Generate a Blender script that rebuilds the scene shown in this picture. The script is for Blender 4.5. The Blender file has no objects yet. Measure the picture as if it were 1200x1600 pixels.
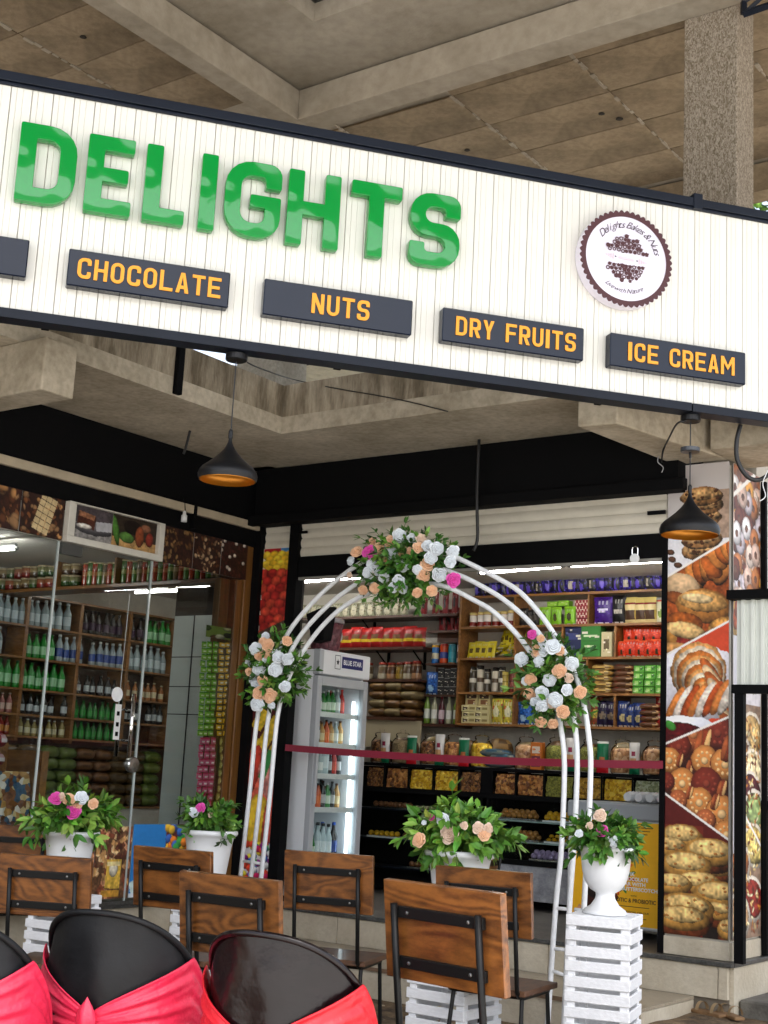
import bpy, bmesh, math, random
import numpy as np
from mathutils import Matrix, Vector
random.seed(7); np.random.seed(7)
R = math.radians
SC = bpy.context.scene
COL = SC.collection

# ------------------------------------------------------------------ camera, sky, sun, exposure
F_PX, YAW, PITCH, ROLL = 2116.37, R(36.336), R(10.877), R(2.9785)
CAM = Vector((7.565, -8.5, 1.474))
fw = Vector((-math.sin(YAW)*math.cos(PITCH), math.cos(YAW)*math.cos(PITCH), math.sin(PITCH)))
_r0 = Vector((math.cos(YAW), math.sin(YAW), 0)); _u0 = _r0.cross(fw)
rt = _r0*math.cos(ROLL) + _u0*math.sin(ROLL)
up = -_r0*math.sin(ROLL) + _u0*math.cos(ROLL)
cd = bpy.data.cameras.new('camera'); cam = bpy.data.objects.new('camera', cd); COL.objects.link(cam)
cd.sensor_fit = 'VERTICAL'; cd.sensor_height = 36; cd.lens = F_PX/1600*36; cd.clip_end = 500; cd.clip_start = .05
cam.matrix_world = Matrix(((rt.x, up.x, -fw.x, CAM.x), (rt.y, up.y, -fw.y, CAM.y), (rt.z, up.z, -fw.z, CAM.z), (0, 0, 0, 1)))
SC.camera = cam

SUN_EL, SUN_AZ = R(57), R(130)          # azimuth from +Y clockwise: behind the photographer
world = bpy.data.worlds.new('World'); SC.world = world; world.use_nodes = True
wn = world.node_tree.nodes; wl = world.node_tree.links; wn.clear()
wo = wn.new('ShaderNodeOutputWorld'); wb = wn.new('ShaderNodeBackground'); sky = wn.new('ShaderNodeTexSky')
hs = wn.new('ShaderNodeHueSaturation'); hs.inputs['Saturation'].default_value = .55
sky.sky_type = 'NISHITA'; sky.sun_disc = False; sky.sun_elevation = SUN_EL; sky.sun_rotation = SUN_AZ
sky.dust_density = 4; sky.air_density = 1.0
wl.new(sky.outputs[0], hs.inputs['Color']); wl.new(hs.outputs[0], wb.inputs[0]); wl.new(wb.outputs[0], wo.inputs[0])
wb.inputs[1].default_value = .15
sd = bpy.data.lights.new('sun', 'SUN'); sd.energy = 4.5; sd.angle = R(2); sd.color = (1, .96, .9)
sun = bpy.data.objects.new('sun', sd); COL.objects.link(sun)
_sv = Vector((math.sin(SUN_AZ)*math.cos(SUN_EL), math.cos(SUN_AZ)*math.cos(SUN_EL), math.sin(SUN_EL)))
sun.rotation_euler = (-_sv).to_track_quat('-Z', 'Y').to_euler()
vs = SC.view_settings; vs.view_transform = 'Standard'; vs.look = 'None'; vs.gamma = 1; vs.use_curve_mapping = False
vs.exposure = 1.7
SC.cycles.use_denoising = True; SC.cycles.max_bounces = 7; SC.cycles.adaptive_threshold = .02; SC.cycles.transparent_max_bounces = 10
SC.cycles.diffuse_bounces = 4; SC.cycles.glossy_bounces = 3; SC.cycles.sample_clamp_indirect = 6
SC.cycles.caustics_reflective = False; SC.cycles.caustics_refractive = False

# survey helper: where the sight line through photo point (px,py) meets a wall, floor or fascia plane
def ray(px, py): return fw + rt*((px-600)/F_PX) - up*((py-800)/F_PX)
def on(px, py, ax, val):
    d = ray(px, py); return CAM + d*((val-CAM[ax])/d[ax])
def hit(px, py, p, n):
    d = ray(px, py); return CAM + d*((p-CAM).dot(n)/d.dot(n))

# ------------------------------------------------------------------ materials
def lin(c):
    return tuple((x/12.92 if x <= .04045 else ((x+.055)/1.055)**2.4) for x in c)
def hexc(s):
    return lin(tuple(int(s[i:i+2], 16)/255 for i in (0, 2, 4)))
MATS = {}
def mat(name, col=(.5, .5, .5), rough=.5, metal=0, var=0, scale=8, bump=0, bscale=None, emit=0, coat=0, spec=None, col2=None, stretch=(1, 1, 1), detail=6, trans=0, bdist=.02):
    if name in MATS: return MATS[name]
    m = bpy.data.materials.new(name); m.use_nodes = True; MATS[name] = m
    nt = m.node_tree; N = nt.nodes; L = nt.links; b = N['Principled BSDF']
    b.inputs['Base Color'].default_value = (*col, 1); b.inputs['Roughness'].default_value = rough; b.inputs['Metallic'].default_value = metal
    if spec is not None: b.inputs['Specular IOR Level'].default_value = spec
    if coat: b.inputs['Coat Weight'].default_value = coat; b.inputs['Coat Roughness'].default_value = .08
    if trans: b.inputs['Transmission Weight'].default_value = trans
    if emit:
        b.inputs['Emission Color'].default_value = (*col, 1); b.inputs['Emission Strength'].default_value = emit
    if var or bump:
        tc = N.new('ShaderNodeTexCoord'); mp = N.new('ShaderNodeMapping'); mp.inputs['Scale'].default_value = stretch
        L.new(tc.outputs['Object'], mp.inputs[0])
        nz = N.new('ShaderNodeTexNoise'); nz.inputs['Scale'].default_value = scale; nz.inputs['Detail'].default_value = detail; nz.inputs['Roughness'].default_value = .6
        L.new(mp.outputs[0], nz.inputs['Vector'])
        if var:
            rp = N.new('ShaderNodeValToRGB'); rp.color_ramp.elements[0].position = .35; rp.color_ramp.elements[1].position = .68
            c0 = col2 if col2 else tuple(max(0, x*(1-var)) for x in col); c1 = tuple(min(1, x*(1+var*.6)) for x in col)
            rp.color_ramp.elements[0].color = (*c0, 1); rp.color_ramp.elements[1].color = (*c1, 1)
            L.new(nz.outputs[0], rp.inputs[0]); L.new(rp.outputs[0], b.inputs['Base Color'])
        if bump:
            n2 = nz
            if bscale:
                n2 = N.new('ShaderNodeTexNoise'); n2.inputs['Scale'].default_value = bscale; n2.inputs['Detail'].default_value = 5; L.new(mp.outputs[0], n2.inputs['Vector'])
            bp = N.new('ShaderNodeBump'); bp.inputs['Strength'].default_value = bump; bp.inputs['Distance'].default_value = bdist
            L.new(n2.outputs[0], bp.inputs['Height']); L.new(bp.outputs[0], b.inputs['Normal'])
    return m

def mat_vc(name, rough=.5, coat=0, bump=0, spec=None, var=.0):
    if name in MATS: return MATS[name]
    m = mat(name, rough=rough, coat=coat, spec=spec, bump=bump, scale=60)
    N = m.node_tree.nodes; L = m.node_tree.links
    at = N.new('ShaderNodeAttribute'); at.attribute_name = 'Col'; L.new(at.outputs['Color'], N['Principled BSDF'].inputs['Base Color'])
    return m

def mat_glass(name, tint=(1, 1, 1), refl=.1, rough=0.0):
    if name in MATS: return MATS[name]
    m = bpy.data.materials.new(name); m.use_nodes = True; MATS[name] = m
    N = m.node_tree.nodes; L = m.node_tree.links; N.clear()
    o = N.new('ShaderNodeOutputMaterial'); mx = N.new('ShaderNodeMixShader'); t = N.new('ShaderNodeBsdfTransparent'); g = N.new('ShaderNodeBsdfGlossy')
    fr = N.new('ShaderNodeLayerWeight'); fr.inputs['Blend'].default_value = refl
    t.inputs[0].default_value = (*tint, 1); g.inputs['Roughness'].default_value = rough
    L.new(fr.outputs['Fresnel'], mx.inputs[0]); L.new(t.outputs[0], mx.inputs[1]); L.new(g.outputs[0], mx.inputs[2]); L.new(mx.outputs[0], o.inputs[0])
    return m

def mat_concrete(name, base, dark, scale=1.6, stain=.5, rough=.85, streak=(1, 1, 1)):
    m = mat(name, base, rough, bump=.25, bscale=40)
    N = m.node_tree.nodes; L = m.node_tree.links; b = N['Principled BSDF']
    tc = N.new('ShaderNodeTexCoord'); mp = N.new('ShaderNodeMapping'); mp.inputs['Scale'].default_value = streak; L.new(tc.outputs['Object'], mp.inputs[0])
    a = N.new('ShaderNodeTexNoise'); a.inputs['Scale'].default_value = scale; a.inputs['Detail'].default_value = 9; a.inputs['Roughness'].default_value = .68
    c = N.new('ShaderNodeTexNoise'); c.inputs['Scale'].default_value = scale*14; c.inputs['Detail'].default_value = 6
    L.new(mp.outputs[0], a.inputs[0]); L.new(mp.outputs[0], c.inputs[0])
    r1 = N.new('ShaderNodeValToRGB'); r1.color_ramp.elements[0].position = .38; r1.color_ramp.elements[1].position = .62
    r1.color_ramp.elements[0].color = (*dark, 1); r1.color_ramp.elements[1].color = (*base, 1)
    e = r1.color_ramp.elements.new(.8); e.color = (*[min(1, x*1.25) for x in base], 1)
    r2 = N.new('ShaderNodeValToRGB'); r2.color_ramp.elements[0].position = .3; r2.color_ramp.elements[1].position = .6
    r2.color_ramp.elements[0].color = (.55, .53, .5, 1); r2.color_ramp.elements[1].color = (1, 1, 1, 1)
    mx = N.new('ShaderNodeMix'); mx.data_type = 'RGBA'; mx.blend_type = 'MULTIPLY'; mx.inputs[0].default_value = stain
    L.new(a.outputs[0], r1.inputs[0]); L.new(c.outputs[0], r2.inputs[0]); L.new(r1.outputs[0], mx.inputs[6]); L.new(r2.outputs[0], mx.inputs[7])
    L.new(mx.outputs[2], b.inputs['Base Color'])
    return m

def mat_wood(name, c0, c1, rough=.3, scale=3, coat=.5, axis=(1, 8, 8), dist=4, rings=False, wave=.18, lines=9):
    """varnished timber: contour-like growth rings plus fine fibres, different on every object"""
    m = mat(name, c0, rough, coat=coat)
    N = m.node_tree.nodes; L = m.node_tree.links; b = N['Principled BSDF']
    tc = N.new('ShaderNodeTexCoord'); mp = N.new('ShaderNodeMapping'); mp.inputs['Scale'].default_value = axis; L.new(tc.outputs['Object'], mp.inputs[0])
    oi = N.new('ShaderNodeObjectInfo'); ml = N.new('ShaderNodeMath'); ml.operation = 'MULTIPLY'; ml.inputs[1].default_value = 37; L.new(oi.outputs['Random'], ml.inputs[0])
    ad = N.new('ShaderNodeVectorMath'); ad.operation = 'ADD'; L.new(mp.outputs[0], ad.inputs[0]); L.new(ml.outputs[0], ad.inputs[1])
    n = N.new('ShaderNodeTexNoise'); n.inputs['Scale'].default_value = .9; n.inputs['Detail'].default_value = 2; n.inputs['Distortion'].default_value = .5; L.new(ad.outputs[0], n.inputs['Vector'])
    k = N.new('ShaderNodeMath'); k.operation = 'MULTIPLY'; k.inputs[1].default_value = lines*6.28; L.new(n.outputs[0], k.inputs[0])
    si = N.new('ShaderNodeMath'); si.operation = 'SINE'; L.new(k.outputs[0], si.inputs[0])
    f = N.new('ShaderNodeTexNoise'); f.inputs['Scale'].default_value = 9; f.inputs['Detail'].default_value = 8; f.inputs['Roughness'].default_value = .7; L.new(ad.outputs[0], f.inputs['Vector'])
    g = N.new('ShaderNodeTexNoise'); g.inputs['Scale'].default_value = 1.3; g.inputs['Detail'].default_value = 3; L.new(ad.outputs[0], g.inputs['Vector'])
    a1 = N.new('ShaderNodeMath'); a1.operation = 'MULTIPLY_ADD'; a1.inputs[1].default_value = wave*.5; L.new(si.outputs[0], a1.inputs[0]); L.new(f.outputs[0], a1.inputs[2])
    a2 = N.new('ShaderNodeMath'); a2.operation = 'MULTIPLY_ADD'; a2.inputs[1].default_value = .55; a2.inputs[2].default_value = -.27; L.new(g.outputs[0], a2.inputs[0])
    a3 = N.new('ShaderNodeMath'); a3.operation = 'ADD'; L.new(a1.outputs[0], a3.inputs[0]); L.new(a2.outputs[0], a3.inputs[1])
    rp = N.new('ShaderNodeValToRGB'); rp.color_ramp.elements[0].position = .22; rp.color_ramp.elements[1].position = .74
    rp.color_ramp.elements[0].color = (*c1, 1); rp.color_ramp.elements[1].color = (*c0, 1)
    L.new(a3.outputs[0], rp.inputs[0]); L.new(rp.outputs[0], b.inputs['Base Color'])
    return m

# ------------------------------------------------------------------ mesh building
class MB:
    """collects faces (each with an optional colour) and links them as ONE mesh object"""
    def __init__(s, m=None): s.v = []; s.f = []; s.c = []; s.m = m or Matrix.Identity(4); s.col = (.5, .5, .5)
    def add(s, vs_, fs, col=None, m=None):
        M = s.m @ m if m is not None else s.m
        o = len(s.v); s.v += [tuple(M @ Vector(p)) for p in vs_]
        s.f += [tuple(i+o for i in f) for f in fs]; s.c += [col or s.col]*len(fs); return s
    def box(s, x0, x1, y0, y1, z0, z1, col=None, m=None):
        v = [(x, y, z) for x in (x0, x1) for y in (y0, y1) for z in (z0, z1)]
        return s.add(v, [(0, 1, 3, 2), (4, 6, 7, 5), (0, 4, 5, 1), (2, 3, 7, 6), (0, 2, 6, 4), (1, 5, 7, 3)], col, m)
    def cbox(s, c, d, col=None, m=None):
        return s.box(c[0]-d[0]/2, c[0]+d[0]/2, c[1]-d[1]/2, c[1]+d[1]/2, c[2]-d[2]/2, c[2]+d[2]/2, col, m)
    def bbox(s, x0, x1, y0, y1, z0, z1, b, col=None, m=None):
        """box with chamfered vertical+horizontal edges"""
        v = []; f = []
        for z, k in ((z0, b), (z0+b, 0), (z1-b, 0), (z1, b)):
            v += [(x0+b+k*0, y0+k, z), (x1-b, y0+k, z), (x1-k, y0+b, z), (x1-k, y1-b, z), (x1-b, y1-k, z), (x0+b, y1-k, z), (x0+k, y1-b, z), (x0+k, y0+b, z)]
        for l in range(3):
            for i in range(8): f.append((l*8+i, l*8+(i+1) % 8, l*8+8+(i+1) % 8, l*8+8+i))
        f.append(tuple(range(7, -1, -1))); f.append(tuple(range(24, 32)))
        return s.add(v, f, col, m)
    def tube(s, pts, r, n=8, closed=False, col=None, cap=True, m=None):
        pts = [Vector(p) for p in pts]; k = len(pts); vs_ = []; fs = []
        rr = r if hasattr(r, '__len__') else [r]*k
        prev = None
        for i, p in enumerate(pts):
            t = (pts[(i+1) % k]-pts[i-1]) if closed else (pts[min(i+1, k-1)]-pts[max(i-1, 0)])
            t = t.normalized() if t.length > 1e-9 else Vector((0, 0, 1))
            if prev is None:
                a = Vector((0, 0, 1)) if abs(t.z) < .9 else Vector((1, 0, 0)); x = t.cross(a).normalized()
            else: x = (prev-t*prev.dot(t)).normalized()
            prev = x; y = t.cross(x)
            for j in range(n):
                q = 2*math.pi*j/n; vs_.append(tuple(p+x*(rr[i]*math.cos(q))+y*(rr[i]*math.sin(q))))
        for i in range(k if closed else k-1):
            for j in range(n):
                a = i*n+j; b = i*n+(j+1) % n; c = ((i+1) % k)*n+(j+1) % n; d = ((i+1) % k)*n+j; fs.append((a, b, c, d))
        if cap and not closed: fs.append(tuple(range(n-1, -1, -1))); fs.append(tuple((k-1)*n+j for j in range(n)))
        return s.add(vs_, fs, col, m)
    def lathe(s, prof, n=16, m=None, cols=None, cap=True):
        vs_ = []; k = len(prof)
        for r, z in prof:
            for j in range(n): q = 2*math.pi*j/n; vs_.append((r*math.cos(q), r*math.sin(q), z))
        for i in range(k-1):
            fs = [(i*n+j, i*n+(j+1) % n, (i+1)*n+(j+1) % n, (i+1)*n+j) for j in range(n)]
            if i == 0:
                s.add(vs_, fs, cols[i] if cols else None, m); base = len(s.v)-len(vs_)
            else:
                s.f += [tuple(x+base for x in f) for f in fs]; s.c += [(cols[i] if cols else None) or s.col]*n
        if cap:
            s.f.append(tuple(base+j for j in range(n-1, -1, -1))); s.c.append((cols[0] if cols else None) or s.col)
            s.f.append(tuple(base+(k-1)*n+j for j in range(n))); s.c.append((cols[-1] if cols else None) or s.col)
        return s
    def grid(s, nx, ny, fn, cfn=None, m=None):
        vs_ = [fn(i/nx, j/ny) for j in range(ny+1) for i in range(nx+1)]
        o = len(s.v); M = s.m @ m if m is not None else s.m
        s.v += [tuple(M @ Vector(p)) for p in vs_]
        for j in range(ny):
            for i in range(nx):
                a = o+j*(nx+1)+i; s.f.append((a, a+1, a+nx+2, a+nx+1)); s.c.append(cfn((i+.5)/nx, (j+.5)/ny) if cfn else s.col)
        return s
    def mesh(s, name, material, smooth=False, color=False):
        me = bpy.data.meshes.new(name); me.from_pydata(s.v, [], s.f)
        if color:
            at = me.color_attributes.new('Col', 'FLOAT_COLOR', 'CORNER')
            buf = np.ones((len(me.loops), 4), np.float32); cnt = [len(f) for f in s.f]
            buf[:, :3] = np.repeat(np.array(s.c, np.float32), cnt, axis=0); at.data.foreach_set('color', buf.ravel())
        if material: me.materials.append(material)
        if smooth: me.polygons.foreach_set('use_smooth', [True]*len(me.polygons))
        me.update(); return me
    def build(s, name, material, parent=None, smooth=False, color=False, loc=None, rot=None, bevel=0, autosmooth=False):
        me = s.mesh(name, material, smooth, color); o = bpy.data.objects.new(name, me); COL.objects.link(o)
        if parent: o.parent = parent
        if loc: o.location = loc
        if rot: o.rotation_euler = rot
        if bevel:
            b = o.modifiers.new('bevel', 'BEVEL'); b.width = bevel; b.segments = 2; b.limit_method = 'ANGLE'
        return o

def link(name, me, parent=None, loc=(0, 0, 0), rot=(0, 0, 0), scale=None):
    o = bpy.data.objects.new(name, me); COL.objects.link(o); o.location = loc; o.rotation_euler = rot
    if scale is not None: o.scale = scale if hasattr(scale, '__len__') else (scale,)*3
    if parent: o.parent = parent
    return o
def thing(name, label, cat, loc=(0, 0, 0), rotz=0, group=None, scale=1):
    o = bpy.data.objects.new(name, None); COL.objects.link(o); o.location = loc; o.rotation_euler = (0, 0, rotz); o.scale = (scale,)*3
    o.empty_display_size = .1
    return tag(o, label, cat, group)
def tag(o, label, cat, group=None):
    o['label'] = label; o['category'] = cat
    if group: o['group'] = group
    return o
def struct(o): o['kind'] = 'structure'; return o
def stuff(o): o['kind'] = 'stuff'; return o
def dup(root, loc, rotz, label=None, group=None, scale=None):
    def cp(o, par):
        c = o.copy(); COL.objects.link(c); c.parent = par
        for ch in o.children: cp(ch, c)
        return c
    r = cp(root, None); r.location = loc; r.rotation_euler = (0, 0, rotz)
    if label: r['label'] = label
    if group: r['group'] = group
    if scale: r.scale = (scale,)*3
    return r
def smooth_by_angle(o, deg=40):
    me = o.data
    me.polygons.foreach_set('use_smooth', [True]*len(me.polygons))
    bm = bmesh.new(); bm.from_mesh(me)
    for e in bm.edges:
        if len(e.link_faces) == 2 and e.calc_face_angle(0) > R(deg): e.smooth = False
    bm.to_mesh(me); bm.free(); return o
def frame(o, x, y, z):
    """matrix whose columns are the given axes at origin o"""
    return Matrix(((x[0], y[0], z[0], o[0]), (x[1], y[1], z[1], o[1]), (x[2], y[2], z[2], o[2]), (0, 0, 0, 1)))
def curve_mesh(loops, depth, bevel, name='outline'):
    cu = bpy.data.curves.new(name, 'CURVE'); cu.dimensions = '2D'; cu.fill_mode = 'BOTH'; cu.extrude = depth/2; cu.bevel_depth = bevel; cu.bevel_resolution = 1
    for lp in loops:
        sp = cu.splines.new('POLY'); sp.points.add(len(lp)-1); sp.use_cyclic_u = True
        for p, q in zip(sp.points, lp): p.co = (q[0], q[1], 0, 1)
    ob = bpy.data.objects.new(name, cu); COL.objects.link(ob); dg = bpy.context.evaluated_depsgraph_get()
    me = bpy.data.meshes.new_from_object(ob.evaluated_get(dg)); bpy.data.objects.remove(ob); bpy.data.curves.remove(cu); me.materials.clear(); return me
_TXT = {}
def text_mesh(txt, bold=0.0, shear=0):
    k = (txt, bold, shear)
    if k in _TXT: return _TXT[k]
    cu = bpy.data.curves.new('txt', 'FONT'); cu.body = txt; cu.size = 1; cu.offset = bold; cu.shear = shear; cu.resolution_u = 3
    ob = bpy.data.objects.new('txt', cu); COL.objects.link(ob); dg = bpy.context.evaluated_depsgraph_get()
    me = bpy.data.meshes.new_from_object(ob.evaluated_get(dg)); bpy.data.objects.remove(ob); bpy.data.curves.remove(cu); me.materials.clear()
    vs_ = [tuple(v.co) for v in me.vertices]; fs = [tuple(p.vertices) for p in me.polygons]; bpy.data.meshes.remove(me)
    _TXT[k] = (vs_, fs); return _TXT[k]
def put_text(mb, txt, M, w=None, h=None, bold=.0, shear=0, lift=0.002, col=None, align='l'):
    """flat lettering in the XY plane of M, fitted to width/height"""
    vs_, fs = text_mesh(txt, bold, shear)
    if not vs_: return
    xs = [v[0] for v in vs_]; ys = [v[1] for v in vs_]; x0, x1, y0, y1 = min(xs), max(xs), min(ys), max(ys)
    sx = w/(x1-x0) if w else None; sy = h/(y1-y0) if h else None
    sx = sx or sy; sy = sy or sx
    ox = -(x0+x1)/2 if align == 'c' else -x0
    mb.add([((v[0]+ox)*sx, (v[1]-y0)*sy, lift) for v in vs_], fs, col, M)

# ------------------------------------------------------------------ shared materials
M_conc = mat_concrete('rough concrete', hexc('d0c5b1'), hexc('a99d88'))
M_ceil = mat_concrete('ceiling concrete', hexc('9c8a70'), hexc('6f604a'), scale=1.1)
M_ceil2 = mat_concrete('slab soffit', hexc('aca292'), hexc('928877'), scale=.8, stain=.35)
M_black = mat('black painted steel', (.004, .004, .0045), .7, spec=.08)
M_bandk = mat('charcoal trim', hexc('181d28'), .4, spec=.2, var=.15, scale=3)
M_navy = mat('navy sign acrylic', hexc('141b2a'), .1, spec=.28, bump=.3, scale=2.6, bdist=.03, detail=1)
M_orange = mat('amber letter vinyl', hexc('f5a01c'), .4)
M_green = None
M_white = mat('white gloss paint', (.8, .81, .82), .35, var=.06, scale=20)
M_whitemetal = mat('white powder coat', (.82, .82, .83), .3, var=.05, scale=30)
M_slat = mat_concrete('chalky white slat paint', (.86, .87, .89), (.76, .77, .79), scale=9, stain=.18, rough=.55, streak=(.25, 1, 1))
M_tile = mat_concrete('beige stone tile', hexc('c9c0ad'), hexc('b8ad98'), scale=3, stain=.18, rough=.35)
M_tread = mat_concrete('tread tile', hexc('a89c88'), hexc('968a76'), scale=3, stain=.25, rough=.3)
M_nosing = mat('dark granite nosing', hexc('4a4a48'), .4, var=.5, scale=60)
M_grout = mat('grout', hexc('7d7467'), .9)
M_floor = mat_concrete('grey shop floor', hexc('77736c'), hexc('5d5a55'), scale=2, stain=.4, rough=.4)
M_iwall = mat_concrete('shop wall paint', hexc('cfcac0'), hexc('bcb5a8'), scale=1, stain=.15, rough=.7)
M_shut = mat('shutter cream', hexc('d9d2c2'), .45, var=.06, scale=6)
M_tint = mat_glass('clear glass', (.93, .96, .95), .12)
M_alu = mat('brushed steel', (.62, .62, .62), .25, metal=1, var=.1, scale=60, stretch=(1, 1, 12))
M_chrome = mat('polished steel', (.8, .8, .8), .08, metal=1)
M_shelfw = mat_wood('shelf teak', hexc('9a6a35'), hexc('6b4320'), rough=.45, coat=.1, axis=(1.2, 6, 6))
M_darkw = mat_wood('dark shelf wood', hexc('55301b'), hexc('341c10'), rough=.45, coat=.1, axis=(1.2, 6, 6))
M_frame = mat_wood('brown door frame', hexc('7a5225'), hexc('5b3a18'), rough=.4, coat=.2, axis=(6, 6, .8))
M_vc = mat_vc('printed packet', .38, coat=.06, spec=.35)
M_vcm = mat_vc('printed card', .6)
M_vcg = mat_vc('glossy coloured plastic', .15, coat=.1)
M_print = mat_vc('poster print', .45, spec=.3)
M_tube = mat('lit tube lamp', (1, .98, .93), .5, emit=30); M_tube2 = mat('dimmer lit tube lamp', (1, .97, .9), .5, emit=10)
M_rubber = mat('black rubber cable', (.012, .012, .013), .5)

# ------------------------------------------------------------------ ground
FPo = Vector((1.919, -4.363, 0)); FNo = Vector((.7927, -.6096, 0))
def ground():
    m = mat('bare earth and gravel', hexc('8b7558'), .95, var=.45, scale=5, bump=.9, bscale=26, col2=hexc('4f402f'))
    N = m.node_tree.nodes; L = m.node_tree.links; b = N['Principled BSDF']
    tc = N.new('ShaderNodeTexCoord'); vo = N.new('ShaderNodeTexVoronoi'); vo.inputs['Scale'].default_value = 34
    L.new(tc.outputs['Object'], vo.inputs['Vector'])
    mx = N.new('ShaderNodeMix'); mx.data_type = 'RGBA'; mx.blend_type = 'MULTIPLY'; mx.inputs[0].default_value = .7
    src = b.inputs['Base Color'].links[0].from_socket
    rp = N.new('ShaderNodeValToRGB'); rp.color_ramp.elements[0].color = (.25, .22, .2, 1); rp.color_ramp.elements[1].color = (1, .97, .9, 1)
    L.new(vo.outputs['Color'], rp.inputs[0]); L.new(src, mx.inputs[6]); L.new(rp.outputs[0], mx.inputs[7]); L.new(mx.outputs[2], b.inputs['Base Color'])
    g = MB().grid(60, 60, lambda u, v: ((u-.5)*220, (v-.5)*220, 0))
    struct(g.build('ground', m))
    # loose stones near the furniture
    g = MB(); rnd = random.Random(3)
    for i in range(1500):
        x = rnd.uniform(1.2, 6.5); y = rnd.uniform(-5.5, -.9); r = rnd.uniform(.006, .017)
        if 0 < x < 4.05 and y > -.87: continue
        g.lathe([(r*.5, -r*.2), (r, r*.15), (r*.45, r*.55)], 5, Matrix.Translation((x, y, 0)) @ Matrix.Rotation(rnd.random()*6, 4, 'Z') @ Matrix.Diagonal((1, rnd.uniform(.6, 1), 1, 1)),
                cols=[hexc(rnd.choice(['9a8a70', '6f6250', '837560', '5c5246']))]*3)
    stuff(g.build('gravel', M_vcm, color=True))
ground()
_o = FPo + FNo*3.3
struct(MB(frame((_o.x, _o.y, 0), (.6096, .7927, 0), (.7927, -.6096, 0), (0, 0, 1))).grid(1, 1, lambda u, v: ((u-.5)*160, v*70, .004)).build('bounce_yard', mat_concrete('pale concrete yard', hexc('b6b6b4'), hexc('a2a2a0'), scale=.6, stain=.25)))  # unseen pale ground, added to bounce sunlight up under the canopy

# ------------------------------------------------------------------ the shop building
bld = thing('shop_building', 'concrete shop building with two open shop fronts meeting in an inner corner', 'building')
def bpart(name, m, x0, x1, y0, y1, z0, z1, parent=bld, bevel=0, **k):
    return MB().box(x0, x1, y0, y1, z0, z1).build(name, m, parent, bevel=bevel, **k)
def poly_prism(loop, z0, z1):
    b = MB(); n = len(loop)
    b.add([(x, y, z0) for x, y in loop]+[(x, y, z1) for x, y in loop], [tuple(range(n-1, -1, -1)), tuple(range(n, 2*n))]+[(i, (i+1) % n, n+(i+1) % n, n+i) for i in range(n)])
    return b
# plinth: one L-shaped floor slab, tiles on its risers, a tread in front
plinth = struct(poly_prism([(-9, -9), (-.07, -9), (-.07, -.05), (4.2, -.05), (4.2, 9), (-9, 9)], 0, .395).build('plinth', M_grout))
top = poly_prism([(-9, -9), (-.03, -9), (-.03, -.08), (4.22, -.08), (4.22, 9), (-9, 9)], .395, .42)
top.build('floor_slab', M_floor, plinth)
MB().box(-.04, 4.24, -.105, -.07, .396, .424).box(-.05, -.005, -9, -.106, .396, .424).box(4.2, 4.245, -.07, 2, .396, .424).build('nosing', M_nosing, plinth, bevel=.004)
x = -.06; k = 0
while x < 4.19:
    x1 = min(x+.6, 4.205)
    bpart('riser_tile', M_tile, x+.003, x1-.003, -.085-.002*(k % 2), -.05, .2, .392, plinth, bevel=.002); x += .6; k += 1
for i in range(8):
    y = -.06-.6*i; bpart('riser_tile', M_tile, -.07, -.035-.002*(i % 2), y-.597, y-.003, .02, .392, plinth, bevel=.002)
for i in range(3):
    bpart('riser_tile', M_tile, 4.2, 4.23, -.05+.6*i+.003, -.05+.6*i+.597, .02, .392, plinth, bevel=.002)
step = struct(bpart('step', M_grout, -.03, 3.96, -.83, -.086, 0, .18, None))
for i in range(7):
    a, b_ = -.03+.6*i, min(-.03+.6*i+.6, 3.99)
    if b_-a < .05: continue
    bpart('tread_tile', M_tread, a+.003, b_-.003, -.865, -.092, .181, .2, step, bevel=.002)
    bpart('riser_tile', M_tile, a+.003, b_-.003, -.855+.002*(i % 2), -.83, .0, .178, step, bevel=.002)
bpart('riser_tile', M_tile, 3.96, 3.985, -.85, -.42, 0, .178, step, bevel=.002); bpart('riser_tile', M_tile, 3.96, 3.984, -.415, -.09, 0, .178, step, bevel=.002)
MB().box(-.03, 3.99, -.873, -.862, .176, .2).build('step_edge', mat('brown tile edge', hexc('6d5743'), .6), step)
blk = MB().bbox(4.235, 6.2, .02, 1.5, 0, .2, .012).build('concrete_step', mat_concrete('dark step concrete', hexc('77736a'), hexc('55524c'), scale=4)); tag(blk, 'dark grey concrete step block on the ground beside the right tiled corner', 'step')

def mound(u, v):
    x = 3.99+2.3*u; y = -1.6+1.6*v; return (x, y, .1*min(1, v*2.2)**.7+.012*math.sin(9*x+4*y)*math.sin(7*y)*min(1, v*4))
struct(MB().grid(30, 22, mound).build('dirt_ramp', MATS['bare earth and gravel'], smooth=True))
# right pillar, facade walls, black shutter boxes
bpart('pillar', M_iwall, 3.735, 4.18, .012, .5, .42, 3.62)
for i, (a, b_) in enumerate(((3.74, 4.18),)):
    bpart('pillar_tile', M_tile, a, b_, -.012, .012, .424, .535, bevel=.002)
bpart('pillar_tile', M_tile, 4.18, 4.2, .0, .5, .424, .535, bevel=.002)
bpart('wall', M_iwall, 3.735, 4.17, .5, 9, .42, 3.9)
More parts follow.
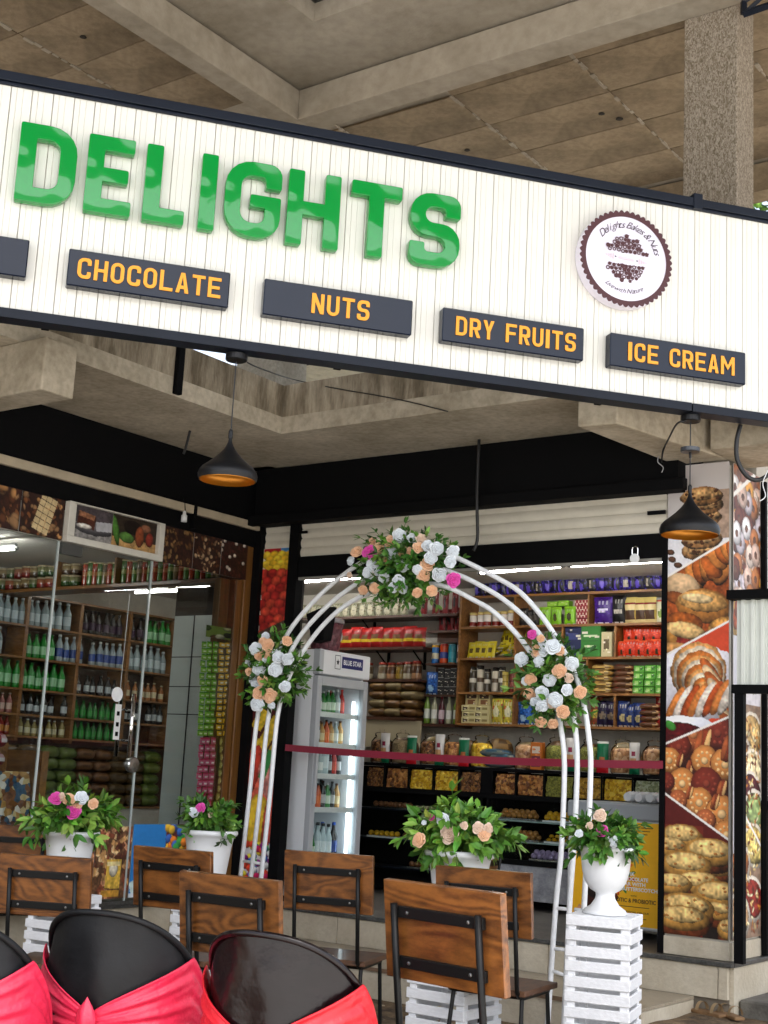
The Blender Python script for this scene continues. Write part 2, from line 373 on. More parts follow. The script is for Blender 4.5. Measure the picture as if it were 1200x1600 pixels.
# black lintel boxes over both fronts
bpart('shutter_box', M_black, .06, 3.86, -.13, .3, 3.455, 3.925)
bpart('shutter_lip', M_black, .02, 3.93, -.2, -.131, 3.44, 3.52, bevel=.006)
bpart('shutter_box', M_black, -.3, .015, -9, .3, 3.285, 3.925)
bpart('batten', mat('cream batten', hexc('b5a78f'), .6, var=.15, scale=5), .02, .055, -3.6, -.84, 3.42, 3.487, bevel=.004)
bpart('batten', MATS['cream batten'], .02, .055, -.83, -.04, 3.42, 3.487, bevel=.004)
bpart('batten_bracket', M_black, .02, .07, -.845, -.82, 3.3, 3.5)
# roller shutter of the right shop: slats of its lower end, a black bottom rail
sh = MB().box(.478, 3.722, .02, .05, 3.17, 3.47).build('shutter', M_shut, bld)
for i in range(4):
    z0 = 3.185+.078*i
    b = MB(); b.grid(1, 6, lambda u, v, z0=z0: (.478+u*3.244, .012-.012*math.sin(math.pi*v), z0+.074*v)); b.build('slat', M_shut, sh, smooth=True)
bpart('shutter_rail', M_black, .478, 3.722, -.01, .04, 3.015, 3.183)
bpart('rail_edge', mat('grey steel rail', hexc('8d8a83'), .4), .478, 3.722, -.004, .03, 2.99, 3.013)
sh2 = MB().box(.07, .378, .03, .05, 3.25, 3.47).build('shutter', M_shut, bld)
for i in range(3):
    z0 = 3.265+.072*i
    MB().grid(1, 5, lambda u, v, z0=z0: (.075+u*.3, .024-.01*math.sin(math.pi*v), z0+.068*v)).build('slat', M_shut, sh2, smooth=True)
# posts at the inner corner and the brown frame of the glass front
bpart('corner_post', M_black, -.03, .068, -.035, .03, .424, 3.46)
bpart('shutter_guide', M_black, .378, .476, -.03, .06, .424, 3.46)
bpart('guide_pin', M_black, .46, .57, -.05, -.031, 3.37, 3.39)
bpart('guide_pin', M_black, 3.6, 3.73, -.05, -.031, 3.31, 3.335)
bpart('shutter_guide', M_black, 3.7, 3.738, -.02, .05, .424, 3.2)
bpart('door_jamb', M_frame, -.06, -.004, -.12, -.036, .424, 3.285, bevel=.006)
bpart('door_jamb', M_frame, -.1, -.02, -.2, -.125, .424, 2.99, bevel=.006)
bpart('door_jamb', M_frame, -.16, -.09, -.32, -.205, .424, 2.99, bevel=.006)
# soffit slab with an upstand round its edge, cantilever beams
slab = poly_prism([(-.3, -9), (1.06, -9), (1.06, -1.01), (4.3, -1.01), (5.0, -.1), (5.0, .3), (-.3, .3)], 3.93, 4.06).build('canopy_slab', M_conc, bld)
ust = MB().box(.94, 1.06, -9, -1.01, 4.06, 4.305).box(.94, 4.3, -1.01, -.89, 4.061, 4.306)
ust.build('upstand', mat_concrete('weathered upstand', hexc('bdb09a'), hexc('6f6350'), scale=2.0, streak=(2.6, 2.6, .5)), bld)
def stub(loop, z0, z1, y0, y1, axis):
    pass
bb = MB(); bb.add([(3.7, -1.28, 3.63), (3.97, -1.28, 3.62), (4.16, .02, 3.66), (3.77, .02, 3.66), (3.7, -1.28, 3.929), (3.97, -1.28, 3.929), (4.16, .02, 3.929), (3.77, .02, 3.929)],
       [(0, 3, 2, 1), (0, 1, 5, 4), (1, 2, 6, 5), (2, 3, 7, 6), (3, 0, 4, 7)]); bb.build('cantilever_beam', M_conc, bld, bevel=.012)
bpart('cantilever_beam', M_conc, 4.161, 4.7, -.3, .3, 3.66, 3.929)
bpart('cantilever_beam', M_conc, -.3, 1.3, -3.47, -3.22, 3.6, 3.929, bevel=.012)
# upper storey: column, beams, boarded ceiling, cantilever slab
M_bark = mat('pitted column concrete', hexc('b0a080'), .9)
def bark():
    N = M_bark.node_tree.nodes; L = M_bark.node_tree.links; b = N['Principled BSDF']
    tc = N.new('ShaderNodeTexCoord'); mp = N.new('ShaderNodeMapping'); mp.inputs['Scale'].default_value = (1, 1, .42); L.new(tc.outputs['Object'], mp.inputs[0])
    n = N.new('ShaderNodeTexNoise'); n.inputs['Scale'].default_value = 75; n.inputs['Detail'].default_value = 3; n.inputs['Distortion'].default_value = 1.6; L.new(mp.outputs[0], n.inputs['Vector'])
    rp = N.new('ShaderNodeValToRGB'); rp.color_ramp.elements[0].position = .38; rp.color_ramp.elements[1].position = .62
    rp.color_ramp.elements[0].color = (*hexc('6a5e4c'), 1); rp.color_ramp.elements[1].color = (*hexc('a3988a'), 1)
    bp = N.new('ShaderNodeBump'); bp.inputs['Strength'].default_value = .6; bp.inputs['Distance'].default_value = .01
    L.new(n.outputs[0], rp.inputs[0]); L.new(rp.outputs[0], b.inputs['Base Color']); L.new(n.outputs[0], bp.inputs['Height']); L.new(bp.outputs[0], b.inputs['Normal'])
bark()
bpart('column', M_bark, 3.815, 4.22, .0, .32, 3.93, 7.12, bevel=.01)
bpart('column', mat_concrete('grey column render', hexc('aaa59a'), hexc('908a7f'), scale=3), -.2, .25, -.2, .2, 3.93, 7.05)
bpart('beam', M_ceil2, .345, 9, -.25, -.003, 7.0, 7.279, bevel=.008)
bpart('beam', M_ceil2, .135, .344, -9, .0, 7.0, 7.279, bevel=.008)
bpart("beam", M_ceil, -9, 9, 3.05, 3.3, 7.0, 7.279)

poly_prism([(-9, -9), (1.12, -9), (1.12, -1.02), (9, -1.02), (9, 3.4), (-9, 3.4)], 7.3, 7.46).build('roof_slab', M_ceil2, bld)
rnd = random.Random(11)
def cpanel(a, b_, c, d):
    m = Matrix.Translation(((a+b_)/2, (c+d)/2, 7.28)) @ Matrix.Rotation(rnd.uniform(-.004, .004), 4, 'X') @ Matrix.Rotation(rnd.uniform(-.003, .003), 4, 'Y')
    w, h = (b_-a)/2-.005, (d-c)/2-.006
    MB().box(-w, w, -h, h, 0, .018).build('ceiling_panel', M_ceil, bld).matrix_local = m
xs = [-1.0+1.215*i for i in range(-1, 7)]
for i in range(len(xs)-1):
    for j in range(5):
        y0 = -.1+.615*j
        if y0 < 0 and xs[i] < .3: continue
        cpanel(max(xs[i], xs[i]), xs[i+1], max(y0, .0), y0+.615)
for i in range(-3, 1):
    for j in range(7):
        a = -1.08+.9*i; cpanel(a, min(a+.9, .13), -.32-.615*(j+1), -.32-.615*j)
for px, py, r in ((940, 176, .03), (968, 184, .035), (730, 233, .03), (130, 56, .03)):
    p = on(px, py, 2, 7.285)
    MB().lathe([(r*.6, -.012), (r, -.006), (r*.8, .0)], 9, Matrix.Translation((p.x, p.y, 7.279))).build('ceiling_box_hole', mat('dark conduit hole', (.02, .015, .01), .9), bld)
rnd = random.Random(8)
def fin(x, y0, y1):
    b = MB(); n = 40
    for i in range(n):
        if rnd.random() < .25: continue
        y = y0+(y1-y0)*i/n; w = rnd.uniform(.006, .022); h = rnd.uniform(.004, .014); dx = rnd.uniform(-.006, .006)
        b.box(x+dx-w, x+dx+w, y, y+(y1-y0)/n*rnd.uniform(.6, 1.1), 7.281-h, 7.283)
    stuff(b.build('mortar_fin', M_ceil2, bld))
for i in range(1, 7): fin(xs[i], .05, 3.0)
for i in range(-2, 1): fin(-1.08+.9*i, -4.4, -.4)
# back wall of the upper storey and a rough parapet behind the fascia
bpart('wall', M_iwall, -9, .0, -9, -8.8, .42, 3.3)

# ------------------------------------------------------------------ sign fascia across the corner
FP = Vector((1.919, -4.363, 0)); FD = Vector((.6096, .7927, 0)); FN = Vector((.7927, -.6096, 0)); FZ0, FZ1 = 3.680, 5.018
FM = frame(FP, FD, (0, 0, 1), FN)          # local x along the sign, y up, z outwards
FI = FM.inverted()
def fs(px, py, lift=0): return FI @ hit(px, py, FP+FN*lift, FN)
fas = thing('sign_fascia', 'long white ribbed sign board with charcoal trim spanning the corner', 'sign board')
M_pvc = mat('cream pvc cladding', hexc('e3e0d7'), .45, var=.03, scale=3)
M_pvc2 = mat('cream pvc groove', hexc('cfc9bc'), .5)
w = .11
pm = MB(); prof = [(0, -.007), (.002, 0), (.027, 0), (.029, -.004), (.031, 0), (.060, 0), (.0615, -.003), (.063, 0), (.106, 0), (.1085, -.007)]
for i in range(len(prof)-1):
    (a, z0), (b_, z1) = prof[i], prof[i+1]
    pm.add([(a, FZ0+.04, z0), (b_, FZ0+.04, z1), (b_, FZ1-.04, z1), (a, FZ1-.04, z0)], [(0, 1, 2, 3)])
pmesh = pm.mesh('cladding_strip', M_pvc)
MB(FM).box(-2.2, 6.3, FZ0+.02, FZ1-.02, -.08, -.013).build('backing', M_pvc2, fas)
for i in range(-18, 57):
    o = link('cladding_strip', pmesh, fas); o.matrix_local = FM @ Matrix.Translation((i*w, 0, random.uniform(-.0015, .0015)))
def band(name, a, b_, z0, z1, d0, d1): return MB(FM).box(a, b_, z0, z1, d0, d1).build(name, M_bandk, fas, bevel=.004)
j1 = fs(1078, 650).x; j2 = fs(1087, 312).x
band('trim', -2.2, j1-.002, FZ0-.006, FZ0+.046, -.09, .03); band('trim', j1+.002, 6.3, FZ0-.008, FZ0+.044, -.09, .032)
band('trim', -2.2, j2, FZ1-.042, FZ1+.012, -.09, .03); band('trim', j2+.001, 6.3, FZ1-.043, FZ1+.01, -.09, .03)
band('trim_lip', -2.2, 6.3, FZ1-.062, FZ1-.045, -.0, .018)
band('trim_clip', j2-.03, j2+.03, FZ1-.06, FZ1+.04, -.092, .036)
for s in (.3, 1.9, 3.5, 5.1):
    MB(FM).box(s-.02, s+.02, FZ0, FZ1, -.13, -.091).build('frame_post', M_black, fas)
MB(FM).box(-2.2, 6.3, FZ0+.1, FZ0+.14, -.17, -.131).box(-2.2, 6.3, FZ1-.18, FZ1-.14, -.17, -.131).build('frame_rail', M_black, fas)
for y in (-2.14, -4.2): MB().box(1.06, 1.1, y-.03, y+.03, 3.94, 4.3).build('frame_bracket', M_black, fas, bevel=.006)

# --- letters: outlines with rounded corners
def rp_(pts, n=5):
    """polygon of (x,y,r): each corner rounded with radius r"""
    out = []; k = len(pts)
    for i in range(k):
        p = Vector(pts[i][:2]); r = pts[i][2] if len(pts[i]) > 2 else 0
        a = Vector(pts[i-1][:2])-p; b = Vector(pts[(i+1) % k][:2])-p
        la, lb = a.length, b.length
        if r <= 0 or la < 1e-6 or lb < 1e-6: out.append(tuple(p)); continue
        a /= la; b /= lb; ang = a.angle(b); t = min(r/math.tan(ang/2), la*.5-1e-4 if True else la, lb*.5-1e-4)
        if t <= 0: out.append(tuple(p)); continue
        p0 = p+a*t; p1 = p+b*t
        m_ = n if r > .06 else 2
        for q in range(m_+1):
            u = q/m_; out.append(tuple(p0*(1-u)**2+p*(2*u*(1-u))*1.0+p1*u*u) if r <= .06 else tuple(arcpt(p, a, b, t, u)))
    return out
def arcpt(p, a, b, t, u):
    ang = a.angle(b); rad = t*math.tan(ang/2); bis = (a+b).normalized(); c = p+bis*(t/math.cos(ang/2))
    v0 = (p+a*t)-c; v1 = (p+b*t)-c; th = math.pi-ang
    s0 = math.sin((1-u)*th)/math.sin(th); s1 = math.sin(u*th)/math.sin(th)
    return c+v0*s0+v1*s1
def glyph(ch, w, t, e=.02):
    Ro = w*.48; Ri = max(.02, Ro-t); h = t*.92
    if ch == 'D': return [[(0, 0, e), (0, 1, e), (w, 1, Ro), (w, 0, Ro)], [(t, h, e), (w-t, h, Ri), (w-t, 1-h, Ri), (t, 1-h, e)]]
    if ch == 'O': return [[(0, 0, Ro), (0, 1, Ro), (w, 1, Ro), (w, 0, Ro)], [(t, h, Ri), (w-t, h, Ri), (w-t, 1-h, Ri), (t, 1-h, Ri)]]
    if ch == 'E': m = .5; return [[(0, 0, e), (0, 1, e), (w, 1, e), (w, 1-h, e), (t, 1-h), (t, m+h*.48), (w*.9, m+h*.48, e), (w*.9, m-h*.48, e), (t, m-h*.48), (t, h), (w, h, e), (w, 0, e)]]
    if ch == 'F': m = .5; return [[(0, 0, e), (0, 1, e), (w, 1, e), (w, 1-h, e), (t, 1-h), (t, m+h*.48), (w*.9, m+h*.48, e), (w*.9, m-h*.48, e), (t, m-h*.48), (t, 0, e)]]
    if ch == 'L': return [[(0, 0, e), (0, 1, e), (t, 1, e), (t, h), (w, h, e), (w, 0, e)]]
    if ch == 'I': return [[(0, 0, e), (0, 1, e), (t, 1, e), (t, 0, e)]]
    if ch == 'H': return [[(0, 0, e), (0, 1, e), (t, 1, e), (t, .5+h*.48), (w-t, .5+h*.48), (w-t, 1, e), (w, 1, e), (w, 0, e), (w-t, 0, e), (w-t, .5-h*.48), (t, .5-h*.48), (t, 0, e)]]
    if ch == 'T': a = (w-t)/2; return [[(a, 0, e), (a, 1-h), (0, 1-h, e), (0, 1, e), (w, 1, e), (w, 1-h, e), (a+t, 1-h), (a+t, 0, e)]]
    if ch == 'G': return [[(w, .68, e), (w, 1, Ro), (0, 1, Ro), (0, 0, Ro), (w, 0, Ro), (w, .56, e), (w*.46, .56, e), (w*.46, .56-h*.86, e), (w-t, .56-h*.86), (w-t, h, Ri), (t, h, Ri), (t, 1-h, Ri), (w-t, 1-h, Ri), (w-t, .68, e)]]
    if ch == 'C': return [[(w, .66, e), (w, 1, Ro), (0, 1, Ro), (0, 0, Ro), (w, 0, Ro), (w, .34, e), (w-t, .34, e), (w-t, h, Ri), (t, h, Ri), (t, 1-h, Ri), (w-t, 1-h, Ri), (w-t, .66, e)]]
    if ch == 'S':
        a, b = .5-h*.5, .5+h*.5; Rs = w*.42
        return [[(w, .7, e), (w, 1, Rs), (0, 1, Rs), (0, a, Rs), (w-t, a, Ri), (w-t, h, Ri), (t, h, Ri), (t, .3, e), (0, .3, e), (0, 0, Rs), (w, 0, Rs), (w, b, Rs), (t, b, Ri), (t, 1-h, Ri), (w-t, 1-h, Ri), (w-t, .7, e)]]
    if ch == 'U': return [[(0, 1, e), (0, 0, Ro), (w, 0, Ro), (w, 1, e), (w-t, 1, e), (w-t, h, Ri), (t, h, Ri), (t, 1, e)]]
    if ch == 'N': return [[(0, 0, e), (0, 1, e), (t*1.05, 1), (w-t, .4), (w-t, 1, e), (w, 1, e), (w, 0, e), (w-t*1.05, 0), (t, .6), (t, 0, e)]]
    if ch == 'M': return [[(0, 0, e), (0, 1, e), (t, 1), (w/2, .52), (w-t, 1), (w, 1, e), (w, 0, e), (w-t, 0, e), (w-t, .64), (w/2, .26), (t, .64), (t, 0, e)]]
    if ch == 'A':
        q = lambda y: t*1.05+(w/2-t*.9-.0)*(y/.86)*.98
        return [[(0, 0, e), (w/2-t*.55, 1, e), (w/2+t*.55, 1, e), (w, 0, e), (w-t*1.05, 0, e), (w-q(.2), .2), (q(.2), .2), (t*1.05, 0, e)], [(q(.36), .36), (w-q(.36), .36), (w/2, .8)]]
    if ch == 'R': return [[(0, 0, e), (0, 1, e), (w, 1, w*.42), (w, .42, w*.4), (w*.7, .40), (w, 0, e), (w-t*1.15, 0, e), (w*.42, .4), (t, .4), (t, 0, e)], [(t, .4+h*.9), (w-t, .4+h*.9, Ri), (w-t, 1-h, Ri), (t, 1-h)]]
    if ch == 'Y': return [[(w/2-t/2, 0, e), (w/2-t/2, .4), (0, 1, e), (t*1.1, 1), (w/2, .62), (w-t*1.1, 1), (w, 1, e), (w/2+t/2, .4), (w/2+t/2, 0, e)]]
_G = {}
def glyph_mesh(ch, w, h, t, depth, bevel):
    k = (ch, round(w, 3), round(h, 3), round(t, 3))
    if k not in _G:
        loops = [[(x*h, y*h) for x, y in rp_(lp)] for lp in glyph(ch, w/h, t/h)]
        _G[k] = curve_mesh(loops, depth, bevel, 'letter')
    return _G[k].copy()

M_green = mat('green letter acrylic', hexc('008a34'), .06, coat=.25, bump=.55, scale=4.6, detail=.5, bdist=.03)
M_gside = M_green
# capital letters: (char, left px, right px at mid height, y px at left mid)
cap_z1 = fs(32, 189, .06).y; cap_z0 = fs(21.5, 311, .06).y
L8 = [('D', (27, 250), (120, 262)), ('E', (134, 270), (208, 283)), ('L', (225, 288), (291, 300)), ('I', (312, 302), (337, 306)), ('G', (350, 312), (439, 325)), ('H', (448, 328), (531, 340)), ('T', (547, 340), (627, 352)), ('S', (640, 360), (719, 371))]
word = thing('sign_lettering', 'raised glossy green capital letters DELIGHTS on the white sign board', 'sign')
hcap = cap_z1-cap_z0
for ch, a, b in L8:
    x0 = fs(*a, .06).x; x1 = fs(*b, .06).x
    bv = .003; me = glyph_mesh(ch, x1-x0-2*bv-.004, hcap-2*bv, hcap*.19 if ch != 'I' else (x1-x0-2*bv), .056, bv); me.materials.append(M_green)
    o = link('letter', me, word); o.matrix_local = FM @ Matrix.Translation((x0+bv+.002, cap_z0+bv, .034)); smooth_by_angle(o, 30)
    o['label'] = 'glossy green letter %s' % ch
# narrow navy signs
def navy_sign(label, tl, tr, br, bl, txt=None, t0=None, t1=None):
    q = [fs(*p, .07) for p in (tl, tr, br, bl)]
    x0 = (q[0].x+q[3].x)/2; x1 = (q[1].x+q[2].x)/2; z1 = (q[0].y+q[1].y)/2; z0 = (q[2].y+q[3].y)/2
    t = thing('product_sign', label, 'sign', group='navy product signs on the fascia')
    MB(FM).bbox(x0, x1, z0, z1, .001, .07, .006).build('panel', M_navy, t)
    if txt:
        a = fs(*t0, .07).x; b = fs(*t1, .07).x; H = (z1-z0)*.56; zc = (z0+z1)/2
        W_ = {'I': .2, 'M': .74, ' ': .34}; g = .13
        tot = sum(W_.get(c, .56) for c in txt)+g*(len(txt)-1); k = (b-a)/(tot); x = a
        for c in txt:
            w_ = W_.get(c, .56)*k
            if c != ' ':
                st = .155*H if c != 'I' else w_
                me = glyph_mesh(c, max(w_, .03), H, .17*H if c != 'I' else w_, .004, 0); me.materials.append(M_orange)
                o = link('letter', me, t); o.matrix_local = FM @ Matrix.Translation((x, zc-H/2, .0745))
            x += w_+g*k
    return t
navy_sign('navy product sign cut off at the left edge of the picture', (-200, 338), (45, 374), (42, 434), (-203, 398))
navy_sign('navy product sign reading CHOCOLATE in amber letters', (107, 387), (360, 426), (357, 482), (105, 444), 'CHOCOLATE', (121, 420), (345, 450))
navy_sign('navy product sign reading NUTS in amber letters', (413, 436), (646, 468), (643, 523), (411, 492), 'NUTS', (487, 470), (577, 485))
navy_sign('navy product sign reading DRY FRUITS in amber letters', (692, 480), (913, 512), (912, 563), (691, 533), 'DRY FRUITS', (712, 508), (899, 535))
navy_sign('navy product sign reading ICE CREAM in amber letters', (954, 521), (1166, 549), (1165, 600), (953, 572), 'ICE CREAM', (981, 548), (1147, 572))

# --- round logo sign
def logo():
    c = fs(979, 404, .09); r = .292
    t = thing('logo_sign', 'round white logo sign with scalloped brown rim on the fascia', 'sign')
    M0 = FM @ Matrix.Translation((c.x, c.y, 0))
    b = MB(M0); b.lathe([(r*1.0, .002), (r*1.02, .02), (r*1.02, .075), (r*1.0, .085)], 64); b.build('disc', mat('pale lilac acrylic', hexc('e6e0ee'), .25, coat=.3), t, smooth=False)
    br = mat('brown vinyl', hexc('4a2328'), .5)
    n = 50; vs_ = []; fc = []
    for i in range(n*6):
        q = 2*math.pi*i/(n*6); ro = r*(.985+.05*abs(math.sin(n*q/2))); vs_ += [(ro*math.cos(q), ro*math.sin(q), .088), (r*.895*math.cos(q), r*.895*math.sin(q), .088)]
    k = n*6; fc = [(2*i, 2*((i+1) % k), 2*((i+1) % k)+1, 2*i+1) for i in range(k)]
    MB(M0).add(vs_, fc).build('scalloped_rim', br, t)
    rnd = random.Random(5); b = MB(M0)
    R0 = r*.5; z = .0875; used = []
    def disc(x, y, a, n=12, hole=0, rot=0, star=False):
        nonlocal z
        z += .00004
        if hole:
            v = []; f = []
            for i in range(n):
                q = 2*math.pi*i/n; v += [(x+a*math.cos(q), y+a*math.sin(q), z), (x+hole*math.cos(q), y+hole*math.sin(q), z)]
            f = [(2*i, 2*((i+1) % n), 2*((i+1) % n)+1, 2*i+1) for i in range(n)]; b.add(v, f)
        else:
            v = [(x+a*(1 if not star or i % 2 == 0 else .72)*math.cos(2*math.pi*i/n+rot), y+a*(1 if not star or i % 2 == 0 else .72)*math.sin(2*math.pi*i/n+rot), z) for i in range(n)]; b.add(v, [tuple(range(n))])
    g = .0268
    for row_ in range(-8, 9):
        for c_ in range(-8, 9):
            x = (c_+.5*(row_ % 2))*g+rnd.uniform(-.003, .003); y = row_*g*.866+rnd.uniform(-.003, .003); a = rnd.uniform(.0108, .0142)
            if math.hypot(x, y)+a*.5 > R0 or abs(y) < .027+a*.5: continue
            k = rnd.random()
            if k < .34: disc(x, y, a, 16, a*.5)
            elif k < .55: disc(x, y, a*1.02, 14)
            else: disc(x, y, a*1.1, rnd.choice([4, 5, 6, 7]), rot=rnd.random()*3)
            disc(x+g*.5, y+g*.29, .0034, 6)
    stuff(b.build('cookie_emblem', br, t))
    pk = mat('faint pink vinyl', hexc('d8c8d2'), .5); b = MB(M0 @ Matrix.Rotation(-.06, 4, 'Z'))
    b.box(-.05, .05, -.008, .008, .087, .0878); 
    for s in (-1, 1):
        for i, (a, hh) in enumerate(((.085, .018), (.1, .014), (.115, .009), (.13, .005))): b.box(s*a-.005, s*a+.005, -hh, hh, .087, .0878)
    b.build('rolling_pin', pk, t)
    b = MB(M0)
    for s in (-1, 1): disc_v = [(s*.07+.005*math.cos(2*math.pi*i/8), -s*.004+.005*math.sin(2*math.pi*i/8), .0882) for i in range(8)]; b.add(disc_v, [tuple(range(8))])
    def arc_text(txt, rad, a0, a1, size, flip=False):
        ws = []
        for ch in txt:
            v = text_mesh(ch, -.005, .45)[0] if ch != ' ' else None; ws.append(max(p[0] for p in v)-min(p[0] for p in v)+.03 if v else .34)
        k = sum(ws); acc = 0
        for i, ch in enumerate(txt):
            acc += ws[i]
            if ch == ' ': continue
            q = a0+(a1-a0)*(acc-ws[i]/2)/k
            M = Matrix.Translation((rad*math.cos(q), rad*math.sin(q), 0)) @ Matrix.Rotation(q-math.pi/2 if not flip else q+math.pi/2, 4, 'Z')
            v, f = text_mesh(ch, -.005, .45)
            if not v: continue
            xs = [p[0] for p in v]; mx = (min(xs)+max(xs))/2
            b.add([((p[0]-mx)*size, p[1]*size, .0884) for p in v], f, None, M)
    arc_text('Delights Bakes & Nuts', r*.655, R(143), R(14), .062)
    arc_text('Live with Nature', r*.74, R(232), R(303), .043, True)
    stuff(b.build('script_lettering', mat('dark script vinyl', hexc('3a2a38'), .5), t))
logo()

# ------------------------------------------------------------------ flat printed pictures (posters), painted as colour attributes
def vnoise(h, w, cell, rs):
    gh, gw = int(h/cell)+3, int(w/cell)+3; g = rs.rand(gh, gw); y = np.arange(h)/cell; x = np.arange(w)/cell
    y0 = y.astype(int); x0 = x.astype(int); fy = (y-y0)[:, None]; fx = (x-x0)[None]; fy = fy*fy*(3-2*fy); fx = fx*fx*(3-2*fx)
    a = g[np.ix_(y0, x0)]; b = g[np.ix_(y0, x0+1)]; c = g[np.ix_(y0+1, x0)]; d = g[np.ix_(y0+1, x0+1)]
    return (a*(1-fx)+b*fx)*(1-fy)+(c*(1-fx)+d*fx)*fy
def srgb(s): return np.array([int(s[i:i+2], 16)/255 for i in (0, 2, 4)])
class Cv:
    """picture canvas; x runs 0..1 across, y runs 0..asp downwards"""
    def __init__(s, nx, ny, asp, bg, seed=1):
        s.rs = np.random.RandomState(seed); s.asp = asp; s.nx, s.ny = nx, ny
        s.X, s.Y = np.meshgrid(np.linspace(0, 1, nx), np.linspace(0, asp, ny)); s.a = np.zeros((ny, nx, 3)); s.a[:] = srgb(bg)
        s.n1 = vnoise(ny, nx, 3, s.rs); s.n2 = vnoise(ny, nx, 7, s.rs); s.n3 = vnoise(ny, nx, 18, s.rs); s.clip = np.ones((ny, nx), bool)
    def fill(s, mask, col, tex=0, al=1):
        mask = mask & s.clip
        c = srgb(col)[None, :]*(1+tex*((s.n1+s.n2)[mask]-1)[:, None]); s.a[mask] = s.a[mask]*(1-al)+c*al
    def ell(s, cx, cy, rx, ry, col, ang=0, edge=.45, tex=.25, hi=.25, al=1):
        ca, sa = math.cos(ang), math.sin(ang); dx, dy = s.X-cx, s.Y-cy; u = (dx*ca+dy*sa)/rx; v = (-dx*sa+dy*ca)/ry
        d = u*u+v*v+(s.n2-.5)*.18*(tex > 0); m = (d < 1) & s.clip
        if not m.any(): return
        sh = 1-edge*np.clip(d[m], 0, 1)**2+hi*np.clip(-(u[m]*.4+v[m]*.8), -1, 1)+tex*((s.n1+s.n2)[m]-1)
        s.a[m] = s.a[m]*(1-al)+np.clip(srgb(col)[None]*sh[:, None], 0, 1)*al
    def ring(s, cx, cy, r, r2, col, hole, ang=0, sq=1, tex=.2):
        s.ell(cx, cy, r, r*sq, col, ang, .4, tex); s.ell(cx, cy, r2, r2*sq, hole, ang, .3, .2, -.2)
    def line(s, p, q, w, col):
        p = np.array(p); q = np.array(q); d = q-p; L = np.hypot(*d); d = d/L
        dx, dy = s.X-p[0], s.Y-p[1]; t = dx*d[0]+dy*d[1]; n = np.abs(-dx*d[1]+dy*d[0]); s.fill((n < w) & (t > -.01) & (t < L+.01), col)
    def below(s, yl, yr): return s.Y > yl+(yr-yl)*s.X
    def box(s, x0, x1, y0, y1, col, tex=0): s.fill((s.X > x0) & (s.X < x1) & (s.Y > y0) & (s.Y < y1), col, tex)
    def rbox(s, cx, cy, w, h, col, ang=0, tex=.1):
        ca, sa = math.cos(ang), math.sin(ang); dx, dy = s.X-cx, s.Y-cy
        s.fill((np.abs(dx*ca+dy*sa) < w) & (np.abs(-dx*sa+dy*ca) < h), col, tex)
def poster(name, cv, o, u, v, material=None, parent=None, thick=.004):
    """o = top-left corner, u = vector across, v = vector down"""
    nx, ny = cv.nx, cv.ny; o, u, v = (np.array(q, float) for q in (o, u, v))
    I, J = np.meshgrid(np.linspace(0, 1, nx), np.linspace(0, 1, ny)); P = o+I[..., None]*u+J[..., None]*v
    n = np.cross(v, u); n = n/np.linalg.norm(n)
    me = bpy.data.meshes.new(name); a = np.arange((ny-1)*nx).reshape(ny-1, nx)[:, :-1]
    Q = np.stack([a, a+nx, a+nx+1, a+1], -1).reshape(-1, 4)
    back = np.array([o-n*thick, o+u-n*thick, o+u+v-n*thick, o+v-n*thick]); nv = nx*ny
    cor = [0, nx-1, nv-1, nv-nx]; V = np.concatenate([P.reshape(-1, 3), back])
    faces = Q.tolist()+[[nv, nv+1, nv+2, nv+3]]+[[cor[i], cor[(i+1) % 4], nv+(i+1) % 4, nv+i] for i in range(4)]
    me.from_pydata(V.tolist(), [], faces)
    at = me.color_attributes.new('Col', 'FLOAT_COLOR', 'POINT'); c = np.clip(cv.a, 0, 1).reshape(-1, 3); c = np.where(c <= .04045, c/12.92, ((c+.055)/1.055)**2.4)
    buf = np.ones((nv+4, 4), np.float32); buf[:nv, :3] = c; buf[nv:, :3] = .6; at.data.foreach_set('color', buf.ravel())
    me.materials.append(material or M_print); me.update(); ob = bpy.data.objects.new(name, me); COL.objects.link(ob)
    if parent: ob.parent = parent
    return ob
def cookie(c, x, y, r, col='c98b4a', chips=7, sq=.9, chipc='5b3016'):
    c.ell(x, y, r, r*sq, col, 0, .5, .35, .3)
    for i in range(chips):
        q = c.rs.rand()*6.28; d = c.rs.rand()**.5*r*.75; c.ell(x+d*math.cos(q), y+d*math.sin(q)*sq, r*.1, r*.08, chipc, 0, .2, .1)

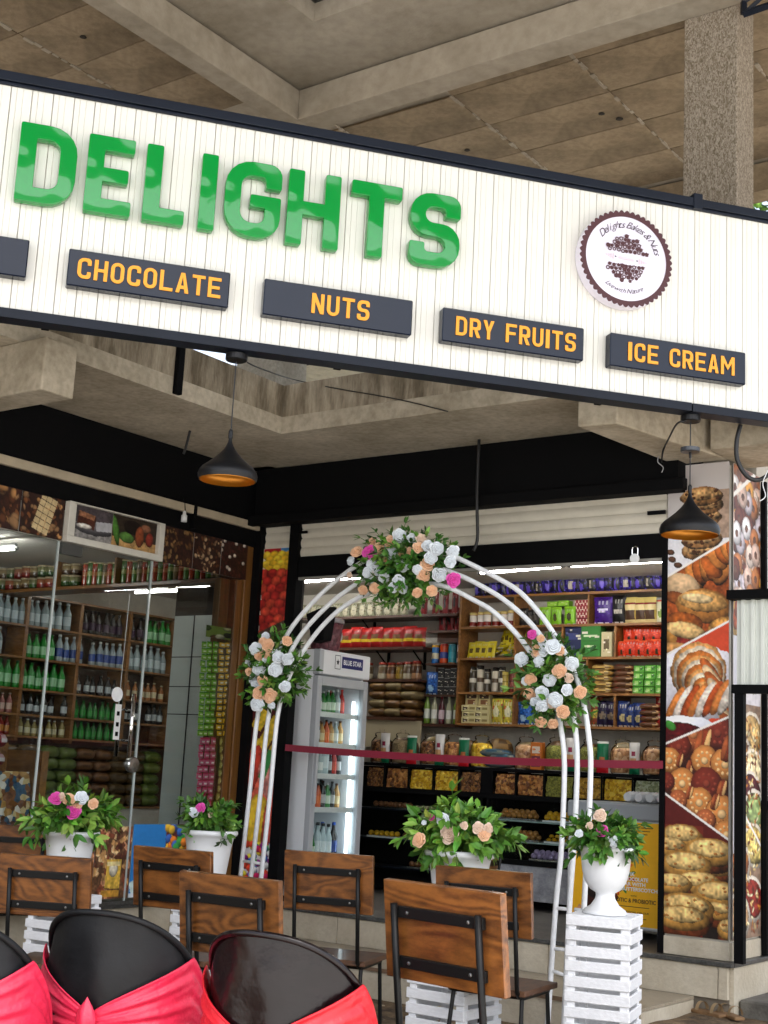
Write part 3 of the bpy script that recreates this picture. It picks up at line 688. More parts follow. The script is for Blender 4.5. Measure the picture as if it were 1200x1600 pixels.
def pillar_poster():
    H = (1465-725)/97*1.0; c = Cv(96, 640, 6.9, 'c9c2c0', 3); Y = lambda p: (p-725)/(1465-725)*6.9
    base = c.clip.copy()
    b1 = c.below(Y(908), Y(853)); b2 = c.below(Y(1035), Y(983)); b3 = c.below(Y(1176), Y(1132)); b4 = c.below(Y(1253), Y(1317))
    c.clip = ~b1; c.fill(c.Y > Y(845), 'e9e6ea', .06); c.fill((c.Y > Y(770)) & (c.Y < Y(850)) & (c.X > .8), 'a98f7c', .2)
    for p, x, r in ((868, .55, .32), (850, .56, .33), (832, .5, .3), (815, .6, .28), (795, .6, .3), (779, .55, .35)):
        c.ell(x, Y(p), r, .15, 'b07d4c', 0, .5, .5, .35); c.ell(x, Y(p)-.03, r*.95, .09, 'c79a66', 0, .35, .6, .3)
        for i in range(9): q = c.rs.rand()*2-1; c.ell(x+q*r*.8, Y(p)+c.rs.uniform(-.08, .08), .03, .022, '4e2c16', 0, .1, .1)
    for x, p in ((.08, 880), (.18, 890), (.3, 897), (.05, 868)): c.ell(x, Y(p), .07, .045, '5a3a28', .3)
    c.clip = b1 & ~b2; c.fill(b1, '9b4a1e', .5)
    c.fill(c.Y < Y(905), '7a3517', .5)
    for x, p, a, s in ((.62, 905, -.4, 1), (.95, 880, -.8, .8)):
        for k in range(6): c.ell(x-.28*s+k*.11*s, Y(p)+(k-2.5)**2*.03*s-.05*k*s, .15*s, .27*s, 'd0803c' if k % 2 else 'b85f26', a+.15*k, .55, .25, .4)
    c.ell(.25, Y(925), .3, .2, 'd8b48a', .3, .4, .2, .3); c.ell(.2, Y(945), .25, .1, '8b4a20', .3, .4, .4)
    c.ell(.6, Y(958), .46, .26, 'c9823a', .15, .5, .2, .3); c.ell(.58, Y(950), .4, .16, 'e0a860', .15, .35, .35, .3); c.ell(.5, Y(945), .25, .07, 'efcf98', .15, .3, .3)
    c.ell(.95, Y(1000), .28, .22, 'cf9348', .2, .4, .5); c.ell(.3, Y(982), .3, .14, 'a4551f', .2, .5, .4)
    c.ell(.3, Y(1005), .36, .22, 'c98a40', .2, .5, .2, .3); c.ell(.3, Y(996), .32, .12, 'e8bd7c', .2, .35, .35, .3); c.rbox(.36, Y(1018), .2, .07, '8c2c24', .2, .3)
    c.ell(.2, Y(1026), .3, .1, 'c08a50', .1, .4, .3)
    c.clip = b2 & ~b3; c.fill(b2, 'd24a2a', .06)
    c.ell(.5, Y(1080), .8, .55, 'd8d4dc', 0, .05, .1); c.clip = b2 & ~b3 & (c.Y > 0)
    for k in range(12):
        rr = .44-.035*k; c.ell(.52+.01*k, Y(1062)+.03*k, rr, rr*1.0, ('e2a15c', 'f0dcc0', 'c9722e')[k % 3], .5, .4, .3, .3)
    for k in range(9): c.ell(.75+.04*k, Y(1070)+.1*k, .1, .34, ('c8662c', 'e8c496')[k % 2], -.6, .4, .3)
    for k in range(8): c.ell(.15+.12*k, Y(1115)-.02*k, .08, .3, ('d9823e', 'f0e0d0', 'b9501f')[k % 3], .5, .3, .3)
    c.ell(.28, Y(1155), .6, .22, 'e9eaf2', 0, .1, .05); c.ell(.2, Y(1160), .42, .17, '5c1519', 0, .4, .5); c.ell(.08, Y(1147), .1, .06, '3f8a35', .6, .2, .2)
    c.clip = b3 & ~b4; c.fill(b3, '3a1a14', .4)
    rs = c.rs
    for x, p, r, k in ((.45, 1160, .26, 1), (.83, 1157, .25, 2), (.22, 1180, .2, 2), (.6, 1176, .25, 3), (.07, 1202, .2, 0), (.24, 1201, .1, 3), (.4, 1212, .12, 3), (.63, 1200, .22, 0), (.95, 1205, .24, 0), (.28, 1237, .23, 0), (.66, 1235, .24, 2), (.9, 1243, .14, 3), (.55, 1265, .23, 0), (.9, 1280, .27, 0), (.22, 1262, .15, 1), (.03, 1235, .14, 2), (.65, 1290, .16, 1), (1.0, 1180, .2, 3), (.4, 1250, .1, 3), (.97, 1310, .2, 0), (.8, 1262, .12, 3)):
        y = Y(p)
        if k == 3: c.ell(x, y, r*.5, r*1.05, '8e3b22', .25, .4, .2); c.ell(x+r*.25, y, r*.16, r*.95, 'e9b878', .25, .2, .1); c.ell(x-r*.3, y, r*.22, r*.95, 'b35c33', .25, .4, .2)
        else:
            col = ('d98d4a', 'b9633a', '7d2f22')[k]; c.ell(x, y, r, r, '6e2b1c', 0, .2, .1); c.ell(x, y-.01, r*.94, r*.94, col, 0, .35, .1)
            for q in range(10): c.ell(x+r*.55*math.cos(q*.628), y+r*.55*math.sin(q*.628), r*.1, r*.1, ('f0c58a', 'd98a55', '93402f')[k], 0, .1, .1)
            c.ell(x, y, r*.25, r*.25, ('f0c58a', 'd98a55', '93402f')[k], 0, .4, .1)
    c.clip = b4.copy(); c.fill(b4, '5d1d19', .08); c.fill(c.Y > Y(1425), '241c18', .2); c.fill((c.Y > Y(1300)) & (c.X < .62), '73291d', .05)
    for x, p, r, sq in ((.28, 1318, .33, .55), (.1, 1335, .28, .5), (.8, 1350, .4, .55), (.72, 1338, .4, .5), (.35, 1360, .4, .5), (.55, 1385, .36, .45), (.15, 1390, .3, .5), (.85, 1400, .38, .5), (.82, 1425, .3, .4), (.35, 1425, .44, .5), (.3, 1440, .42, .42), (1.0, 1450, .16, .9)):
        c.ell(x, Y(p)+.1, r*.98, r*sq, '7a3a1c', 0, .5, .4); c.ell(x, Y(p), r, r*sq, 'd39a4a', 0, .5, .22, .3); c.ell(x, Y(p)-.05, r*.8, r*sq*.62, 'e6c07a', 0, .35, .4, .3)
        for i in range(5): c.ell(x+rs.uniform(-.7, .7)*r, Y(p)+rs.uniform(-.6, .3)*r*sq, .025, .018, 'a8692f', 0, .1, .1)
    c.clip = base
    for a, b in ((908, 853), (1035, 983), (1176, 1132), (1253, 1317)): c.line((0, Y(a)), (1, Y(b)), .016, 'f4eee8')
    p0 = on(1041, 722, 1, -.004); z1, z0 = 3.645, .548
    ob = poster('pillar_poster', c, (3.733, -.006, z1), (.44, 0, 0), (0, 0, z0-z1))
    tag(ob, 'tall poster of cookies, croissants and biscuits wrapped on the front of the right pillar', 'poster')
    # returned side of the pillar: doughnuts above, grains and snacks below
    c = Cv(60, 560, 6.4, 'b89a86', 9); rs = c.rs; c.fill(c.Y > 0, '8a5a40', .5)
    for i in range(120):
        y = rs.uniform(.3, 2.1); x = rs.rand(); col = rs.choice(['e8d3c4', 'd9b9a8', '6a3524', 'e0a23f', 'cfc4cc', 'b4713f', 'efe9ea']); c.ring(x, y, .17, .055, col, '6f4a38')
    for i in range(18): c.ell(rs.rand(), rs.uniform(1.95, 2.3), .16, .16, rs.choice(['d58a3e', 'b5562c', 'e2b25e']), 0, .5, .3)
    c.fill(c.Y > 2.4, 'd9d5da', .1)
    for i in range(14): c.ell(rs.uniform(0, .5), rs.uniform(2.35, 2.9), .12, .09, rs.choice(['c8916a', '6b2c22', 'e0c8a8']), rs.rand()*3)
    c.ell(.75, 2.75, .4, .4, 'e5dcc0', 0, .2, .4); c.fill(c.Y > 3.3, '8a7260', .3)
    bowls = ((.7, 3.7, 'c9a46a'), (.2, 3.95, '9b6a34'), (.75, 4.2, 'e3cfa2'), (.2, 4.4, 'd7c58e'), (.65, 4.5, '55222a'), (.25, 4.85, 'c3914f'), (.8, 4.75, '8fa36a'), (.75, 5.2, 'dcc473'), (.2, 5.4, '9a5a34'), (.7, 5.9, '8b2a24'), (.2, 6.1, 'caa27a'))
    for x, y, col in bowls: c.ell(x, y, .42, .3, 'd9cfc0', .2, .2, .1); c.ell(x, y, .36, .25, col, .2, .4, .6)
    for i in range(260): y = rs.uniform(3.5, 6.35); c.ell(rs.rand(), y, .05, .02, rs.choice(['d9b97a', '8d4a26', 'e8dcb2', '5c2a1a', 'b9772f']), rs.rand()*3, .3, .2)
    c.line((0, .45), (.8, 0), .03, 'f0ece6'); c.line((0, 4.5), (1, 5.2), .02, 'f0ece6'); c.box(0, .16, 2.4, 5.3, 'e6e6ee')
    ob = poster('side_poster', c, (4.203, -.004, 3.63), (0, .485, 0), (0, 0, -3.08)); tag(ob, 'narrow doughnut and snack poster on the return side of the right pillar', 'poster')
pillar_poster()

def candy_poster():
    asp = (1370-857)/43; c = Cv(46, 430, asp, 'f0ead8', 5); rs = c.rs; Y = lambda p: (p-857)/(1370-857)*asp
    c.box(.0, .7, 0, Y(870), 'b3202a', .2); c.box(.6, 1, 0, Y(868), '4a8fd0', .2)
    for j in range(7):
        for i in range(4): c.ell(.12+.27*i+(.13 if j % 2 else 0), Y(868)+.16*j, .17, .15, ('e8c33a', 'd9ad2c')[(i+j) % 2], 0, .35, .25, .3)
    for j in range(9):
        for i in range(4): c.ell(.05+.32*i+(.16 if j % 2 else 0), Y(897)+.27*j, .2, .2, ('c43a30', 'ac2c28', 'cc4a36')[(i+j) % 3], 0, .5, .3, .35)
    c.fill(c.below(Y(985), Y(965)), '4a3a30', .3)
    c.fill(c.Y > Y(1000), 'e8e2d2', .1); c.fill((c.Y > Y(1090)) & (c.Y < Y(1170)), '4b1a1c', .3)
    for x, p in ((.3, 1115), (.75, 1125), (.5, 1145), (.85, 1160), (.25, 1160)): c.rbox(x, Y(p), .2, .35, 'e2bf3a', .5, .3)
    c.fill((c.Y > Y(1168)) & (c.Y < Y(1240)), 'e86a52', .2); c.ell(.1, Y(1190), .3, .9, 'dd4a3a', .2); c.ell(.7, Y(1200), .35, .7, 'e8948a', -.2, .3, .5); c.rbox(.6, Y(1180), .12, .5, '3f8f4a', .3)
    c.ell(.35, Y(1270), .45, 1.1, 'ecc23a', .1, .35, .2); c.ell(.9, Y(1260), .3, 1.2, 'de5a48', .1)
    c.fill(c.Y > Y(1300), 'd9d2d4', .1)
    for i in range(90): c.ell(rs.rand(), rs.uniform(Y(1295), Y(1368)), .12, .12, rs.choice(['c2255a', 'e8d23a', '3a6fc0', 'e04a30', '8a2a80', 'f0f0f0', '4aa050']), 0, .3, .2, .4)
    ob = poster('candy_poster', c, (.07, .012, 3.275), (.306, 0, 0), (0, 0, .44-3.275)); tag(ob, 'narrow sweets and ice lolly poster beside the inner corner post', 'poster')
candy_poster()

def choc_strip():
    Z1, Z0 = 3.283, 2.992
    def pic(name, label, y0, y1, fn, z0=Z0, z1=Z1, x=.008, seed=2, n=110):
        w = y1-y0; h = z1-z0; c = Cv(max(24, int(n*w/.95)), max(24, int(n*h/.95)), h/w, '2a1712', seed); fn(c)
        ob = poster(name, c, (x, y0, z1), (0, w, 0), (0, 0, -h)); tag(ob, label, 'picture', 'food pictures over the glass front'); return ob
    def nuts(c, cols=('5a3420', '7c4c2c', '3c2016', 'a97a4c', '8a6848'), n=70, r=.07):
        c.fill(c.Y > -1, '2e1914', .5)
        for i in range(n): c.ell(c.rs.rand(), c.rs.rand()*c.asp, r*c.rs.uniform(.5, 1.1), r*c.rs.uniform(.35, .8), c.rs.choice(cols), c.rs.rand()*3)
    def bar(c, dark):
        nuts(c); a = .28
        for i in range(3 if not dark else 2):
            for j in range(6 if not dark else 3): c.rbox(.55+(i-1)*.13*math.cos(a)-(j-2.5)*.12*math.sin(a), .45*c.asp+(j-2.5)*.12*math.cos(a)+(i-1)*.13*math.sin(a), .06, .052, 'cdb68a' if not dark else '3b2018', a, .1)
    def cake(c):
        c.fill(c.Y > -1, '4a4347', .3); c.fill(c.Y > c.asp*.5, '8d8a88', .3); c.ell(.55, c.asp*.62, .5, .13, '4c4a4e', 0, .2, .1); c.ell(.55, c.asp*.58, .46, .1, '6d6a6e', 0, .2, .1)
        c.rbox(.35, c.asp*.42, .22, .13, '45241a', .12, .4); c.rbox(.35, c.asp*.26, .2, .05, '8d6046', .12, .4); c.ell(.3, c.asp*.6, .2, .05, 'e5e0d8'); c.rbox(.8, c.asp*.5, .2, .09, 'b5b5ba', -.1, .1)
    def snack(c):
        c.fill(c.Y > -1, '30261e', .3); c.fill(c.Y > c.asp*.68, 'b08a58', .3); c.ell(.08, c.asp*.5, .07, .25, '4a7a30', -.3); c.ell(.33, c.asp*.66, .17, .09, '55803a', .1); c.ell(.85, c.asp*.58, .09, .12, '8a3428'); c.ell(.45, c.asp*.3, .2, .12, '1c1410'); c.ell(.75, c.asp*.25, .12, .07, '8a5c44'); c.ell(.62, c.asp*.55, .1, .18, '8f4a2c')
    pic('chocolate_picture', 'dark chocolate and nuts picture at the left end of the picture strip', -3.3, -2.508, lambda c: bar(c, True), seed=3)
    pic('chocolate_picture', 'picture of a pale chocolate bar among nuts, left of the white frame', -2.5, -2.115, lambda c: bar(c, False), seed=4, n=200)
    pic('nut_picture', 'picture of walnuts and chocolate right beside the white frame', -1.14, -.77, lambda c: nuts(c, ('6a4a2c', '8c6a44', '3a2016', '5a3a24')), seed=6, n=200)
    pic('nut_picture', 'picture of cashews and spices, second from the inner corner', -.765, -.445, lambda c: nuts(c, ('5a3420', '8a6a50', 'b79a78', '3c2016')), seed=7, n=220)
    pic('nut_picture', 'dark picture with white flecks nearest the inner corner', -.44, -.125, lambda c: (nuts(c, ('3c1a18', '4a2420', '2c1412')), [c.ell(c.rs.rand(), c.rs.rand()*c.asp, .06, .05, 'd9cdc0') for i in range(10)]), seed=8, n=220)
    fr = thing('picture_frame', 'white framed pair of food pictures over the glass door', 'picture frame')
    fm = mat('white timber frame', hexc('d6d2c8'), .5, var=.08, scale=10); a, b, z0, z1 = -2.11, -1.145, 2.985, 3.283
    for y0, y1, q0, q1 in ((a, b, z0, z0+.048), (a, b, z1-.01, z1), (a, a+.065, z0+.048, z1-.01), (b-.055, b, z0+.048, z1-.01)): MB().box(.006, .06, y0, y1, q0, q1).build('frame_bar', fm, fr, bevel=.004)
    def sub(nm, y0, y1, fn, seed):
        w = y1-y0; h = .24; c = Cv(90, 60, h/w, '2a1712', seed); fn(c); poster(nm, c, (.022, y0, z1-.01), (0, w, 0), (0, 0, -h), parent=fr)
    sub('cake_picture', -2.045, -1.66, cake, 4); sub('snack_picture', -1.655, -1.2, snack, 5)
choc_strip()

def window_prints():
    def wrapper(c):
        c.fill(c.Y > -1, '6a4a34', .5)
        for i in range(80): c.rbox(c.rs.rand(), c.rs.rand()*c.asp, .09, .05, c.rs.choice(['b98d5a', '8a4a34', 'd9b98a', '5c3426', 'c98f6a']), c.rs.rand()*3, .5)
        c.rbox(.55, c.asp*.66, .2, c.asp*.2, 'd9b24a', .03, .3); c.ell(.55, c.asp*.6, .12, .15, 'efe6d0'); c.rbox(.5, c.asp*.93, .25, .06, 'c9963a', 0, .3); c.rbox(.55, c.asp*.52, .18, .04, 'f0dca0', 0, .2)
    def blue(c):
        c.fill(c.Y > -1, '2f80c8', .03); c.fill((c.X > .48) & (c.Y < c.asp*.5), '5a2a2a', .3)
        for i in range(60): c.ell(c.rs.uniform(.5, 1), c.rs.uniform(0, c.asp*.5), .05, .05, c.rs.choice(['c0392b', 'e2b33a', '3a62b0', '6a3a2a', '3f9a4a', 'd97a2a']), 0, .3, .1, .5)
        c.rbox(.12, c.asp*.85, .11, .08, 'cfe6e0', -.4, .1); c.ell(.2, c.asp*.6, .05, .06, '6fae4a'); c.fill(c.Y > c.asp*.94, 'dfe8ee')
    for nm, lab, y0, y1, z1, fn, sd in (('window_print', 'toffee and chocolate print at the foot of the glass door', -1.52, -1.165, .985, wrapper, 3), ('window_print', 'blue print with coloured sweets at the foot of the fixed glass', -1.155, -.43, 1.0, blue, 4), ('window_print', 'pale biscuit print low on the glass behind the large planter', -1.9, -1.525, .95, wrapper, 8)):
        c = Cv(90, 100, (z1-.47)/(y1-y0), 'ffffff', sd); fn(c)
        tag(poster(nm, c, (-.002, y0, z1), (0, y1-y0, 0), (0, 0, .47-z1)), lab, 'window print')
window_prints()

# ------------------------------------------------------------------ shop interiors
bpart('ceiling', mat('white ceiling board', hexc('d8d4cc'), .8), -9, 3.73, .3, 9, 3.32, 3.36); bpart('ceiling', MATS['white ceiling board'], -9, -.3, -9, .299, 3.321, 3.361)
bpart('wall', M_iwall, -1.9, 3.735, 2.83, 2.95, .42, 3.32)
bpart('wall', M_iwall, -3.72, -3.6, -9, 5, .42, 3.32); bpart('wall', M_iwall, -3.6, -1.9, 4.2, 4.3, .42, 3.32)
bpart('partition', mat('dark partition', hexc('3a3530'), .6, var=.2), -1.5, -.0, .6, .66, .42, 3.32)
# tube lamps
def tube(a, b, label, strength=None):
    t = thing('tube_lamp', label, 'lamp', group='lit tube lamps under the shop ceilings'); a = Vector(a); b = Vector(b); u = (b-a).normalized()*.03
    MB().tube([a+Vector((0, 0, .035)), b+Vector((0, 0, .035))], .018, 6).build('batten', M_whitemetal, t); MB().tube([a, b], .014, 8).build('glass_tube', strength or M_tube, t)
    MB().tube([a-u, a], .016, 8).tube([b, b+u], .016, 8).build('end_cap', M_alu, t)
a = on(752, 895, 1, 1.3); b = on(885, 884, 1, 1.3); c_ = on(1040, 876, 1, 1.3)
tube(a, (b.x-.05, b.y, b.z), 'lit tube lamp above the purple packets, left of two in line'); tube((b.x+.05, b.y, b.z), (c_.x+.1, c_.y, c_.z), 'lit tube lamp above the purple packets, right of two in line')
a = on(440, 911, 1, 1.9); b = on(600, 899, 1, 1.9); tube(a, b, 'lit tube lamp above the fridge behind the arch')
tube((-2.9, 1.4, 3.2), (-1.7, 1.4, 3.2), 'lit tube lamp deep inside the glass fronted shop', M_tube2); tube((-2.9, -1.0, 3.22), (-1.9, -1.0, 3.22), 'lit tube lamp at the left inside the glass fronted shop', M_tube2)

# glass front of the left shop
M_shopg = mat_glass('shop front glass', (.88, .91, .91), .2)
gf = thing('shop_window', 'tall frameless glass shop front with a glass door', 'glass front')
for y0, y1, nm in ((-3.9, -2.14, 'pane'), (-2.118, -1.205, 'door'), (-1.19, -.22, 'pane')):
    MB().box(-.012, -.004, y0, y1, .45, 2.985).build(nm, M_shopg, gf)
M_edge = mat('glass edge strip', hexc('b9c2c0'), .15, spec=.8)
for y in (-2.137, -1.204): MB().box(-.013, .004, y, y+.014, .43, 2.985).build('edge_strip', M_edge, gf)
MB().box(-.03, .02, -2.11, -1.92, 2.9, 2.98).build('patch_fitting', mat('dark glass clamp', hexc('4c4c4a'), .3), gf)
MB().box(-.03, .01, -9, -.33, .424, .45).build('sill', M_nosing, gf)
h0, h1 = on(209, 1084, 0, .06), on(205, 1183, 0, .06)
hd = MB(); hd.tube([(.065, h0.y, h0.z), (.065, h0.y, h1.z)], .016, 10)
for z in (h0.z-.12, h1.z+.12): hd.tube([(-.002, h0.y, z), (.065, h0.y, z)], .008, 8)
hd.build('pull_handle', M_chrome, gf, smooth=True)
hd = MB(); hd.tube([(-.075, h0.y, h0.z), (-.075, h0.y, h1.z)], .016, 10)
for z in (h0.z-.12, h1.z+.12): hd.tube([(-.075, h0.y, z), (-.014, h0.y, z)], .008, 8)
hd.build('pull_handle', M_chrome, gf, smooth=True)
lk = on(208, 1195, 0, .01)
MB(frame((.0, lk.y, lk.z), (0, 1, 0), (0, 0, 1), (1, 0, 0))).lathe([(.058, -.02), (.058, .015), (.05, .024), (.02, .026)], 20).build('lock_disc', M_alu, gf)
tg = on(184, 1085, 0, .012)
MB(frame((.004, tg.y, tg.z), (0, 1, 0), (0, 0, 1), (1, 0, 0))).lathe([(.055, 0), (.055, .004)], 18).build('round_tag', M_white, gf)
tt = thing('opening_tag', 'narrow white paper tag hanging on the glass door beside its handle', 'tag'); p = on(184, 1128, 0, .01)
MB().box(.003, .006, p.y-.03, p.y+.03, p.z-.13, p.z+.13).build('card', mat('white card', (.75, .75, .73), .6), tt)
b = MB(frame((.0075, p.y, p.z), (0, 1, 0), (0, 0, 1), (1, 0, 0)))
for z in (-.09, -.02, .06): b.box(-.014, .014, z-.014, z+.018, 0, .0006)
b.build('print', M_black, tt); MB().tube([(.004, p.y, p.z+.13), (.004, p.y+.015, 2.7)], .002, 4).build('string', M_edge, tt)
pg = thing('sky_reflection_panel', 'added pale reflection panel standing inside behind the fixed glass', 'reflection panel')  # added panel, its pale colour and bars stand in for reflected sky
MB().box(-1.4, -.87, .5, .515, .5, 2.8).build('pane', mat('pale sky reflection', hexc('e2eeec'), .25, var=.06, scale=1.2, spec=.6), pg)
for z in (1.9, 2.15, 2.42): MB().box(-1.4, -.87, .494, .5, z-.004, z+.004).build('reflection_line', M_bandk, pg)
MB().box(-1.15, -1.14, .493, .4995, .5, 2.8).build('reflection_line', M_bandk, pg)

# ---- small goods: shared meshes, one object per item
GOODS = {}; rnd = random.Random(21)
def pouch(key, w, h, d, paint):
    if key in GOODS: return GOODS[key]
    b = MB(); nx, ny = 10, 14; rs = random.Random(key)
    ph = rs.random()*6
    def f(sgn):
        def g(u, v):
            e = (max(0, math.sin(math.pi*u))**.5)*(max(0, math.sin(math.pi*min(1, v*1.02)))**.5); wob = .006*math.sin(7*u*3+ph+v*9)*(1-abs(2*v-1))
            return ((u-.5)*w*(1-.08*math.sin(math.pi*v)), sgn*(d/2*e+wob), v*h)
        return g
    b.grid(nx, ny, f(-1), paint); b.grid(nx, ny, f(1), lambda u, v: paint(.02, v))
    GOODS[key] = b.mesh(key, M_vc, True, True); return GOODS[key]
def lath(key, prof, cols, n=12, m=None):
    if key not in GOODS: GOODS[key] = MB().lathe(prof, n, cols=cols).mesh(key, m or M_vcg, True, True)
    return GOODS[key]
def card(key, w, d, h, col, lab=None, lc=None):
    if key not in GOODS:
        b = MB(); b.bbox(-w/2, w/2, -d/2, d/2, 0, h, min(w, d, h)*.04, col)
        if lab:
            rq = random.Random(key); lab = list(lab)
            for q in range(7):
                xa = rq.uniform(.05, .8); za = rq.uniform(.08, .85); cc = rq.choice((hexc('e8e0d0'), tuple(x*.45 for x in col), tuple(min(1, x*1.7+.05) for x in col)))
                b.box(-w/2+xa*w, -w/2+min(.97, xa+rq.uniform(.06, .3))*w, -d/2-.0016, -d/2-.001, za*h, min(.97, za+rq.uniform(.03, .09))*h, cc)
            for x0, x1, z0, z1, c in lab: b.box(-w/2+x0*w, -w/2+x1*w, -d/2-.001, -d/2, z0*h, z1*h, c)
        GOODS[key] = b.mesh(key, M_vcm, False, True)
    return GOODS[key]
def sack_mesh(key, cols, w=.26, d=.22, h=.12):
    if key in GOODS: return GOODS[key]
    b = MB(); rs = random.Random(key); cs = [hexc(c) for c in cols]
    def f(u, v):
        th = u*2*math.pi; ph = (v-.5)*math.pi; k = 1+.06*math.sin(5*th+rs.random()*.5)
        return (w/2*k*math.copysign(abs(math.cos(th))**.6, math.cos(th))*math.cos(ph)**.6, d/2*k*math.copysign(abs(math.sin(th))**.6, math.sin(th))*math.cos(ph)**.6, h/2+h/2*math.sin(ph)*(1+.05*rs.random()))
    b.grid(14, 7, f, lambda u, v: rs.choice(cs)); GOODS[key] = b.mesh(key, M_vc, True, True); return GOODS[key]
def stripes(*bands):
    """paint from bottom to top: (upto, colour)"""
    bs = [(t, hexc(c)) for t, c in bands]
    def p(u, v):
        for t, c in bs:
            if v <= t: return c
        return bs[-1][1]
    return p
def emblem(base, blob, bx=(.25, .75), by=(.3, .65), topc=None, speck=None, seed=1):
    rs = random.Random(seed); B, L, T = hexc(base), hexc(blob), hexc(topc or base); W_ = tuple(min(1, x*.5+.45) for x in hexc(blob)); S = [hexc(s) for s in speck] if speck else None
    def p(u, v):
        if v > .9: return T
        du, dv = (u-(bx[0]+bx[1])/2)/((bx[1]-bx[0])/2), (v-(by[0]+by[1])/2)/((by[1]-by[0])/2)
        if du*du+dv*dv < 1: return L if rs.random() > .18 else tuple(x*.6 for x in L)
        if .74 < v < .84 and .15 < u < .85: return tuple(.6*p_+.4*q_ for p_, q_ in zip(B, W_)) if (int(u*14) % 3) else B
        if v < .1 and rs.random() < .5: return W_
        if S and rs.random() < .3: return rs.choice(S)
        return B
    return p
def place(name, me, x, y, z, label, cat, group, rz=0, rx=0, sc=None):
    if sc is None: k = rnd.uniform(.93, 1.06); sc = (k, k, k*rnd.uniform(.97, 1.04))
    o = link(name, me, None, (x, y, z), (rx, 0, rz), sc); return tag(o, label, cat, group)
rnd = random.Random(21)
def row(name, keys, x0, x1, n, y, z, label, cat, group, jit=.03, rx=0, zj=0):
    for i in range(n):
        place(name, keys[i % len(keys)], x0+(x1-x0)*(i+.5)/n+rnd.uniform(-.1, .1)*(x1-x0)/n, y+rnd.uniform(-.012, .012), z+rnd.uniform(0, zj), label, cat, group, rnd.uniform(-jit, jit)*4, rx+rnd.uniform(-.04, .04))

# wall cabinet of the right shop
cab = thing('wall_cabinet', 'teak wall cabinet of open pigeonholes filled with packets', 'cabinet')
CX = lambda px, z=2.6: .45+.053*(3.2-z)/1.22+(px-720)*.00669
SH = [3.19, 2.895, 2.595, 2.27, 1.975]
for z in SH: MB().box(.47, 3.4, 2.5, 2.82, z-.022, z).build('shelf', M_shelfw, cab)
MB().box(.45, 3.4, 2.812, 2.826, 1.96, 3.17).build('back_panel', M_iwall, cab)
MB().box(.448, .47, 2.495, 2.82, 1.955, 3.192).build('side_panel', M_shelfw, cab)
for pxs, (zt, zb) in (((809, 925), (SH[0], SH[1])), ((809, 884, 964), (SH[1], SH[2])), ((809, 921), (SH[2], SH[3])), ((806, 961), (SH[3], SH[4]))):
    for px in pxs: MB().box(CX(px, zb)-.009, CX(px, zb)+.009, 2.503, 2.811, zb+.001, zt-.023).build('divider', M_shelfw, cab)
P_purple = [pouch('purple_pouch%d' % i, .115, .185, .06, emblem(('15102e', '1d1a20', '241466')[i % 3], ('5a45b8', 'b5aa98', '6a55c8', '3a2a90')[i % 4], ((.1, .5), (.35, .65), (.45, .95))[i % 3], (.15+.04*(i % 4), .6), topc='a89a4a', speck=('2d1f80', '0e0c18', '4a39a8', '120e20'), seed=i)) for i in range(7)]
row('chocolate_pouch', P_purple, CX(738, 3.2), CX(1052, 3.2), 26, 2.6, SH[0], 'purple and black pouch, front row of the top cabinet shelf', 'packet', 'purple pouches on the top cabinet shelf', rx=.1)
row('chocolate_pouch', P_purple, CX(738, 3.2), CX(1052, 3.2), 20, 2.7, SH[0]+.02, 'purple and black pouch, back row of the top cabinet shelf', 'packet', 'purple pouches in the back row', rx=.1)
cup = lath('spread_cup', [(.034, 0), (.038, .01), (.038, .05), (.038, .115), (.04, .118), (.04, .142), (.036, .145)], [hexc(c) for c in ('d8d0c8', '7d2018', 'e6ded4', '8d2a20', 'd9c27a', 'cbb05a')])
row('spread_cup', [cup], CX(728, 2.9), CX(806, 2.9), 6, 2.57, SH[1], 'red and white cup with gold lid in the upper left pigeonhole', 'cup', 'cups in the upper left pigeonhole')
dk = pouch('dark_pouch', .09, .16, .05, emblem('1d1a1c', '5d5650', (.2, .8), (.3, .7)))
row('dark_pouch', [dk], CX(812, 2.9), CX(848, 2.9), 4, 2.6, SH[1], 'black pouch beside the lime packets behind the arch', 'packet', 'black pouches behind the arch')
lime = pouch('lime_pouch', .125, .18, .06, emblem('7fb81e', '3d3a1c', (.3, .7), (.22, .68), topc='9ad23a'))
row('lime_pouch', [lime], CX(847, 2.9), CX(900, 2.9), 3, 2.56, SH[1], 'lime green pouch with dark oval below the purple pouches', 'packet', 'lime green pouches')
lbx = card('lime_box', .11, .08, .05, hexc('86c22c'), [(.1, .9, .2, .8, hexc('a8d84a'))]); row('lime_box', [lbx], CX(845, 2.9), CX(884, 2.9), 2, 2.7, SH[1]+.19, 'small lime box lying on top of the lime pouches', 'box', 'lime boxes on the lime pouches')
rc = card('red_check_pack', .13, .1, .055, hexc('8d1f2e'), [(a/8, a/8+.07, .1 if a % 2 else .5, .5 if a % 2 else .9, hexc('e0c8b8')) for a in range(8)])
for k in range(4): row('red_check_pack', [rc], CX(902, 2.9), CX(923, 2.9), 1, 2.58, SH[1]+.057*k, 'red and white patterned pack beside the lime pouches', 'packet', 'red patterned packs in a stack')
big = pouch('purple_bag', .2, .25, .08, emblem('3b1a72', 'd8d0ee', (.15, .85), (.45, .6), speck=('4a2488', '2c1258'))); place('purple_bag', big, CX(944, 2.9), 2.57, SH[1], 'large purple bag with pale script, tallest in its pigeonhole', 'packet', None, 0, .08)
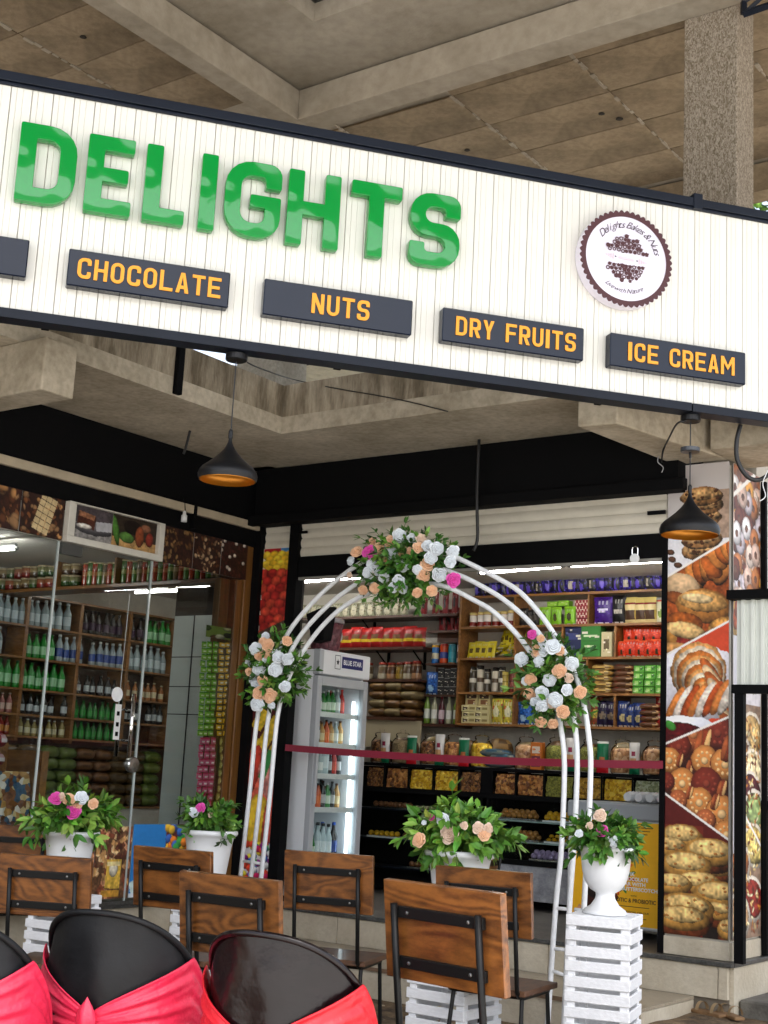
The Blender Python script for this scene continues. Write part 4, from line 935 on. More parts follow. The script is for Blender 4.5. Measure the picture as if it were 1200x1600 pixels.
blk_ = pouch('black_bag', .14, .24, .07, emblem('121012', 'b9b2a4', (.2, .8), (.35, .5), speck=('2a2226', '0a0a0a'))); place('black_bag', blk_, CX(967, 2.9), 2.57, SH[1], 'black bag standing right of the large purple bag', 'packet', None, 0, .06)
ck = pouch('cookie_bag', .13, .24, .07, lambda u, v: hexc('c8b46a') if v > .82 else hexc('7d1f1c') if v > .68 else hexc('d8c48c') if (v > .52 or v < .12) else hexc('4a3222') if abs(u-.5) < .36 else hexc('c2a85a'))
row('cookie_bag', [ck], CX(978, 2.9), CX(1020, 2.9), 3, 2.56, SH[1], 'cream bag with brown cookies in the upper right pigeonhole', 'packet', 'cream cookie bags', rx=.06)
wy = pouch('white_bag', .13, .22, .06, emblem('d8d2b4', '8aa04a', (.2, .8), (.2, .55), topc='c83a2a')); place('white_bag', wy, CX(1030, 2.9), 2.56, SH[1], 'pale bag with green disc at the right end of the cookie bags', 'packet', None)
yel = pouch('yellow_pouch', .1, .17, .05, emblem('c9b81e', '5c4a10', (.3, .7), (.25, .6), topc='d8cc50'))
row('yellow_pouch', [yel], CX(727), CX(770), 4, 2.56, SH[2], 'yellow pouch standing at the left of the second pigeonhole row', 'packet', 'yellow pouches standing', rx=-.25)
for k in range(9): place('yellow_pouch', yel, CX(762+k*5), 2.58+.02*(k % 3), SH[2]+.03+.022*(k % 4), 'yellow pouch lying in the yellow heap', 'packet', 'yellow pouches in a heap', rnd.uniform(-.4, .4), -1.1+rnd.uniform(-.2, .2))
for k in range(5): place('yellow_pouch', yel, CX(775+k*7), 2.66, SH[2]+.11+.02*(k % 2), 'yellow pouch propped up on the heap of yellow pouches', 'packet', 'yellow pouches on the heap', rnd.uniform(-.4, .4), -.3)
bn = card('navy_box', .17, .1, .29, hexc('1c2350'), [(.2, .8, .55, .75, hexc('39407a'))]); place('navy_box', bn, CX(899), 2.58, SH[2], 'tall navy box left of the green box', 'box', None)
bg_ = card('green_box', .19, .12, .29, hexc('2f7a2c'), [(.15, .85, .62, .68, hexc('cfe0b8')), (.2, .8, .3, .36, hexc('bfd6a0')), (.1, .9, .485, .5, hexc('1c5220'))]); place('green_box', bg_, CX(927), 2.57, SH[2], 'tall green box with pale lettering', 'box', None)
bc = card('cream_box', .11, .1, .24, hexc('cfc39a'), [(.25, .75, .3, .7, hexc('6a5a3c'))]); place('cream_box', bc, CX(950), 2.57, SH[2], 'cream box with a brown panel right of the green box', 'box', None)
red = pouch('orange_pouch', .14, .15, .07, emblem('c8341a', '30301e', (.35, .65), (.12, .42), topc='d8603a', speck=('e04a20', 'a82814')))
row('orange_pouch', [red], CX(966), CX(1042), 6, 2.55, SH[2], 'orange red pouch in the lower row of the right pigeonhole', 'packet', 'orange pouches, lower row'); row('orange_pouch', [red], CX(970), CX(1042), 6, 2.62, SH[2]+.12, 'orange red pouch in the upper row of the right pigeonhole', 'packet', 'orange pouches, upper row')
tj = [lath('canister%d' % i, [(.032, 0), (.034, .01), (.034, .09), (.034, .13), (.034, .2), (.03, .205), (.03, .235), (.026, .237)], [hexc(c) for c in cc]) for i, cc in enumerate((('8a8478', '4c4438', 'cfc8b8', '3a3226', 'b5ad9c', '2a2622', '3c3833'), ('6b6456', 'b9b0a0', '54402c', 'c7bda8', '4a4034', '1e1c1a', '2a2826')))]
row('canister', tj, CX(730, 2.3), CX(790, 2.3), 5, 2.56, SH[3], 'clear canister with dark and pale bands beside the arch tubes', 'canister', 'canisters in the left pigeonhole')
gj = lath('gold_stack', [(.034, 0), (.034, .045), (.036, .05), (.034, .055), (.034, .1), (.036, .105), (.034, .11), (.034, .16), (.036, .165), (.034, .2)], [hexc(c) for c in ('b09a4a', '7a6a2c', '7a6a2c', 'b8a250', '7a6a2c', '7a6a2c', 'b09a4a', '7a6a2c', 'b8a250')])
mj = lath('maroon_stack', [(.034, 0), (.034, .045), (.036, .05), (.034, .055), (.034, .1), (.036, .105), (.034, .11), (.034, .16), (.036, .165), (.034, .2)], [hexc(c) for c in ('7a3a34', '4c1f1c', '4c1f1c', '8a4a40', '4c1f1c', '4c1f1c', '7a3a34', '4c1f1c', '8a4a40')])
row('small_jar_stack', [gj], CX(783, 2.3), CX(794, 2.3), 1, 2.56, SH[3], 'stack of small gold topped jars left of the maroon stack', 'jars', None); row('small_jar_stack', [mj], CX(796, 2.3), CX(806, 2.3), 1, 2.56, SH[3], 'stack of small maroon jars at the divider', 'jars', None)
bis = sack_mesh('biscuit_pack', ('b08a4a', '8c6a3a', 'c9a65c', '6a4a24', 'd8c08a'), .21, .1, .056); bis2 = sack_mesh('brown_biscuit_pack', ('5c3a24', '7a5236', '4a2c1a', 'b89468', '8a3024'), .21, .1, .056)
for k in range(5): place('biscuit_pack', bis, CX(940, 2.3)+rnd.uniform(-.01, .01), 2.57+rnd.uniform(-.012, .012), SH[3]+.051*k, 'gold biscuit pack in the stack left of the brown packs', 'packet', 'gold biscuit packs in a stack', rnd.uniform(-.09, .09)); place('brown_biscuit_pack', bis2, CX(971, 2.3)+rnd.uniform(-.01, .01), 2.57+rnd.uniform(-.012, .012), SH[3]+.051*k, 'brown biscuit pack left of the green cartons', 'packet', 'brown biscuit packs in a stack', rnd.uniform(-.09, .09))
gb = card('green_carton', .105, .08, .062, hexc('4f9a2c'), [(.2, .55, .2, .8, hexc('9acb6a')), (.65, .9, .3, .7, hexc('2c6a20'))])
for i in range(3):
    for k in range(4): place('green_carton', gb, CX(994+i*16.5, 2.3), 2.57+.02*(k > 1), SH[3]+.063*k, 'small green carton in the block at right', 'box', 'green cartons stacked at the right')
cb = card('cream_carton', .16, .1, .055, hexc('c9bd8a'), [(.1, .4, .2, .8, hexc('4c3a22')), (.55, .9, .3, .7, hexc('8a7a48'))]); ct = card('cocoa_box', .13, .06, .12, hexc('b9a878'), [(.1, .9, .55, .95, hexc('3a2418')), (.2, .8, .1, .45, hexc('7a4f30'))])
for i in range(2):
    for k in range(3): place('cream_carton', cb, CX(733+i*21, 2), 2.56, SH[4]+.056*k, 'cream carton at the cabinet lower left', 'box', 'cream cartons at the lower left')
    place('cocoa_box', ct, CX(733+i*21, 2), 2.58, SH[4]+.17, 'brown fronted box standing on the cream cartons', 'box', 'cocoa boxes on the cream cartons')
yc = pouch('pasta_bag', .13, .25, .06, emblem('b8a83c', 'd9d4b0', (.2, .8), (.25, .7), topc='c8b840', speck=('8a9a3a', 'd8c84a', 'b83a2a'))); row('pasta_bag', [yc], CX(766, 2), CX(803, 2), 2, 2.56, SH[4], 'yellow and white bag right of the cream cartons', 'packet', 'yellow and white bags')
bl = pouch('blue_bag', .16, .22, .07, emblem('1a4f9a', '9abfe0', (.2, .7), (.15, .45), speck=('2a6ac0', '123a78'))); row('blue_bag', [bl], CX(808, 2), CX(856, 2), 2, 2.57, SH[4], 'bright blue bag behind the right flower cluster', 'packet', 'blue bags behind the arch')
dp = pouch('plum_bag', .13, .24, .07, emblem('1a1430', '6a5a48', (.2, .8), (.3, .55), speck=('2a2048', '100c20'))); row('plum_bag', [dp], CX(932, 2), CX(961, 2), 2, 2.57, SH[4], 'dark plum bag left of the blue bags', 'packet', 'plum bags'); pp = pouch('mixed_bag', .12, .26, .06, emblem('7a3a24', 'b8a040', (.2, .8), (.3, .6), speck=('a8502c', '4a5a2c'))); row('mixed_bag', [pp], CX(920, 2), CX(934, 2), 1, 2.6, SH[4], 'rust coloured bag left of the plum bags', 'packet', None)
b2 = pouch('navy_bag', .12, .22, .07, emblem('14285c', 'b0a070', (.3, .75), (.2, .5), speck=('1f3c80', '0c1a40'))); row('navy_bag', [b2], CX(964, 2), CX(997, 2), 3, 2.57, SH[4], 'navy bag in the lower right pigeonhole', 'packet', 'navy bags')
for k in range(4): place('brown_biscuit_pack', bis2, CX(1008, 2), 2.57, SH[4]+.052*k, 'brown biscuit pack stacked left of the red bags', 'packet', 'brown biscuit packs at the lower right')
rd = pouch('red_bag', .13, .15, .06, emblem('9a1c1c', 'd9c0a0', (.2, .8), (.55, .75), speck=('b82a24', '7a1414')));
for k in range(2): row('red_bag', [rd], CX(1017, 2), CX(1043, 2), 2, 2.57+.03*k, SH[4]+.13*k, 'red bag at the lowest shelf end', 'packet', 'red bags')

# narrow side shelves left of the cabinet
sdw = thing('side_shelves', 'narrow dark shelves fixed between the bracket shelves and the cabinet', 'shelves')
for z in (2.87, 2.55, 2.245):
    MB().box(.04, .447, 2.55, 2.82, z-.02, z).build('shelf', M_darkw, sdw); 
for z in (2.87, 2.55): MB().box(.12, .447, 2.62, 2.64, z-.11, z-.021).build('apron', M_darkw, sdw)
tr = pouch('tall_red_pack', .075, .22, .04, emblem('7a1418', '1a1012', (.3, .7), (.3, .8))); row('tall_red_pack', [tr], .1, .44, 4, 2.66, 2.87, 'tall dark red pack on the uppermost narrow shelf', 'packet', 'tall red packs', jit=.05)
tins = [lath('drink_tin%d' % i, [(.036, 0), (.04, .01), (.04, .05), (.04, .11), (.038, .17), (.04, .175), (.04, .19), (.03, .192)], [hexc(c) for c in cc]) for i, cc in enumerate((('1a4a8a', '2a6ab0', 'd8d0b0', '3a7ac0', 'd8a030', 'c89828', 'c89828'), ('b83a1c', 'c84a24', '2a3a80', 'b8401c', '8a1c14', '7a1812', '7a1812'), ('b8701c', '2a8a9a', '3a9aac', '2a8494', '2a7a8a', '2a6a7a', '2a6a7a'), ('3a2a34', 'b8b0b4', '4a3038', 'cfc8cc', '3a2a30', '2a2024', '2a2024')))]
for i in range(4): place('drink_tin', tins[i], .1+.1*i, 2.63, 2.55, ('blue and gold', 'orange and navy', 'teal and amber', 'grey and maroon')[i]+' drink powder tin on the middle narrow shelf', 'tin', 'drink powder tins')
place('blue_refill_bag', bl, .09, 2.62, 2.245, 'blue refill bag at the left of the lowest narrow shelf', 'packet', None)
bcup = card('black_cup', .07, .07, .085, hexc('121214'), [(.05, .95, .9, .97, hexc('8a8a88'))])
for i in range(4):
    for k in range(3): place('black_cup', bcup, .205+.073*i, 2.62, 2.245+.086*k, 'black tumbler in the stacked block', 'tumbler', 'black tumblers in a block')
btl = lambda key, body, lab, cap_, r=.03, h=.27: lath(key, [(r*.9, 0), (r, .01), (r, h*.18), (r, h*.5), (r, h*.6), (r*.42, h*.82), (r*.38, h*.92), (r*.45, h*.925), (r*.45, h), (r*.3, h+.002)], [hexc(c) for c in (body, body, lab, body, body, body, cap_, cap_, cap_)], 10)
syr = [btl('syrup_green', '6a8a30', 'cfd4c8', '4a6a20'), btl('syrup_pale', 'a8a88a', 'd8d8d0', 'b0b098'), btl('syrup_maroon', '4a1420', 'c8b0b8', '7a1020')]
for i, k in enumerate((0, 1, 2, 1, 0)): place('syrup_bottle', syr[k], .05+.085*i, 2.6, 1.965, ('green', 'pale', 'maroon', 'pale', 'green')[i]+' syrup bottle with white label below the narrow shelves', 'bottle', 'syrup bottles')
MB().box(0, .44, 2.52, 2.82, 1.935, 1.963).build('shelf', M_darkw, sdw)

# bracket shelves further left
bs_ = thing('bracket_shelves', 'dark wall shelves on steel brackets above the fridge', 'shelves')
for z, x0, x1 in ((3.03, -1.7, .42), (2.71, -1.5, .03), (2.39, -1.2, .0)):
    MB().box(x0, x1, 2.5, 2.82, z-.025, z).build('shelf', M_darkw, bs_)
    for x in (x0+.9, x1-.18):
        MB().box(x-.01, x+.01, 2.8, 2.826, z-.2, z-.026).tube([(x, 2.81, z-.17), (x, 2.6, z-.03)], .008, 5).build('bracket', M_black, bs_)
cl = pouch('nut_packet', .11, .15, .05, emblem('8a8a72', 'c0baa0', (.15, .85), (.1, .8), speck=('5a5a40', 'b0a888', '6a5a38'))); row('nut_packet', [cl], -1.6, -.2, 13, 2.58, 3.03, 'clear packet of nuts on the top bracket shelf behind the arch', 'packet', 'clear nut packets'); row('red_box_packet', [tr], -.1, .4, 4, 2.6, 3.03, 'dark red packet at the right end of the top bracket shelf', 'packet', 'dark red packets')
rp1 = pouch('red_noodle_pouch', .16, .21, .07, lambda u, v: hexc('a81c1a') if v > .8 else hexc('c8a82a') if .3 < v < .42 else hexc('6a4a30') if (.42 < v < .66 and .2 < u < .8) else hexc('8d1818')); row('red_noodle_pouch', [rp1], -1.3, .0, 10, 2.57, 2.71, 'red pouch with yellow band on the middle bracket shelf', 'packet', 'red pouches with yellow band')
M_jar = mat_glass('jar glass', (1, 1, 1), .12)
def mat_bits(name, cols, scale=55):
    if name in MATS: return MATS[name]
    m = mat(name, rough=.5); N = m.node_tree.nodes; L = m.node_tree.links; b = N['Principled BSDF']
    tc = N.new('ShaderNodeTexCoord'); v = N.new('ShaderNodeTexVoronoi'); v.inputs['Scale'].default_value = scale; L.new(tc.outputs['Object'], v.inputs['Vector'])
    sp = N.new('ShaderNodeSeparateColor'); L.new(v.outputs['Color'], sp.inputs[0]); rp = N.new('ShaderNodeValToRGB'); rp.color_ramp.interpolation = 'CONSTANT'
    for i, c in enumerate(cols):
        e = rp.color_ramp.elements[i] if i < 2 else rp.color_ramp.elements.new(i/len(cols)); e.position = i/len(cols); e.color = (*hexc(c), 1)
    bp = N.new('ShaderNodeBump'); bp.inputs['Strength'].default_value = .9; bp.inputs['Distance'].default_value = .012; bp.invert = True
    dk_ = N.new('ShaderNodeMix'); dk_.data_type = 'RGBA'; dk_.blend_type = 'MIX'; r2 = N.new('ShaderNodeMath'); r2.operation = 'GREATER_THAN'; r2.inputs[1].default_value = .62/scale*10*1.2
    L.new(sp.outputs[0], rp.inputs[0]); L.new(v.outputs['Distance'], bp.inputs['Height']); L.new(bp.outputs[0], b.inputs['Normal']); L.new(rp.outputs[0], b.inputs['Base Color']); return m
BITS = {'brown': mat_bits('brown snack bits', ('6a3f20', '8a5c30', 'a8763e', '4e2c16')), 'nuts': mat_bits('almond bits', ('9a6230', 'b87c40', 'c8924e', '6e4020'), 42), 'beige': mat_bits('fine beige grains', ('94805c', 'a8946c', '8a744e'), 130), 'yellow': mat_bits('yellow corn bits', ('d8a818', 'e8c030', 'b8860e', 'f0d050'), 48), 'olive': mat_bits('olive seeds', ('8a8a3a', 'a0a048', '6e702c'), 90), 'pale': mat_bits('pale shells', ('c89868', 'b07c50', 'd8b088', '8a5a38'), 34), 'green': mat_bits('pale green bits', ('a8b088', 'c0c8a8', '8a9468'), 60), 'gold': mat_bits('gold shards', ('b88a28', 'd0a43c', '8e681c'), 60), 'choc': mat_bits('wrapped sweets', ('b88a4a', 'd8c08a', '7a4a28', '5a3020', '2a5a78', 'e0d8c8'), 26)}
jb = MB().lathe([(.088, 0), (.096, .012), (.098, .1), (.096, .19), (.07, .225), (.055, .232), (.055, .25)], 18, cap=False).mesh('jar_glass', M_jar, True)
jl = MB().lathe([(.062, .236), (.064, .262), (.05, .272), (.022, .276), (.02, .29), (.026, .3), (.0, .305)], 14, cap=False).mesh('jar_lid', M_jar, True)
jc = {k: MB().lathe([(.084, .006), (.091, .014), (.093, .1), (.091, .18), (.06, .205), (0, .21)], 16).mesh('jar_fill_'+k, BITS[k], True) for k in BITS}
def jar(x, y, z, k, label, sc=1, group='big glass jars on the counter'):
    t = thing('glass_jar', label, 'jar', (x, y, z), rnd.random()*3, group, sc); link('glass', jb, t); link('lid', jl, t); link('contents', jc[k], t); return t
sj = [lath('small_jar%d' % i, [(.048, 0), (.052, .01), (.052, .06), (.052, .13), (.04, .15), (.045, .152), (.045, .175), (.03, .178)], [hexc(c) for c in cc]) for i, cc in enumerate((('7a7264', 'b0a890', '5a4a38', '8a8272', '7a2a20', '8a3024', '8a3024'), ('6a4a34', '9a7454', '4a3020', '8a6448', '8a2a1c', '7a241a', '7a241a'), ('5a4a20', '8a702c', '6a5420', '5a4a2a', '6a2014', '6a2014', '6a2014')))]
row('small_jar', sj, -.55, -.02, 5, 2.58, 2.39, 'red lidded small jar on the lowest bracket shelf', 'jar', 'red lidded jars on the bracket shelf'); row('small_jar', sj, -1.1, -.6, 4, 2.58, 2.39, 'small jar on the lowest bracket shelf close to the fridge', 'jar', 'small jars close to the fridge')
bag = pouch('snack_sack', .25, .2, .12, emblem('5c4424', '8a6a3c', (.3, .6), (.2, .6), speck=('6e5430', '4a3418', '7a6236')))
sk = [sack_mesh('sack%d' % i, c) for i, c in enumerate((('5c4020', '6e5028', '4a3218', '7e6034'), ('7a6a48', '8a7a54', '6a5a3c'), ('4a3018', '5e401e', '6a4a24')))]
for k in range(4):
    for i in range(3): place('snack_bag', sk[(i+k) % 3], -.5+.19*i, 2.6, 2.02+.085*k, 'clear brown snack bag stacked under the bracket shelves', 'packet', 'stacked snack bags', rnd.uniform(-.1, .1), 0, (.9, 1, .75))
MB().box(-1.1, .0, 2.48, 2.82, 1.985, 2.018).build('shelf', M_darkw, bs_)
MB().box(-1.0, .05, 2.5, 2.52, 1.72, 1.984).build('board', mat('cream board', hexc('a89c80'), .6), bs_)

# counter with bins, jars and sweets
cnt = thing('display_counter', 'black display counter with bins of snacks and glass cases', 'counter')
K = lambda px, z=1.5: on(px, 1203, 1, 1.6).x
MB().box(-.2, 3.4, 1.6, 2.3, 1.535, 1.562).build('top', M_black, cnt)
MB().box(-.2, 3.4, 1.6, 1.63, 1.305, 1.345).build('rail', M_black, cnt); MB().box(-.2, 3.4, 1.85, 2.3, .44, 1.53).build('body', M_black, cnt)
bins = [(572, 598, 'brown'), (603, 637, 'nuts'), (640, 675, 'yellow'), (679, 715, 'yellow'), (719, 749, 'brown'), (773, 804, 'nuts'), (808, 848, 'nuts'), (852, 893, 'olive'), (903, 938, 'gold'), (943, 986, 'yellow'), (991, 1037, 'green')]
ed = [-.2]+[(K(bins[i][1])+K(bins[i+1][0]))/2 for i in range(len(bins)-1)]+[3.4]
for i, (a, b_, k) in enumerate(bins):
    x0, x1 = K(a), K(b_)
    if i: MB().box(ed[i]-.008 if i != 5 else ed[i]-.06, ed[i]+.008 if i != 5 else ed[i]+.06, 1.6, 1.85, 1.345, 1.535).build('divider', M_black, cnt)
    t = thing('snack_bin', 'bin of %s in the black counter, %s from the left' % ({'brown': 'brown snacks', 'nuts': 'roasted nuts', 'yellow': 'bright yellow chips', 'olive': 'olive green seeds', 'gold': 'golden shards', 'green': 'pale green bits'}[k], ('first', 'second', 'third', 'fourth', 'fifth', 'sixth', 'seventh', 'eighth', 'ninth', 'tenth', 'eleventh')[i]), 'snack bin', group='snack bins in the counter')
    g = MB(); rs = random.Random(i); g.grid(10, 8, lambda u, v: (x0+(x1-x0)*u, 1.615+.015*rs.random()+.05*max(0, v-.6), 1.35+.165*v)); g.build('contents', BITS[k], t, smooth=False)
    MB().box(x0-.005, x1+.005, 1.603, 1.606, 1.347, 1.53).build('window', M_jar, t)
for px, k in ((582, 'brown'), (615, 'beige'), (660, 'brown'), (697, 'nuts'), (740, 'yellow'), (810, 'pale'), (858, 'olive'), (912, 'olive'), (962, 'pale'), (1013, 'pale')):
    jar(K(px), 1.72, 1.563, k, 'big glass jar of %s on the counter, %s' % ({'brown': 'brown snacks', 'beige': 'beige grains', 'nuts': 'nuts', 'yellow': 'yellow corn chips', 'pale': 'pale shells', 'olive': 'olive seeds'}[k], {582: 'nearest the fridge', 615: 'second from the fridge', 660: 'third from the fridge', 697: 'left of the yellow jar', 740: 'between green packets', 810: 'left of the orange box', 858: 'left of the arch leg', 912: 'right of the arch leg', 962: 'third from the right pillar', 1013: 'nearest the right pillar'}[px]))
gp = pouch('green_red_pack', .115, .27, .06, lambda u, v: hexc('c81c28') if v < .3 else hexc('b86a3a') if (v < .5 and .25 < u < .8) else hexc('0f6a44') if v < .9 else hexc('c8c8c0')); wp = pouch('white_green_pack', .1, .26, .06, lambda u, v: hexc('0f6a44') if v < .28 else hexc('c89a6a') if (v < .5 and .2 < u < .8) else hexc('8d1a3c') if (.6 < v < .7 and .25 < u < .75) else hexc('d4d0cc'))
for px, k, lab in ((594, 1, 'beside the fridge'), (636, 0, 'between the beige and brown jars'), (680, 1, 'between the brown and nut jars'), (718, 0, 'left of the yellow jar'), (887, 1, 'behind the arch leg'), (936, 0, 'right of the arch leg'), (986, 1, 'second from the pillar'), (1036, 0, 'nearest the pillar')):
    place('rusk_packet', (gp, wp)[k], K(px), 1.66, 1.563, ('green and red', 'white and green')[k]+' rusk packet on the counter, '+lab, 'packet', 'rusk packets between the jars')
ob_ = card('orange_box', .1, .06, .22, hexc('b8641c'), [(.15, .85, .6, .85, hexc('d8c8b8')), (.1, .9, .1, .5, hexc('6a2a3a'))]); place('orange_box', ob_, K(834), 1.66, 1.563, 'small orange and maroon box between two jars on the counter', 'box', None)
for i, (px, dz) in enumerate(((770, 0), (778, .05), (762, .09))): place('grey_pouch', sack_mesh('grey_sack', ('5a6464', '3a5a70', '6a6a60', '2a4a5c')), K(px), 1.72, 1.563+dz, 'flat grey bag right of the yellow jar', 'packet', 'grey bags on the counter', rnd.uniform(-.2, .2), 0, (1.1, .8, .6))
for i in range(9): place('snack_bag', sk[i % 3], K(590+i*50), 2.02, 1.563+.02*(i % 2), 'brown snack bag behind the counter jars', 'packet', 'snack bags behind the jars', rnd.random(), 0, (1, .8, 2.0))
# glass cases with trays of sweets
M_marble = mat_concrete('grey marble panel', hexc('b9babf'), hexc('7e8088'), scale=5, stain=.2, rough=.15)
x0, x1 = K(768), K(893)+.35
for x in (x0-.05, K(757)): MB().box(x-.03, x+.03, 1.6, 1.66, .44, 1.305).build('post', M_black, cnt)
MB().box(x0-.02, x1, 1.58, 1.62, .78, .82).build('rail', M_black, cnt); MB().box(x0, x1, 1.6, 1.845, .5, .775).build('marble_panel', M_marble, cnt)
MB().box(x0, x1, 1.592, 1.598, .822, 1.3).build('case_glass', M_tint, cnt)
MB().box(-.2, K(757)-.03, 1.592, 1.598, .6, 1.3).build('case_glass', M_tint, cnt)
M_gsh = mat('pale glass shelf', hexc('9fb2b2'), .1, spec=.8)
for z in (1.14, .97): MB().box(x0, x1, 1.61, 1.845, z-.012, z).build('case_shelf', M_gsh, cnt)
for z in (1.16, .9, .66): MB().box(-.2, K(757)-.03, 1.61, 1.845, z-.015, z).build('case_shelf', M_bandk, cnt)
ball = {k: MB().lathe([(.0, 0), (.018, .003), (.0265, .016), (.026, .028), (.016, .042), (0, .046)], 9).mesh('sweet_'+k, mat('sweet '+k, hexc(c), .45, var=.3, scale=40), True) for k, c in (('tan', 'b07a3c'), ('yellow', 'd8a41c'), ('brown', '7a4a28'), ('pink', 'b09ac0'), ('cream', 'c8b890'))}
def tray(xa, xb, z, k, label, rows=3, y=1.66, sq=False):
    t = thing('sweet_tray', label, 'tray', group='trays of sweets in the glass cases'); MB().box(xa, xb, y-.03, y+.14, z, z+.014).build('tray', M_alu if k != 'yellow' else M_white, t)
    n = max(2, int((xb-xa)/.056))
    for r_ in range(rows):
        for i in range(n):
            o = link('sweet', ball[k], t, (xa+.03+(xb-xa-.05)*(i+.5*(r_ % 2))/n, y+.045*(r_ % 3), z+.015+(.03 if r_ >= 3 else 0)), (0, 0, rnd.random()*3), (1, 1, 1) if not sq else (.8, .8, .6))
d = (K(890)-x0)
tray(x0+.06, x0+.06+d*.5, 1.141, 'tan', 'tray of tan round sweets on the upper glass shelf', 5); tray(x0+.1+d*.52, x1-.03, 1.141, 'yellow', 'tray of yellow round sweets on the upper glass shelf', 4)
tray(x0+.1, x0+.1+d*.48, .971, 'tan', 'tray of tan round sweets on the lower glass shelf', 5); tray(x0+.12+d*.52, x1-.03, .971, 'yellow', 'tray of small yellow sweets on the lower glass shelf', 4, sq=True)
tray(x0+d*.5, x1-.05, .823, 'pink', 'tray of lilac wrapped sweets at the foot of the glass case', 4)
tray(K(580), K(640), 1.161, 'brown', 'tray of brown pastries in the dark left case, upper level', 2); tray(K(645), K(680), 1.161, 'cream', 'tray of cream cakes in the middle of the dark left case', 3, sq=True); tray(K(684), K(735), 1.161, 'cream', 'tray of cream cakes at the right of the dark left case', 2, sq=True)
tray(K(575), K(622), .901, 'yellow', 'tray of yellow sweets in the dark left case, middle level', 2); tray(K(628), K(690), .901, 'brown', 'tray of dark sweets in the dark left case, middle level', 2); tray(K(640), K(720), .661, 'brown', 'tray of brown sweets in the dark left case, lowest level', 2)

# drinks fridge facing the opening
fr = thing('drinks_fridge', 'tall white glass door drinks fridge just inside the right shop', 'fridge')
M_fr = mat('fridge white enamel', hexc('dfe1e4'), .3, coat=.2); M_frg = mat('fridge grey plastic', hexc('a9acb0'), .4)
FX, FY0, FY1, FZ = .617, .16, .85, 2.44
b = MB(); b.box(.02, .56, FY0, FY0+.03, .47, FZ).box(.02, .56, FY1-.03, FY1, .47, FZ).box(.02, .05, FY0+.03, FY1-.03, .47, FZ).box(.05, .56, FY0+.03, FY1-.03, .47, .75).box(.05, .56, FY0+.03, FY1-.03, 2.24, FZ); b.build('body', M_fr, fr, bevel=.004)
b = MB(); b.bbox(.56, FX+.012, FY0+.008, FY1, 2.24, FZ, .008); b.build('header', M_fr, fr); MB().bbox(.555, FX+.015, FY0-.004, FY0+.05, 2.235, FZ+.003, .008).build('header_cap', M_frg, fr)
for y0, y1, z0, z1 in ((FY0, FY0+.06, .55, 2.225), (FY1-.06, FY1, .55, 2.225), (FY0+.06, FY1-.06, 2.15, 2.225), (FY0+.06, FY1-.06, .55, .68)): MB().box(.565, FX, y0, y1, z0, z1).build('door_frame', M_frg, fr, bevel=.004)
MB().box(.585, .592, FY0+.06, FY1-.06, .68, 2.15).build('door_glass', M_tint, fr); MB().box(.07, .55, FY0+.035, FY1-.035, .42, .47).build('base', M_black, fr)
MB().box(FX-.001, FX+.025, FY0+.01, FY0+.04, 1.2, 1.62).build('door_handle', M_frg, fr, bevel=.006)
MB().tube([(.54, FY1-.09, .8), (.54, FY1-.09, 2.05)], .014, 6).build('light_strip', mat('fridge light', (.8, .92, 1), .5, emit=2.4), fr)
SZ = [1.93, 1.68, 1.43, 1.16, .77]
for z in SZ[:4]: MB().box(.1, .55, FY0+.035, FY1-.035, z-.012, z).box(.55, .556, FY0+.035, FY1-.035, z-.03, z+.012).build('wire_shelf', M_whitemetal, fr)
HM = frame((FX+.013, FY0+.03, 2.24), (0, 1, 0), (0, 0, 1), (1, 0, 0))
b = MB(HM); b.box(.26, .55, .07, .165, .0003, .001); b.build('brand_plate', mat('brand navy', hexc('141a5c'), .4), fr)
b = MB(HM); b.box(.165, .24, .055, .17, .0003, .001); b.build('emblem_plate', M_bandk, fr); b = MB(HM); b.box(.17, .235, .06, .165, .0012, .0016); b.build('emblem_field', M_white, fr)
b = MB(HM); v = [(.2025+.024*(1 if i % 2 == 0 else .45)*math.sin(math.pi*i/5), .112+.028*(1 if i % 2 == 0 else .45)*math.cos(math.pi*i/5), .002) for i in range(10)]; b.add(v, [tuple(range(10))]); b.build('emblem_star', M_bandk, fr)
b = MB(HM); put_text(b, 'BLUE STAR', Matrix.Translation((.28, .098, 0)), w=.25, h=.042, bold=.03, lift=.002); b.build('brand_lettering', M_white, fr)
fb = [btl('cooler_green', '2f7a34', 'c8d4c0', 'd8d8d8', .03, .2), btl('cooler_clear', 'a8b4b4', 'e0e0dc', 'e8e8e8', .03, .2), btl('cooler_red', 'a8201c', 'c84a3a', 'd0302a', .028, .22), btl('cooler_amber', 'b88a4a', 'd8c090', '5a3a24', .03, .19), btl('cooler_dark', '16161a', 'b0b0b0', '1c1c1e', .028, .22), btl('cooler_cola', '1a0e0c', '22408a', '2a50a8', .036, .3), btl('cooler_sauce', '9a1c14', 'c83a1c', '8a1a12', .028, .22), btl('cooler_orange', 'c8541c', 'd86a2a', '3a1a10', .03, .2), btl('cooler_water', 'b0c0c4', 'd0d8da', '1c1c20', .036, .3)]
nm = ['green', 'clear', 'red', 'amber', 'dark', 'cola', 'red sauce', 'orange', 'water']
